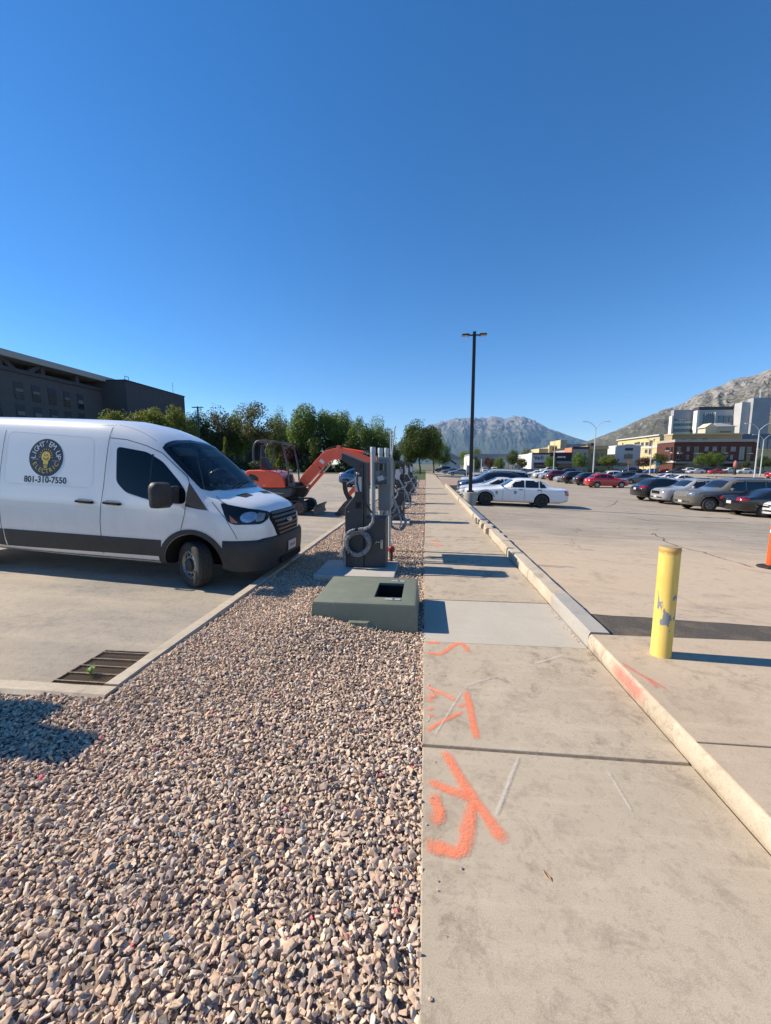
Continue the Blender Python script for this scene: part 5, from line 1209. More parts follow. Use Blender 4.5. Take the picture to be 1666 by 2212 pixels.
for s in (-1, 1):
    yc = s * .60
    out = stad(-1.0, .92, .012, .50, 10); inn_ = stad(-.97, .89, .045, .465, 10); n = len(out)
    vs_ = [(x, yc + sy * .15, z) for sy in (-1, 1) for (x, z) in out] + [(x, yc + sy * .15, z) for sy in (-1, 1) for (x, z) in inn_]
    fs = []
    for i in range(n):
        j = (i + 1) % n; fs += [(i, j, n + j, n + i), (2 * n + i, 3 * n + i, 3 * n + j, 2 * n + j), (i, 2 * n + i, 2 * n + j, j), (n + i, n + j, 3 * n + j, 3 * n + i)]
    tr = MB().add(vs_, fs).build('track', 'rubber_track', t)
    lug = MB().box((0, 0, 0), (.05, .29, .03)).build('track_lug', 'rubber_track', tr); first = True
    per = []
    for (a, b) in zip(out, out[1:] + out[:1]):
        L_ = math.hypot(b[0] - a[0], b[1] - a[1]); per.append((a, b, L_))
    tot = sum(p[2] for p in per); N = 42
    for k in range(N):
        d = k * tot / N
        for a, b, L_ in per:
            if d <= L_: break
            d -= L_
        u = d / L_; o = lug if first else lug.copy()
        if not first: col.objects.link(o)
        first = False; o.parent = tr; o.location = (a[0] + (b[0] - a[0]) * u, yc, a[1] + (b[1] - a[1]) * u); o.rotation_euler = (0, -math.atan2(b[1] - a[1], b[0] - a[0]), 0)
    MB().prism(stad(-.70, .60, .14, .38), 'y', yc - .11, yc + .11).build('track_frame', 'digger_grey', t)
    for xw, r_ in ((-.74, .20), (.67, .20), (-.35, .09), (0, .09), (.33, .09)):
        MB().lathe([(r_, -.13), (r_, .13), (r_ * .6, .135), (r_ * .55, .10), (.03, .10), (.03, .14)], 16, Matrix.Translation((xw, yc, .255 if r_ > .1 else .13)) @ RX90).build('roller', 'worn_steel', t, smooth=30)
MB().b2((-.55, -.45, .22), (.50, .45, .52)).build('undercarriage', 'digger_dark', t, bevel=.03)
MB().lathe([(.38, .50), (.40, .62), (.36, .66)], 24).build('slew_ring', 'digger_dark', t)
for s in (-1, 1): MB().tube([(.45, s * .35, .28), (1.22, s * .35, .20)], .05, 6).build('blade_arm', 'digger_dark', t)
bl = [(1.26, .00), (1.30, -.0), (1.25, .12), (1.26, .24), (1.34, .34), (1.29, .36), (1.21, .26), (1.20, .12)]
MB().prism(bl, 'y', -.74, .74).build('dozer_blade', 'worn_steel', t)
# upper structure
cov = [q6(*p) for p in ((288, 1240), (288, 1165), (310, 1140), (360, 1132), (500, 1133), (640, 1140), (760, 1165), (830, 1215), (862, 1290), (888, 1395), (515, 1395), (430, 1335), (335, 1262))]
MB().prism(cov, 'y', -.66, .62).build('engine_cover', 'digger_red', t, bevel=.07, seg=3)
pnl = rcorner([q6(*p) for p in ((352, 1190), (420, 1200), (480, 1235), (498, 1300), (430, 1285), (350, 1240))], .03)
MB().prism(pnl, 'y', -.668, -.655).build('vent', 'digger_dark', t)
cw = [q6(*p) for p in ((335, 1262), (430, 1335), (515, 1395), (530, 1440), (500, 1440), (420, 1380), (340, 1300))]
MB().prism(cw, 'y', -.60, .60).build('counterweight', 'digger_dark', t, bevel=.02)
sk = [q6(*p) for p in ((500, 1400), (985, 1400), (985, 1450), (950, 1530), (880, 1540), (560, 1500))]
MB().prism(sk, 'y', -.66, .62).build('lower_skirt', 'digger_grey', t, bevel=.03)
sk = [q6(*p) for p in ((640, 1465), (855, 1476), (855, 1482), (640, 1472))]; MB().prism(sk, 'y', -.667, -.658).build('decal', 'vinyl_white', t)
d0 = q6(575, 1360); MB().b2((d0[0] - .03, -.662, d0[1] - .02), (d0[0] + .03, -.6605, d0[1] + .015)).build('decal', 'vinyl_white', t)
# floor, seat, levers
MB().b2((.10, -.60, .96), (.72, .58, 1.02)).build('floor_plate', 'digger_dark', t)
MB().prism([q6(*p, 14.3) for p in ((545, 1130), (535, 960), (560, 935), (590, 945), (610, 1010), (660, 1110), (660, 1150), (560, 1150))], 'y', -.25, .22).build('seat', 'digger_dark', t, bevel=.03)
for (a, b) in (((720, 1130), (745, 1085)), ((770, 1120), (820, 1075)), ((840, 1130), (845, 1060))):
    p0, p1 = q6(*a, 14.2), q6(*b, 14.2); MB().tube([(p0[0], -.28, p0[1] - .15), (p0[0], -.28, p0[1]), (p1[0], -.28, p1[1])], .016, 6).build('lever', 'digger_dark', t)
MB().b2((.10, -.45, 1.0), (.32, -.20, 1.45)).build('console', 'digger_dark', t, bevel=.04)
for s, Yw in ((-1, 13.85), (1, 15.0)):
    pl = [q6(*p, 13.85) for p in ((540, 760), (530, 900), (520, 1040), (500, 1072), (455, 1060), (420, 980), (415, 880), (425, 780), (450, 720), (500, 694), (620, 695), (790, 712), (840, 735), (865, 800), (905, 950), (932, 1100), (950, 1330))]
    MB().tube([(x, s * .58, z) for x, z in chaikin(pl, 1)], .030, 8).build('canopy_frame', 'digger_tube', t, smooth=True)
for p in ((470, 705), (840, 738)):
    u = q6(*p, 13.85); MB().tube([(u[0], -.58, u[1]), (u[0], .58, u[1])], .034, 8).build('cross_tube', 'digger_tube', t, smooth=True)
u = q6(950, 1330, 13.85); MB().b2((u[0] - .03, -.60, u[1] - .1), (u[0] + .22, .58, u[1] + .02)).build('canopy_foot', 'digger_grey', t)
# swing post, boom, arm, bucket
sp = [q6(*p, 14.2) for p in ((960, 1400), (1050, 1330), (1100, 1300), (1150, 1330), (1160, 1400), (1215, 1430), (1200, 1470), (1150, 1540), (990, 1530), (950, 1490))]
MB().prism(sp, 'y', -.15, .15).build('swing_post', 'digger_dark', t, bevel=.02)
bm_ = [q2(*p) for p in ((535, 715), (560, 670), (640, 580), (715, 497), (745, 478), (800, 462), (850, 460), (1000, 500), (1075, 535), (1110, 570), (1110, 610), (1075, 640), (1050, 600), (990, 570), (880, 545), (800, 548), (765, 565), (690, 640), (595, 745), (560, 745))]
MB().prism(bm_, 'y', -.11, .09).build('boom', 'digger_red', t, bevel=.015)
lb = [q2(*p) for p in ((690, 560), (705, 542), (735, 565), (720, 582))]; MB().prism(lb, 'y', -.1145, -.108).build('decal', 'vinyl_white', t)
def cyl(a, b, r_, name, mat, Y=14.2, yo=-.02): p0, p1 = q2(*a), q2(*b); MB().tube([(p0[0], yo, p0[1]), (p1[0], yo, p1[1])], r_, 12).build(name, mat, t, smooth=True)
cyl((602, 775), (720, 640), .055, 'boom_cylinder', 'digger_red'); cyl((715, 646), (790, 562), .028, 'boom_rod', 'steel_bright')
cyl((835, 462), (1020, 492), .052, 'arm_cylinder', 'digger_red', yo=0.); cyl((1015, 491), (1095, 512), .026, 'arm_rod', 'steel_bright', yo=0.)
p0 = q2(832, 455); MB().lathe([(.075, -.1), (.075, .1)], 14, Matrix.Translation((p0[0], 0, p0[1])) @ RX90).build('pivot', 'digger_red', t)
ho = [q2(*p) for p in ((700, 520), (745, 470), (800, 452), (860, 452))]; MB().tube([(x, -.05, z + .02) for x, z in chaikin(ho, 2)], .014, 6).build('hose', 'cable_black', t)
ho = [q2(*p) for p in ((690, 600), (720, 640), (735, 600), (760, 575))]; MB().tube([(x, -.14, z) for x, z in chaikin(ho, 2)], .012, 6).build('hose', 'cable_black', t)
st = [q2(*p) for p in ((1075, 500), (1120, 520), (1120, 640), (1085, 700), (940, 800), (905, 840), (890, 815), (930, 765), (1040, 660), (1065, 600))]
MB().prism(st, 'y', -.08, .06).build('arm', 'digger_red', t, bevel=.012)
cyl((960, 690), (885, 730), .03, 'bucket_cylinder', 'steel_bright', yo=-.01)
lk = [q2(*p) for p in ((868, 712), (888, 712), (900, 790), (935, 835), (930, 870), (900, 850), (875, 800), (866, 760))]; MB().prism(lk, 'y', -.10, .08).build('bucket_link', 'digger_dark', t)
bk = [q2(*p) for p in ((820, 950), (842, 915), (880, 868), (915, 838), (945, 850), (960, 880), (940, 930), (900, 962), (850, 960))]
MB().prism(bk, 'y', -.22, .20).build('bucket', 'worn_steel', t, bevel=.01)
for k in range(4):
    x_, z_ = q2(822, 952); MB().box((x_ - .03, -.17 + k * .115, z_ + .01), (.10, .035, .03), ry=.5).build('bucket_tooth', 'worn_steel', t)
# weed in the drain
t = empty('weed', (-3.02, 3.10, -.16)); tag(t, 'small green weed growing out of the storm drain', 'weed')
pm('weed_green', (.16, .30, .035), .6, c2=(.10, .2, .03), scale=30)
rr = random.Random(4)
for k in range(7):
    a = rr.uniform(0, 6.28); hh = rr.uniform(.05, .12); tip = (rr.uniform(.01, .05) * math.cos(a), rr.uniform(.01, .05) * math.sin(a), hh)
    stm = MB(); stm.tube([(0, 0, -.08), (tip[0] * .4, tip[1] * .4, hh * .5), tip], .002, 4)
    for j in range(7):
        f_ = .35 + .65 * j / 6; b_ = rr.uniform(0, 6.28); L_ = rr.uniform(.018, .034); p = Vector((tip[0] * f_, tip[1] * f_, hh * f_)); d = Vector((math.cos(b_), math.sin(b_), .4)) * L_; s_ = Vector((-math.sin(b_), math.cos(b_), 0)) * L_ * .3
        stm.add([p, p + d * .5 + s_, p + d, p + d * .5 - s_], [(0, 1, 2, 3)])
    stm.build('shoot', 'weed_green', t)

# unseen box added outside the picture to cast a shadow on the gravel
t = empty('shadow_caster', (-4.72, 2.32, -.06)); tag(t, 'unseen green box left of the gravel, added to cast the shadow there', 'cabinet')
MB().b2((-.35, -.19, 0), (.30, .29, 1.50)).build('cabinet', 'box_green', t, bevel=.02); MB().b2((-.33, -.19, 1.505), (.28, .08, 1.90)).build('caster_top', 'box_green', t, bevel=.03); MB().b2((.301, -.15, .3), (.315, .2, 1.3)).build('door', 'box_green', t, bevel=.004)  # added parts, shaped for the outline of the cast shadow
# ================================================================== lawn, trees, buildings, mountains, haze
g = NG('lawn'); a = g.noise(2.2, 6, .7); c = g.mix(g.ramp(a, .35, .65), (.045, .075, .02), (.085, .115, .035)); g.bump(g.noise(60, 3), .6, .03); g.out(c, .95)
struct(heightgrid('lawn', [-120, -60, -30, -2.4], [66.9, 75, 90, 128], lambda x, y: .12 + .05 * (y - 66.9) / 40, 'lawn'))
struct(MB().b2((-120, 66.45, -.2), (-2.4, 66.9, .16)).build('lawn_curb', 'concrete_curb'))
struct(MB().b2((-90, 70.5, .0), (-2.4, 72.2, .165)).build('lawn_path', 'concrete_grey'))
struct(heightgrid('verge', [-2.38, -.03], [46, 60, 90, 130], lambda x, y: -.02, 'lawn'))
g = NG('island_gravel'); v1 = g.noise(35, 4, .8); c = g.mix(g.ramp(v1, .35, .7), (.22, .15, .12), (.50, .37, .29)); g.bump(v1, 1., .03); g.out(c, .9)
struct(heightgrid('gravel_strip', [-2.38, -1.2, -.03], [32.9, 38, 46], lambda x, y: -.03, 'island_gravel'))
isl = [(1.66, 33.6), (5.6, 35.5), (6.2, 37.0), (5.8, 44), (1.66, 50)]
io = MB().prism(isl, 'z', -.6, -.03).build('gravel_island', 'island_gravel'); struct(io)
cv = [(1.70, 33.45), (5.7, 35.3), (6.45, 37.0), (6.0, 44.3)]
for a_, b_ in zip(cv, cv[1:]):
    d = Vector((b_[0] - a_[0], b_[1] - a_[1])); L_ = d.length
    MB().box(((a_[0] + b_[0]) / 2, (a_[1] + b_[1]) / 2, -.29), (L_, .16, .58), rz=math.atan2(d.y, d.x)).build('curb_block', 'concrete_curb', io)
for i, (x, y) in enumerate(((4.15, 41), (4.75, 40), (5.15, 37.6))):
    t = MB().tube([(0, 0, 0), (0, 0, 2.3)], .035, 6).build('signpost', 'galv_pale', loc=(x, y, -.05)); tag(t, 'thin bare metal post on the gravel island, %s' % ('leftmost of three', 'middle of three', 'rightmost of three')[i], 'post', 'posts on the gravel island')
struct(heightgrid('far_street', [-2, 60, 200], [122.05, 131.5], lambda x, y: -.95, 'asphalt_road'))
struct(MB().b2((-2, 131.55, -1.2), (200, 136, -.82)).build('far_pavement', 'concrete_grey'))
ORD = ('first', 'second', 'third', 'fourth', 'fifth', 'sixth', 'seventh', 'eighth', 'ninth', 'tenth', 'eleventh', 'twelfth', 'thirteenth', 'fourteenth')
for i in range(14):
    p = at(1535 + i * 8.2, 1027, 92 - .6 * i); t = MB().b2((-.75, -.1, 0), (.75, .1, .13)).build('wheel_stop', pm('stop_yellow', (.5, .33, .05), .7, c2=(.05, .045, .04), scale=1.6, contrast=(.45, .55)), bevel=.03, loc=(p.x, 92 - .6 * i, -.932)); tag(t, 'yellow and black wheel stop before the far street, %s from the left' % ORD[i], 'wheel stop', 'row of yellow wheel stops')

# ---- foliage
def leaf_mat(name, dark, light, trans=.5):
    g = NG(name); at_ = g.n.new('ShaderNodeAttribute'); at_.attribute_name = 'tint'
    c = g.mix(at_.outputs['Fac'], dark, light); g.out(c, .55)
    tr = g.n.new('ShaderNodeBsdfTranslucent'); g.L(g.mix(.5, c, light), tr.inputs[0]); ms = g.n.new('ShaderNodeMixShader'); ms.inputs[0].default_value = trans
    out = g.n['Material Output']; g.L(g.b.outputs[0], ms.inputs[1]); g.L(tr.outputs[0], ms.inputs[2]); g.L(ms.outputs[0], out.inputs[0]); return g.m
leaf_mat('leaf_green', (.066, .112, .020), (.19, .27, .052)); leaf_mat('leaf_lime', (.08, .11, .018), (.18, .21, .035)); leaf_mat('leaf_dull', (.065, .075, .026), (.15, .15, .055))
leaf_mat('leaf_red', (.040, .016, .016), (.085, .035, .03)); leaf_mat('leaf_deep', (.036, .062, .016), (.105, .145, .034)); leaf_mat('leaf_brown', (.07, .04, .03), (.14, .09, .06))
pm('bark', (.075, .06, .045), .95, c2=(.04, .03, .024), scale=12, bump=.5)
def crown_mesh(seed, rx, rz, n, leaf, lobes, spread=.78, fill=.45, shape='round'):
    r = np.random.RandomState(seed); cs = []; rs_ = []
    for k in range(lobes):
        d = r.normal(size=3); d /= np.linalg.norm(d); q = spread * r.uniform(.35, 1) ** .6
        c = d * q
        if shape == 'round' and c[2] < -.45: c[2] *= .5
        if shape == 'cone': c[0] *= (1 - max(c[2], -.6)) * .6; c[1] *= (1 - max(c[2], -.6)) * .6
        cs.append(c); rs_.append(r.uniform(.20, .40))
    cs = np.array(cs); rs_ = np.array(rs_); lt = r.uniform(0, 1, lobes)
    idx = r.randint(0, lobes, n); d = r.normal(size=(n, 3)); d /= np.linalg.norm(d, axis=1)[:, None]
    rad = np.where(r.uniform(size=n) < fill, r.uniform(.1, 1, n) ** .5, r.normal(1.0, .10, n))
    P = (cs[idx] + d * (rs_[idx] * rad)[:, None]) * np.array([rx, rx, rz])
    # leaf sprays: quads, mostly facing outward and up
    nrm = d + r.normal(size=(n, 3)) * .8 + np.array([0, 0, .35]); nrm /= np.linalg.norm(nrm, axis=1)[:, None]
    ref = r.normal(size=(n, 3)); u = np.cross(nrm, ref); u /= np.linalg.norm(u, axis=1)[:, None] + 1e-9; v = np.cross(nrm, u)
    s = leaf * r.uniform(.6, 1.35, n)[:, None]
    V = np.stack([P - u * s, P - v * s * .55, P + u * s, P + v * s * .55], 1).reshape(-1, 3)
    Fc = np.arange(4 * n).reshape(n, 4)
    me = bpy.data.meshes.new('crown'); me.from_pydata(V.tolist(), [], Fc.tolist()); me.update()
    tint = np.clip(.6 * lt[idx] + .4 * r.uniform(size=n), 0, 1)
    a = me.attributes.new('tint', 'FLOAT', 'FACE'); a.data.foreach_set('value', tint.astype(np.float32)); return me
CR = {}
def tree(X, Y, zg, h, rx, label, mat='leaf_green', kind='round', trunk=.28, dens=1., seed=0, group='trees', name='tree', cat='tree', leafs=None):
    """h: full height, rx: crown radius, trunk: bare trunk fraction."""
    t = empty(name, (X, Y, zg)); tag(t, label, cat, group)
    ch = h * (1 - trunk) / 2 * 1.06; cz = h - ch; rr = random.Random(seed * 7 + 1)
    n = int(9000 * dens); leaf = leafs or .062 * max(rx, 2.2) ** .75
    me = crown_mesh(seed + 3, rx, ch, n, leaf, 34 if kind == 'round' else 26, shape=kind if kind == 'cone' else 'round')
    me.materials.append(MATS[mat]); co = link('crown', me, None, t); co.location = (0, 0, cz)
    tb = MB(); r0 = .035 * h ** .9 * .55
    tb.tube([(0, 0, -.2), (rr.uniform(-.1, .1), 0, h * trunk * .6), (rr.uniform(-.2, .2), rr.uniform(-.2, .2), h * trunk * 1.15), (rr.uniform(-.3, .3), 0, h * .72)], [r0 * 1.25, r0, r0 * .8, r0 * .25], 7)
    tb.build('trunk', 'bark', t, smooth=True)
    for k in range(5):
        a = 2 * math.pi * (k + rr.random()) / 5; z0 = h * (trunk + .08 * k); b = rx * rr.uniform(.5, .8)
        MB().tube([(0, 0, z0), (b * .5 * math.cos(a), b * .5 * math.sin(a), z0 + b * .55), (b * math.cos(a), b * math.sin(a), z0 + b * .95)], [r0 * .45, r0 * .3, r0 * .1], 5).build('limb', 'bark', t, smooth=True)
    return t
def tree_px(px, Y, top_y, wpx, label, zg=.15, **k):
    p = at(px, top_y, Y); h = p.z - zg; depth = Vector((p.x, Y, p.z - CAMH)).dot(FW)
    return tree(p.x, Y, zg, h, wpx / 2 / F * depth, label, **k)
GL = 'trees beyond the left car park'
k_ = 0
for (px, Y, ty, wp, mat, dn, tk, lb) in [
    (250, 50, 880, 92, 'leaf_lime', 1., .25, 'sunlit lime green tree leftmost above the van roof'), (318, 52, 872, 100, 'leaf_lime', 1.1, .25, 'sunlit lime green tree second above the van roof'), (378, 56, 882, 90, 'leaf_lime', .9, .25, 'lime green tree right of the dark block corner'),
    (428, 82, 884, 70, 'leaf_green', .9, .25, 'green tree behind the distant black lamp post'), (470, 84, 880, 90, 'leaf_dull', .8, .25, 'dull green tree right of the distant lamp post'), (553, 82, 860, 104, 'leaf_dull', .50, .30, 'thin see-through tree above the digger canopy'), 
    (648, 80, 864, 100, 'leaf_green', 1.3, .12, 'dense green tree left of the tall clump'), (712, 82, 868, 92, 'leaf_green', 1.3, .12, 'dense green tree above the digger boom knee'), (610, 88, 905, 60, 'leaf_dull', .7, .2, 'smaller tree between the thin tree and dense trees'),
    (775, 80, 896, 70, 'leaf_green', 1.1, .12, 'green tree behind the meter conduits'), (822, 84, 902, 74, 'leaf_green', 1.0, .14, 'loose green tree left of the sky gap'), (690, 78, 935, 90, 'leaf_deep', 1., .06, 'low dark tree filling under the dense trees'), (765, 79, 950, 80, 'leaf_deep', 1., .06, 'low dark shrub tree behind the boom end'),
    (508, 86, 884, 76, 'leaf_green', 1., .15, 'green tree filling behind the digger canopy left post'), (600, 90, 886, 66, 'leaf_green', 1., .1, 'green tree behind the thin tree and dense clump gap'), (745, 86, 882, 66, 'leaf_green', 1.1, .1, 'green tree filling the gap above the boom'),
    (628, 76, 958, 52, 'leaf_red', .7, .25, 'small purple leaved tree behind the digger'), (838, 92, 955, 60, 'leaf_deep', .9, .1, 'dark tree low behind the meter box'), (850, 100, 985, 50, 'leaf_deep', .9, .1, 'far dark tree left of the big walk tree')]:
    tree_px(px, Y, ty, wp, lb, mat=mat, dens=dn, trunk=tk, seed=k_, group=GL); k_ += 1
for (px, Y, ty, wp, lb) in [(487, 72, 944, 24, 'clipped columnar evergreen left of the digger canopy'), (604, 73, 982, 22, 'small conical evergreen seen through the digger canopy')]:
    tree_px(px, Y, ty, wp, lb, mat='leaf_lime', kind='cone', trunk=.03, dens=.7, seed=k_, group='columnar evergreens', leafs=.10); k_ += 1
tree_px(908, 72, 905, 88, 'big dark maple standing beside the sidewalk', zg=-.02, mat='leaf_deep', dens=1.7, trunk=.18, seed=41, group='trees along the sidewalk'); tree_px(938, 78, 925, 56, 'dark maple just behind the big sidewalk maple', zg=-.02, mat='leaf_deep', dens=1.1, trunk=.2, seed=42, group='trees along the sidewalk')
tree_px(955, 125, 948, 44, 'hazy green tree past the sidewalk maples', zg=-.5, mat='leaf_green', dens=.9, trunk=.1, seed=43, group='trees along the sidewalk'); tree_px(880, 110, 950, 50, 'farther dark tree left of the sidewalk maple', zg=0, mat='leaf_deep', dens=.9, trunk=.1, seed=44, group='trees along the sidewalk')
for (px, Y, ty, wp, mat, tk, lb) in [(1008, 175, 972, 44, 'leaf_green', .1, 'round tree left of the black lamp post over the white shed'), (1033, 165, 966, 44, 'leaf_lime', .1, 'yellow green tree right of the black lamp post'), (1030, 140, 982, 28, 'leaf_deep', .05, 'dark conifer like tree before the grey shed'),
                                (1058, 135, 985, 26, 'leaf_brown', .2, 'brownish bare looking tree before the grey shed'), (1080, 132, 985, 24, 'leaf_green', .1, 'bushy tree before the grey shed door'), (1109, 130, 970, 36, 'leaf_deep', .25, 'dark round tree left of the white shop'), (1142, 170, 965, 40, 'leaf_lime', .1, 'tall light green tree behind the white shop'),
                                (1128, 128, 990, 26, 'leaf_dull', .3, 'sparse little tree before the white shop side'), (1189, 128, 981, 30, 'leaf_green', .2, 'round green tree before the black shopfront'), (1254, 129, 976, 34, 'leaf_green', .22, 'round green tree before the pale storefront'), (1318, 130, 984, 44, 'leaf_lime', .35, 'spreading light green tree before the tan storefront'),
                                (1392, 131, 987, 40, 'leaf_brown', .3, 'purple brown leaved tree before the white gabled shop'), (1427, 130, 976, 34, 'leaf_deep', .3, 'dark round tree at the brick building corner'), (1519, 130, 976, 32, 'leaf_green', .3, 'round street tree left of a pair before the brick front'), (1546, 129, 975, 38, 'leaf_green', .3, 'round street tree right of a pair before the brick front'),
                                (1612, 130, 994, 16, 'leaf_dull', .4, 'small sapling left of the twin lamps'), (1652, 130, 985, 40, 'leaf_deep', .25, 'dark tree at the right edge under the yellow wall')]:
    tree_px(px, Y, ty, wp, lb, zg=-.85, mat=mat, dens=.55, trunk=tk, seed=k_, group='street trees along the far buildings'); k_ += 1
for i in range(9):
    p = at(1262 + i * 23, 1012, 128.5)
    if i in (4,): continue
    t = empty('hedge', (p.x, 128.5 + .4 * (i % 2), -.9)); tag(t, 'clipped green hedge piece along the far street, number %s from the pale storefront' % ('one', 'two', 'three', 'four', 'five', 'six', 'seven', 'eight', 'nine')[i], 'hedge', 'hedges along the far street')
    me = crown_mesh(300 + i, 1.9, .75, 500, .16, 12); me.materials.append(MATS['leaf_green']); link('foliage', me, None, t).location = (0, 0, .6)

for i in range(15):
    px = 470 + i * 27; p = at(px, 1010, 76 + (i % 3)); t = empty('shrub', (p.x, 76 + (i % 3), .15)); tag(t, 'dark shrub under the left trees, %s from the left' % (ORD + ('fifteenth',))[i], 'shrub', 'shrubs under the left trees')
    me = crown_mesh(400 + i, 2.0 + .4 * (i % 3), 1.1 + .35 * ((i * 7) % 4), 1400, .15, 14); me.materials.append(MATS['leaf_deep' if i % 4 else 'leaf_green']); link('foliage', me, None, t).location = (0, 0, 1.0)
# ---- buildings
def Z5(x, y): return ((1400 + x / 3.204) * .8677, (900 + y / 3.204) * .8677)
def ZR(x, y): return ((1680 + x / 6.942) * .8677, (920 + y / 6.942) * .8677)
def Z4(x, y): return ((1460 + x / 6.942) * .8677, (1060 + y / 6.942) * .8677)
def Z3(x, y): return ((1280 + x / 7.573) * .8677, (1060 + y / 7.573) * .8677)
def Z2(x, y): return ((1060 + x / 6.942) * .8677, (1080 + y / 6.942) * .8677)
def atX(px, py, X):
    r = ray(px, py); return EYE + r * (X / r.x)
pm('win_dark', (.018, .022, .028), .12, spec=.6); pm('win_sky', (.10, .14, .19), .1, spec=.6); pm('trim_white', (.62, .60, .56), .7); pm('trim_grey', (.26, .24, .22), .7); pm('blind', (.20, .18, .16), .8)
def bmat(name, c, s=.6): return pm(name, c, .85, c2=tuple(v * .86 for v in c), scale=s, bump=.1, bscale=6)
class Bld:
    """Box building with its front wall on plane Y; rectangles on the front are given in picture pixels."""
    def __init__(s, label, wall, x0, x1, Y, ztop, depth, name='building', zg=-.95, roofmat=None, parapet=.0):
        s.Y = Y; s.x0 = x0; s.x1 = x1; s.zg = zg; s.ztop = ztop; s.depth = depth
        s.o = empty(name, ((x0 + x1) / 2, Y, zg)); tag(s.o, label, 'building'); s.off = Vector(s.o.location)
        s.part('wall', wall, (x0, Y, zg), (x1, Y + depth, ztop))
    def part(s, name, mat, a, b, parent=None):
        a = Vector(a) - s.off; b = Vector(b) - s.off; return MB().b2(a, b).build(name, mat, parent or s.o)
    def rect(s, zf, q, d0=.02, d1=.10, name='window', mat='win_dark', frame='trim_grey', dy=0.):
        """q = x0,y0,x1,y1 in zoom pixels (y down)"""
        Y = s.Y + dy
        ym = (q[1] + q[3]) / 2; a = at(*zf(q[0], q[1]), Y); b = at(*zf(q[2], q[3]), Y); a.x = at(*zf(q[0], ym), Y).x; b.x = at(*zf(q[2], ym), Y).x
        w = s.part(name, mat, (a.x, Y - d1, b.z), (b.x, Y + d0, a.z))
        if frame:
            f = .09
            s.part('sill', frame, (a.x - f, Y - d1 - .08, b.z - .14), (b.x + f, Y + d0, b.z - .005), w); s.part('head', frame, (a.x - f, Y - d1 - .05, a.z + .005), (b.x + f, Y + d0, a.z + .12), w)
            s.part('mullion', frame, ((a.x + b.x) / 2 - .04, Y - d1 - .04, b.z), ((a.x + b.x) / 2 + .04, Y - d1 + .001 - .002, a.z), w)
        return w
    def side(s, zf, q, X=None, d=.10, name='window', mat='win_dark', frame=True):
        X = s.x0 if X is None else X; a = atX(*zf(q[0], q[1]), X); b = atX(*zf(q[2], q[3]), X)
        w = s.part(name, mat, (X - d, min(a.y, b.y), min(a.z, b.z)), (X + .02, max(a.y, b.y), max(a.z, b.z)))
        if frame: s.part('sill', 'trim_white', (X - d - .08, min(a.y, b.y) - .1, min(a.z, b.z) - .15), (X + .02, max(a.y, b.y) + .1, min(a.z, b.z) - .005), w)
        return w
    def band(s, zf, y0, y1, mat, out=.25, name='cornice', side=True, over=.2):
        z1 = at(*zf(0, y0), s.Y).z; z0 = at(*zf(0, y1), s.Y).z
        s.part(name, mat, (s.x0 - over, s.Y - out, z0), (s.x1 + over, s.Y + (s.depth if side else .02) - .03, z1))
def bpx(label, wall, zf, l, r, t, Y, depth, **k):
    a = at(*zf(l, t), Y); b = at(*zf(r, t), Y); return Bld(label, wall, a.x, b.x, Y, a.z, depth, **k)
# long campus block on the left
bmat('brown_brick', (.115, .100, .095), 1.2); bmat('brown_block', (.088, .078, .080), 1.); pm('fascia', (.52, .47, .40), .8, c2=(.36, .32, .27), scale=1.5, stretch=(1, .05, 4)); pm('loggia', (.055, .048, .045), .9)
def ZL(x, y): return (x / 3.332 * .8677, (860 + y / 3.332) * .8677)
XF = -60.; z_r0 = atX(*ZL(0, 38), XF).z; z_r1 = atX(*ZL(0, 92), XF).z; Yend = atX(*ZL(700, 300), XF).y
b = empty('campus_building', (XF, 60, .1)); tag(b, 'long dark brown campus building with a deep roof overhang above the van', 'building')
def bp(name, mat, a, c, parent=None): return MB().b2(Vector(a) - Vector((XF, 60, .1)), Vector(c) - Vector((XF, 60, .1))).build(name, mat, parent or b)
zl1 = atX(*ZL(350, 272), XF).z
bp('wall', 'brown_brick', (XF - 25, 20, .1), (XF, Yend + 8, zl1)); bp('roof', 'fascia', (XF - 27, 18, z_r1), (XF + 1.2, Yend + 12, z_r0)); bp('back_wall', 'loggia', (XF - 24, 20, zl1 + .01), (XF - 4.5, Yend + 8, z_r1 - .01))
bp('parapet', 'brown_block', (XF - .3, 19.5, zl1 - .02), (XF + .25, Yend + 8, zl1 + .55))
for (x0, x1) in ((0, 22), (335, 365), (615, 645)):
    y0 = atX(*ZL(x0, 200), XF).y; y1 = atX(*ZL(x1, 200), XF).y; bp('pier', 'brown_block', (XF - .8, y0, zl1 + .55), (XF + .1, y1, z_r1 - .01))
for (xa, xb, up) in ((28, 110, -1), (250, 330, 1)):
    ya = atX(*ZL(xa, 200), XF).y; yb = atX(*ZL(xb, 200), XF).y; m = MB(); o_ = Vector((XF, 60, .1)); za, zb_ = (z_r1 - .02, zl1 + .56) if up < 0 else (zl1 + .56, z_r1 - .02)
    m.add([Vector(p) - o_ for p in ((XF - .7, ya - .5, za), (XF - .7, ya + .5, za), (XF - .7, yb + .5, zb_), (XF - .7, yb - .5, zb_), (XF, ya - .5, za), (XF, ya + .5, za), (XF, yb + .5, zb_), (XF, yb - .5, zb_))], [(0, 1, 2, 3), (4, 5, 6, 7), (0, 1, 5, 4), (1, 2, 6, 5), (2, 3, 7, 6), (3, 0, 4, 7)]).build('strut', 'brown_block', b)
pm('win_violet', (.050, .042, .055), .5)
cols_ = [(115, 192), (260, 330), (395, 460), (520, 573), (632, 683)]
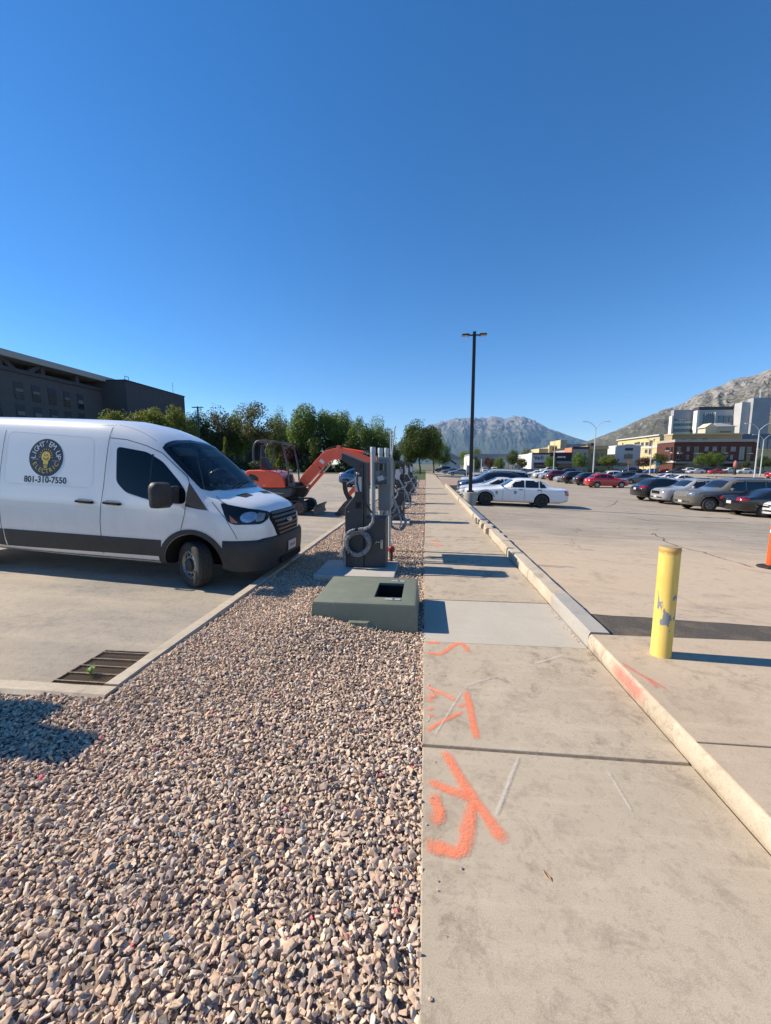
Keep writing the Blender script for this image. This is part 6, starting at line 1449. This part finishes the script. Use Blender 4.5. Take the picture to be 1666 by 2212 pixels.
zt = atX(*ZL(150, 303), XF).z; zb_ = atX(*ZL(150, 447), XF).z; pitch = atX(*ZL(150, 303), XF).z - atX(*ZL(160, 490), XF).z
for (x0, x1) in [(-95, -5)] + cols_:
    y0 = atX(*ZL(x0, 360), XF).y; y1 = atX(*ZL(x1, 360), XF).y
    for r_ in range(3):
        zz = zt - r_ * pitch; h = (zt - zb_)
        f = bp('window', 'win_violet', (XF - .02, y0, zz - h), (XF + .06, y1, zz))
        bp('pane', 'win_dark', (XF + .061, y0 + .12, zz - h + .08), (XF + .085, y1 - .08, zz - h * .36), f)
        if rnd.random() < .9: bp('blind', 'blind', (XF + .086, y0 + .15, zz - h * (.36 + rnd.uniform(.15, .30))), (XF + .10, y1 - .12, zz - h * .37), f)
XB = -55.; yb0 = atX(*ZL(1040, 292), XB).y; yb1 = atX(*ZL(1530, 432), XB).y; zb = atX(*ZL(1040, 292), XB).z
b2_ = empty('annex_building', (XB, yb0, .1)); tag(b2_, 'plain dark windowless block at the end of the campus building', 'building')
MB().b2((-12, 0, 0), (0, yb1 - yb0, zb - .1)).build('wall', 'brown_block', b2_); MB().b2((-12.1, -.1, zb - .1), (.1, yb1 - yb0 + .1, zb + .12)).build('coping', 'loggia', b2_)
for dy in (0, .9): MB().tube([(-1, 1.2 + dy, zb + .1), (-1, 1.2 + dy, zb + 1.0)], .05, 5).build('roof_rail', 'lamp_bronze', b2_)
MB().tube([(-1, 1.2, zb + 1.0), (-1, 2.1, zb + 1.0)], .05, 5).build('roof_rail', 'lamp_bronze', b2_); MB().tube([(-1, yb1 - yb0 - 2.5, zb), (-1, yb1 - yb0 - 2.5, zb + 2.6)], .04, 5).build('mast', 'lamp_bronze', b2_)
a = at(440, 938, 112); c_ = at(640, 940, 112)
lo = Bld('low dark building behind the thin tree and the digger', 'brown_brick', a.x, c_.x, 112, a.z, 20, name='low_building', zg=.1)
lo.part('roof_edge', 'loggia', (a.x - .3, 111.7, a.z + .001), (c_.x + .3, 132, a.z + .5)); 
for i in range(9): lo.part('window', 'win_dark', (a.x + 1 + i * 2.9, 111.9, 1.0), (a.x + 3 + i * 2.9, 112.01, a.z - 2.2))
t = empty('retaining_wall', (-36, 86, .1)); tag(t, 'long grey concrete terrace wall with steps behind the digger', 'wall')
MB().b2((-8, 0, 0), (6, .5, 1.9)).build('wall', 'concrete_grey', t); MB().b2((-9, -3, 0), (8, -2.5, .55)).build('wall', 'concrete_curb', t)
for i in range(4): MB().b2((-7, -2.0 + i * .4, .0), (5, -1.6 + i * .4 - .005, .35 + i * .17)).build('step', 'concrete_grey', t)
for i in range(6):
    p = at(560 + i * 17, 1018, 70 + i); t = MB().box((0, 0, .3), (.8, .6, .6)).build('boulder', 'concrete_face', loc=(p.x, 70 + i, .12), bevel=.15); tag(t, 'pale landscaping block on the lawn, %s from the left' % ('first', 'second', 'third', 'fourth', 'fifth', 'sixth')[i], 'block', 'pale blocks on the lawn')
# sheds past the walk
bmat('white_lit', (.72, .71, .68)); bmat('white_shaded', (.52, .54, .57)); bmat('shed_shaded', (.34, .36, .40)); pm('roof_grey', (.30, .31, .33), .6)
s1 = bpx('pale garage with a painted mountain mural past the maples', 'white_shaded', Z2, 285, 600, 440, 150, 12)
for i, (x0, y0, x1, y1) in enumerate(((300, 490, 350, 475), (350, 475, 420, 445), (420, 445, 470, 480), (470, 480, 530, 520))):
    p0 = at(*Z2(x0, y0), 149.9); p1 = at(*Z2(x1, y1), 149.9); o = s1.off
    MB().add([Vector((p0.x, 149.93, p0.z + .25)) - o, Vector((p1.x, 149.93, p1.z + .25)) - o, Vector((p1.x, 149.93, p1.z - .45)) - o, Vector((p0.x, 149.93, p0.z - .45)) - o], [(0, 1, 2, 3)]).build('mural_stroke', 'vinyl_navy', s1.o)
o = s1.off; MB().prism([(s1.x0 - .6 - o.x, s1.ztop - o.z), (s1.x1 + .6 - o.x, s1.ztop - o.z), (s1.x1 - 3 - o.x, s1.ztop + 2.1 - o.z), (s1.x0 + 3 - o.x, s1.ztop + 2.1 - o.z)], 'y', -.6, 12.6).build('roof', 'roof_grey', s1.o)
s2 = bpx('long shed with a sunlit gable behind the lamp post', 'shed_shaded', Z2, 770, 1440, 385, 152, 22); s2.band(Z2, 350, 386, 'roof_grey', .3, 'roof')  # the grey front holds its shade in the colour
p0 = atX(*Z2(615, 430), s2.x0 - .0); s2.part('lit_gable', 'white_lit', (s2.x0 - .3, 152.0, -.95), (s2.x0 - .01, 174, s2.ztop))  # same shed, sunlight put into the paler gable colour
s2.part('door', 'trim_white', (s2.x1 - 4, 151.9, -.9), (s2.x1 - .3, 152.01, 3.4))
for i in range(18): s2.part('seam_rib', 'shed_shaded', (s2.x0 + 1 + i * .95, 151.93, -.9), (s2.x0 + 1.12 + i * .95, 152.01, s2.ztop - .1))
# white shop with purple letters
s3 = bpx('white shop with purple lettering and a sunlit side wall', 'white_shaded', Z3, 355, 680, 520, 140, 22); s3.band(Z3, 510, 545, bmat('plum', (.10, .045, .07)), .12, 'cornice', False, 0)
for k in range(6): s3.part('side_wall', 'white_lit', (s3.x0 - .35, 140.01 + k * 4.2, -.95), (s3.x0 - .01, 144.2 + k * 4.2, s3.ztop + .2 - k * .45))  # sunlight put into the side wall colour, shade into the front
s3.rect(Z3, (370, 695, 680, 735), .02, .3, 'awning', bmat('maroon', (.11, .02, .03)), None); s3.rect(Z3, (375, 740, 680, 800), .02, .05, 'shop_window', 'win_dark', None)
for i, (ch, x) in enumerate((('V', 410), ('e', 465), ('l', 515), ('l', 545))):
    p = at(*Z3(x, 605), 139.85); me = text_mesh(ch, 1.9, .02); o = link('sign_letter', me, bmat('plum', (.1, .045, .07)), s3.o); o.rotation_euler.x = R(90); o.location = Vector((p.x, 139.85, p.z)) - s3.off
s4 = bpx('black shopfront with a white name strip and red top edge', bmat('black_front', (.03, .028, .034)), Z3, 690, 1095, 515, 141, 20); s4.band(Z3, 505, 525, bmat('red_edge', (.16, .03, .03)), .2, 'cornice', False)
for (x0, x1) in ((815, 908), (918, 970)): s4.rect(Z3, (x0, 575, x1, 605), .02, .08, 'sign', 'trim_white', None)
s4.rect(Z3, (790, 665, 1085, 715), .02, 1.2, 'canopy', bmat('canopy_grey', (.22, .22, .22)), None); s4.rect(Z3, (800, 720, 1085, 800), .02, .05, 'shop_window', 'win_dark', None)
s5 = bpx('pale narrow storefront with a dark cornice', bmat('pale_grey', (.36, .36, .37)), Z3, 1112, 1400, 410, 143, 18); s5.band(Z3, 402, 440, bmat('dark_cornice', (.05, .03, .03)), .5)
for q in ((1140, 510, 1190, 575), (1225, 510, 1275, 575), (1315, 510, 1362, 575)): s5.rect(Z3, q)
s5.rect(Z3, (1130, 690, 1390, 780), .02, .05, 'shop_window', 'win_dark', None)
s5.part('stepped_side', bmat('orange_brick', (.48, .22, .12)), (s5.x0 - .35, 143, -.9), (s5.x0 - .01, 150, s5.ztop)); s5.part('stepped_side', 'orange_brick', (s5.x0 - .35, 150.01, -.9), (s5.x0 - .01, 156, s5.ztop - 1.3)); s5.part('stepped_side', 'orange_brick', (s5.x0 - .35, 156.01, -.9), (s5.x0 - .01, 163, s5.ztop - 2.4))
s6 = bpx('tan storefront with a yellow cornice and sash windows', bmat('tan_front', (.34, .26, .14)), Z4, 35, 372, 385, 145, 18); s6.band(Z4, 376, 400, bmat('yellow_trim', (.58, .46, .24)), .45); s6.band(Z4, 345, 377, 'tan_front', .05, 'parapet')
for q in ((85, 480, 125, 555), (165, 480, 210, 555), (255, 480, 298, 522)): s6.rect(Z4, q)
s6.rect(Z4, (45, 600, 370, 690), .02, .05, 'shop_window', 'win_dark', None)
s7 = bpx('white shop with three arched windows and a dark name board', bmat('stucco_shaded', (.50, .51, .53)), Z4, 525, 945, 338, 148, 16); o = s7.off  # front tone has the shade put into its white
m = MB(); pa = [at(*Z4(x, y), 147.9) for x, y in ((525, 338), (640, 332), (690, 318), (800, 318), (850, 334), (945, 342))]
m.prism([(p.x - o.x, p.z - o.z) for p in pa] + [(s7.x1 - o.x, s7.ztop - .6 - o.z), (s7.x0 - o.x, s7.ztop - .6 - o.z)], 'y', -.12, .1).build('gable_parapet', 'stucco_shaded', s7.o)
s7.rect(Z4, (668, 385, 805, 427), .02, .12, 'name_board', bmat('board', (.05, .05, .055)), None)
for (x0, x1, y0) in ((655, 690, 488), (705, 745, 475), (755, 795, 486)):
    a = at(*Z4(x0, y0), 148); c_ = at(*Z4(x1, 570), 148); w_ = (c_.x - a.x) / 2; cx_ = (a.x + c_.x) / 2
    pl = [(c_.x - o.x, c_.z - o.z)] + [(cx_ + w_ * math.cos(t_) - o.x, a.z - w_ + w_ * math.sin(t_) - o.z) for t_ in np.linspace(0, math.pi, 9)] + [(a.x - o.x, c_.z - o.z)]
    MB().prism(pl, 'y', -.12, .01).build('arched_window', 'win_dark', s7.o)
s7.rect(Z4, (545, 640, 760, 700), .02, .05, 'shop_window', 'win_dark', None)
s7.part('lit_side', 'white_lit', (s7.x0 - .4, 148.01, -.95), (s7.x0 - .01, 164, s7.ztop - .3))  # side slab coloured paler for the sun falling on it
# apartment building, brick block, civic tower
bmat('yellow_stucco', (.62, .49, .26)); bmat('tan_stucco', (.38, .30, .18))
XA = 96.; ya0 = atX(*Z5(780, 590), XA).y; ya1 = atX(*Z5(445, 640), XA).y; za = atX(*Z5(780, 590), XA).z
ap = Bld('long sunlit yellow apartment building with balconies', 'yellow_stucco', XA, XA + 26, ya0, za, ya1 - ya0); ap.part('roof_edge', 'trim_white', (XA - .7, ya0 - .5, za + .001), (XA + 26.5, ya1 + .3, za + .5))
for q in ((835, 290, 875, 325), (885, 280, 925, 325), (950, 290, 990, 345), (1025, 285, 1075, 340), (1015, 410, 1055, 470), (625, 295, 640, 330), (1165, 225, 1180, 270)): ap.side(Z4, q)
for q in ((1095, 255, 1140, 360), (1085, 400, 1130, 490)):
    w_ = ap.side(Z4, q, name='balcony_opening', mat='loggia', frame=False)
ap.side(Z4, (945, 368, 1230, 378), d=.2, name='string_course', mat='trim_white', frame=False)
g = NG('brick_red'); bt = g.n.new('ShaderNodeTexBrick'); bt.inputs['Scale'].default_value = 3.; bt.inputs['Color1'].default_value = C((.085, .030, .024)); bt.inputs['Color2'].default_value = C((.115, .040, .030)); bt.inputs['Mortar'].default_value = C((.13, .09, .075)); bt.inputs['Mortar Size'].default_value = .012
cm = g.n.new('ShaderNodeCombineXYZ'); q = g.xyz(); g.L(g.math('ADD', q[0], q[1]), cm.inputs[0]); g.L(q[2], cm.inputs[1]); g.L(cm.outputs[0], bt.inputs['Vector']); g.out(bt.outputs['Color'], .9)
br = bpx('dark red brick block with pale cornice and storefronts', 'brick_red', Z5, 895, 1555, 645, 137, 9.5); br.band(Z5, 628, 648, bmat('cornice_stone', (.42, .36, .29)), .6)
for q in ((40, 1340, 100, 1420), (330, 1340, 412, 1440), (800, 1340, 886, 1440), (1240, 1340, 1322, 1440), (40, 1465, 100, 1545), (320, 1475, 400, 1575), (1230, 1470, 1300, 1580), (860, 1480, 920, 1570)): br.rect(ZR, q)
for q in ((205, 1340, 255, 1405), (515, 1340, 578, 1405), (650, 1340, 722, 1405), (190, 1480, 245, 1545), (1110, 1340, 1198, 1560)): br.rect(ZR, q, mat='win_sky')
for q in ((965, 1340, 1050, 1410), (955, 1480, 1002, 1550)): br.rect(ZR, q, mat=pm('win_blind', (.30, .27, .25), .5))
for q in ((35, 1440, 102, 1452), (320, 1445, 412, 1458), (1235, 1445, 1312, 1458), (828, 1440, 884, 1452)): br.rect(ZR, q, .02, 1.0, 'balcony', 'trim_white', None)
br.rect(ZR, (0, 1588, 1380, 1622), .02, .5, 'sign_band', bmat('band_grey', (.24, .23, .22)), None); br.rect(ZR, (0, 1625, 1380, 1720), .02, .06, 'shop_window', 'win_dark', None)
for q in ((828, 685, 840, 710), (845, 685, 856, 710), (870, 683, 880, 725), (868, 740, 878, 790)): br.side(Z5, q)
br.side(Z5, (800, 795, 894, 806), d=.3, name='string_course', mat='trim_white', frame=False)
br.rect(ZR, (1400, 1238, 1425, 1268), .02, .3, 'wall_lamp', 'trim_white', None)
p2 = bpx('tan upper storeys rising behind the brick block', 'tan_stucco', ZR, -40, 1160, 1125, 160, 5, name='upper_building'); p2.band(ZR, 1108, 1128, 'yellow_trim', .8)
for q in ((110, 1195, 190, 1222), (280, 1195, 375, 1222), (470, 1190, 560, 1222)): p2.rect(ZR, q, frame=None)
p3 = bpx('cream pediment pavilion on the roof line before the tower', bmat('cream', (.56, .50, .38)), ZR, 725, 1040, 985, 170, 9, name='pavilion'); o = p3.off
a0 = p3.x0 - o.x; a1 = p3.x1 - o.x; zt_ = p3.ztop - o.z; pk_ = at(*ZR(900, 905), 170).z - o.z
MB().add([(a0 - .8, -.8, zt_), (a1 + .8, -.8, zt_), (a1 + .8, 9.8, zt_), (a0 - .8, 9.8, zt_), ((a0 + a1) / 2 - 1, 4.5, pk_), ((a0 + a1) / 2 + 1, 4.5, pk_)], [(0, 1, 5, 4), (1, 2, 5), (2, 3, 4, 5), (3, 0, 4), (0, 3, 2, 1)]).build('hip_roof', 'roof_grey', p3.o)
gx0 = at(*ZR(515, 1000), 168.5).x - o.x; gx1 = at(*ZR(728, 1000), 168.5).x - o.x; gz = at(*ZR(515, 1003), 168.5).z - o.z; gt = at(*ZR(622, 925), 168.5).z - o.z
MB().b2((gx0 + .5, -1.4, 0), (gx1 - .05, 3, gz)).build('wing', 'cream', p3.o); MB().prism([(gx0, gz), (gx1 + .2, gz), ((gx0 + gx1) / 2, gt)], 'y', -1.9, 3).build('pediment', 'cream', p3.o)
p3.rect(ZR, (780, 1062, 975, 1090), .02, .08, 'louvre', bmat('louvre', (.25, .22, .17)), None)
# civic tower
bmat('panel_white', (.74, .71, .66), .2); bmat('panel_grey', (.33, .34, .37), .2); bmat('panel_mid', (.46, .46, .46), .2); pm('glass_blue', (.10, .15, .20), .12, spec=.6); pm('glass_green', (.42, .55, .50), .3, spec=.6)
TY = 262.
tw = empty('civic_tower', (at(1560, 1000, TY).x, TY, -1.)); tag(tw, 'modern white and grey office tower with glass wings below the mountain', 'building')
base = 700
def tb_(name, mat, zf, q, dy0, dy1, parent=None):
    Y = TY + dy0; ym = (q[1] + min(q[3], 560)) / 2; a = at(*zf(q[0], q[1]), Y); c_ = at(*zf(q[2], q[3]), Y); o = Vector(tw.location)
    a.x = at(*zf(q[0], ym), Y).x; c_.x = at(*zf(q[2], ym), Y).x
    if q[3] == base: c_.z = -1.
    return MB().b2(Vector((a.x, Y, c_.z)) - o, Vector((c_.x, TY + dy1, a.z)) - o).build(name, mat, parent or tw)
tb_('wing', 'panel_grey', Z5, (885, 387, 1050, base), 4, 7); gl_ = tb_('glazing', 'glass_blue', Z5, (890, 458, 1043, base), 3.6, 4.1)
for i, (y0, y1) in enumerate(((470, 492), (512, 535), (558, 575))): tb_('spandrel', 'glass_green', Z5, (892, y0 + 4, 1041, y1), 3.4, 3.7, None)
for i in range(12): tb_('mullion', 'panel_grey', Z5, (892 + i * 12.5, 458, 893.4 + i * 12.5, base), 3.2, 3.45)
def fin(x0, x1, y0, d=14.):                        # lit end wall: a slab deep enough to show its left face
    pass
def slab(name, mat_front, q, dy, xl):
    """slab whose front spans q and whose sunlit left face reaches back to picture column xl"""
    Y = TY + dy; ym = (q[1] + 560) / 2; a = at(*Z5(q[0], q[1]), Y); c_ = at(*Z5(q[2], ym), Y); a.x = at(*Z5(q[0], ym), Y).x; c_.z = -1.; r = ray(*Z5(xl, ym)); back = a.x / r.x * r.y; o = Vector(tw.location)
    MB().b2(Vector((a.x, Y, c_.z)) - o, Vector((c_.x, max(back, Y + 2), a.z)) - o).build(name, mat_front, tw)
pm('tower_wall', (.62, .60, .57), .8)
slab('fin_wall', 'panel_white', (872, 433, 886, base), 2.5, 850)
slab('fin_wall', 'panel_white', (1072, 390, 1090, base), -1, 1042)
tb_('main_wall', 'panel_mid', Z5, (1088, 388, 1368, base), 0, 6); tb_('plant_screen', bmat('plant_dark', (.05, .055, .065), .2), Z5, (1090, 362, 1366, 389), 1, 6)
g1 = tb_('glazing', 'glass_blue', Z5, (1124, 406, 1214, 545), -.4, .01); tb_('reveal', 'panel_white', Z5, (1215, 404, 1221, 545), -1., .01)
for i in range(5): tb_('mullion', 'panel_grey', Z5, (1140 + i * 15, 406, 1141.5 + i * 15, 545), -.7, -.42)
for (x0, x1) in ((1246, 1281), (1290, 1322), (1332, 1362)): tb_('window', 'glass_blue', Z5, (x0, 432, x1, 487), -.4, .01)
slab('stair_tower', 'panel_mid', (1424, 325, 1492, base), -6, 1366)
slab('lift_tower', 'panel_grey', (1514, 290, 1656, base), -8, 1466)
MB().tube([Vector((at(*Z5(1625, 290), TY).x, TY + 4, at(*Z5(1625, 290), TY).z)) - Vector(tw.location), Vector((at(*Z5(1628, 215), TY).x, TY + 4, at(*Z5(1628, 215), TY).z)) - Vector(tw.location)], .35, 6).build('mast', 'galv_pale', tw)
p4 = bpx('dark grey building with tall glass panes at the right edge', bmat('slate', (.15, .17, .21)), ZR, 1165, 1900, 1112, 185, 20, name='glass_building')
for x in (1400, 1470, 1540, 1610): p4.rect(ZR, (x, 1200, x + 50, 1375), .02, .1, 'window', 'glass_blue', None)
p5 = bpx('low yellow building at the right edge behind dark trees', 'yellow_stucco', ZR, 1440, 1900, 1385, 142, 14, name='low_building'); p5.band(ZR, 1376, 1396, 'yellow_trim', .5)
# tan flats with a square tower behind the shops
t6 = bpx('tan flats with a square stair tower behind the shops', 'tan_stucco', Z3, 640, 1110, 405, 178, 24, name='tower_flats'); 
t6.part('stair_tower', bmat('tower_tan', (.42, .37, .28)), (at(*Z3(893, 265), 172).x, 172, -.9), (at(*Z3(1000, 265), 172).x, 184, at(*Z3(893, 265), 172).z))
t6.part('lit_face', 'yellow_stucco', (at(*Z3(893, 265), 172).x - .3, 172.01, -.9), (at(*Z3(893, 265), 172).x - .01, 186, at(*Z3(893, 265), 172).z - .02))  # sunlight on the tower side put into a yellower colour
t6.part('lit_wing', 'yellow_stucco', (at(*Z3(640, 365), 178).x, 176, -.9), (at(*Z3(812, 365), 178).x, 177.9, at(*Z3(640, 375), 178).z)); t6.rect(Z3, (730, 405, 810, 470), .02, .1, 'balcony_opening', 'loggia', None, dy=-2)  # this wing has the sunlit tone put into its colour
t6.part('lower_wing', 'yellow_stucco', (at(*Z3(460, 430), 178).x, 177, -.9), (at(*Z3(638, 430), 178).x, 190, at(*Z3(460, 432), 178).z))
t6.part('roof_slab', 'roof_grey', (at(*Z3(1000, 345), 178).x, 179, -.9), (at(*Z3(1380, 345), 178).x, 195, at(*Z3(1000, 345), 178).z))
t6.part('rooftop_unit', 'black_plastic', (at(*Z3(1455, 325), 178).x, 178, -.9), (at(*Z3(1520, 325), 178).x, 182, at(*Z3(1455, 325), 178).z))
# roadside signs
def sign_post(px, Y, label, cat, head):
    p = at(px, 1010, Y); t = empty('road_sign', (p.x, Y, -.93)); tag(t, label, cat); head(t, p); return t
def diamond(t, p):
    MB().tube([(0, 0, 0), (0, 0, 3.4)], .05, 6).build('post', 'galv_pale', t); MB().box((0, -.06, 3.2), (.95, .03, .95), ry=R(45)).build('plate', pm('sign_orange', (.75, .26, .02), .5), t); MB().box((0, -.06, 2.25), (.6, .03, .35)).build('sub_plate', 'sign_orange', t)
sign_post(1357.5, 124.5, 'orange diamond warning sign before the white gabled shop', 'road sign', diamond)
def blue(t, p):
    MB().tube([(0, 0, 0), (0, 0, 3.0)], .05, 6).build('post', 'lamp_bronze', t); MB().box((0, -.06, 2.6), (.6, .03, .8)).build('plate', pm('sign_blue', (.02, .22, .45), .5), t); MB().box((0, -.08, 2.3), (.5, .02, .25)).build('sub_plate', pm('sign_yellow', (.6, .5, .05), .5), t)
sign_post(1420.5, 75, 'blue and yellow parking sign on a dark post', 'road sign', blue)
def white(t, p):
    MB().tube([(0, 0, 0), (0, 0, 3.3)], .05, 6).build('post', 'galv_pale', t); MB().box((0, -.06, 3.0), (.4, .03, .5)).build('plate', 'trim_white', t)
sign_post(1414, 77, 'thin pole with a small white plate beside the blue sign', 'road sign', white)
t = empty('furled_umbrella', (at(1588, 1010, 112).x, 112, -.93)); tag(t, 'salmon pink furled umbrella on a dark stand by the far street', 'umbrella')
MB().lathe([(.35, 0), (.42, .3), (.30, 1.6), (.1, 1.9)], 10).build('stand', pm('stand_dark', (.03, .028, .025), .9), t, smooth=True); MB().lathe([(.12, 1.8), (.42, 2.2), (.40, 3.0), (.22, 3.5), (.03, 3.7)], 10).build('canopy', pm('salmon', (.42, .16, .12), .8), t, smooth=True)
t = empty('globe_lamp', (at(1330.5, 1010, 127).x, 127, -.9)); tag(t, 'black twin globe street lantern before the white gabled shop', 'lantern')
MB().tube([(0, 0, 0), (0, 0, 3.6)], .09, 8).build('post', 'lamp_bronze', t)
for s in (-1, 1): MB().tube([(0, 0, 3.2), (s * .5, 0, 3.5), (s * .55, 0, 3.8)], .05, 6).build('arm', 'lamp_bronze', t); MB().lathe([(.05, 3.8), (.25, 3.95), (.28, 4.2), (.1, 4.5)], 10, Matrix.Translation((s * .55, 0, 0))).build('lantern', 'lamp_bronze', t)

# ---- mountains: polar height fields with their own ridges
def mountain(name, label, R0, R1, prof, mat, na, nr, seed, amp, f0, back=1.35, pw=.85, ce=.25):
    xs_ = [math.atan2(*(lambda r: (r.x, r.y))(ray(px, py))) for px, py in prof]
    el = [(lambda r: r.z / math.hypot(r.x, r.y))(ray(px, py)) for px, py in prof]
    az = np.linspace(xs_[0], xs_[-1], na); E_ = np.interp(az, xs_, el)
    v = []
    for i in range(nr + 12):
        u = i / nr
        for a_, e_ in zip(az, E_):
            rr = R0 + (R1 - R0) * min(u, 1) + (R1 * (back - 1) * (u - 1) * nr / 12 if u > 1 else 0)
            X, Y = rr * math.sin(a_), rr * math.cos(a_); crest = max(e_, .0) * R1 + CAMH
            base = crest * (u ** pw) if u <= 1 else crest * (1 - .8 * (u - 1) * nr / 12)
            # ribs and gullies running down from the crest
            q = noise.multi_fractal((X * f0, Y * f0, seed), .9, 2.1, 6) if False else noise.hetero_terrain((X * f0, Y * f0, seed), .75, 2.1, 6, .4)
            rib = 1 - 2 * abs(noise.noise((a_ * R1 * f0 * 1.6 + .6 * noise.noise((X * f0 * 2, Y * f0 * 2, 5)), u * .9, seed + 9)))
            rib2 = 1 - 2 * abs(noise.noise((a_ * R1 * f0 * 4.5 + .8 * noise.noise((X * f0 * 4, Y * f0 * 4, 6)), u * 1.8, seed + 19)))
            rib3 = 1 - 2 * abs(noise.noise((a_ * R1 * f0 * 11 + 1.2 * noise.noise((X * f0 * 7, Y * f0 * 7, 16)), u * 4, seed + 29)))
            env = min(1, u * 3) * (1 if u < .8 else max(ce, (1 - u) / .2))
            z = base + amp * crest * env * (.45 * rib + .26 * rib2 + .16 * rib3 + .16 * (q - .6))
            v.append((X, Y, max(z, -1.2 if i else -30)))
    n = na; f = [(i * n + j, i * n + j + 1, (i + 1) * n + j + 1, (i + 1) * n + j) for i in range(nr + 11) for j in range(n - 1)]
    me = bpy.data.meshes.new(name); me.from_pydata(v, [], f); me.update(); o = link(name, me, mat, smooth=True); struct(o); return o
def rock_mat(name, rock, rock2, green, gz0, gz1, sc1, slope=(.55, .8), patch=1.0):
    g = NG(name); x, y, z = g.xyz(); geo = g.n.new('ShaderNodeNewGeometry'); nz = g.n.new('ShaderNodeSeparateXYZ'); g.L(geo.outputs['Normal'], nz.inputs[0])
    a = g.noise(sc1, 8, .65); strata = g.noise(sc1 * 1.5, 5, .6, stretch=(.25, .25, 3.5)); veg = g.noise(sc1 * 2.2, 8, .72, dist=.8)
    c = g.mix(g.ramp(strata, .35, .65), rock, rock2)
    h = g.math('DIVIDE', g.math('SUBTRACT', z, gz0), gz1 - gz0)
    k = g.math('SUBTRACT', g.math('ADD', g.math('MULTIPLY', veg, 1.6), g.math('MULTIPLY', nz.outputs[2], .35)), g.math('ADD', g.math('MULTIPLY', h, patch), .55))
    c = g.mix(g.ramp(k, .0, .22), c, green)
    g.bump(g.math('ADD', strata, a), 1., 1 / sc1 * .12); return g.out(c, .95)
rock_mat('rock_far', (.235, .21, .195), (.11, .105, .10), (.045, .062, .045), 300, 2500, .0034)
rock_mat('rock_near', (.33, .30, .27), (.20, .185, .165), (.082, .080, .055), -500, 1100, .016, patch=.74)
mountain('far_mountain', '', 11500, 17000, [(740, 1002), (800, 985), (850, 965), (880, 945), (910, 928), (940, 918), (965, 914), (985, 908), (1005, 905), (1025, 906), (1040, 901), (1052, 904), (1062, 900), (1074, 902), (1090, 908), (1104, 904), (1118, 905), (1135, 906), (1150, 911), (1165, 917), (1185, 927), (1205, 932), (1225, 940), (1245, 948), (1262, 953), (1300, 962), (1340, 972), (1400, 985)], 'rock_far', 620, 120, 3.3, .22, 1 / 1900.)
mountain('near_mountain', '', 1500, 4600, [(1180, 1001), (1215, 980), (1245, 964), (1270, 953), (1300, 942), (1330, 932), (1355, 920), (1385, 908), (1415, 896), (1440, 887), (1465, 877), (1490, 866), (1515, 852), (1540, 842), (1560, 834), (1585, 823), (1610, 818), (1630, 812), (1650, 804), (1680, 796), (1720, 780), (1780, 768), (1850, 760), (1980, 800), (2100, 860), (2400, 960)], 'rock_near', 460, 100, 8.1, .10, 1 / 420., pw=.9, ce=.12)
# ---- air between here and the mountains
hz = MB().b2((-3500, -1500, -31.5), (12000, 24500, 2450)).build('haze', None)
hm = bpy.data.materials.new('haze_air'); hm.use_nodes = True; n_ = hm.node_tree; n_.nodes.remove(n_.nodes['Principled BSDF'])
pv_ = n_.nodes.new('ShaderNodeVolumePrincipled'); pv_.inputs['Color'].default_value = (.36, .62, 1, 1); pv_.inputs['Density'].default_value = 2.8e-5; pv_.inputs['Anisotropy'].default_value = .0
n_.links.new(pv_.outputs[0], n_.nodes['Material Output'].inputs['Volume']); hz.data.materials.append(hm); hz['kind'] = 'stuff'; hz['label'] = 'thin blue air haze in front of the mountains'; hz['category'] = 'haze'
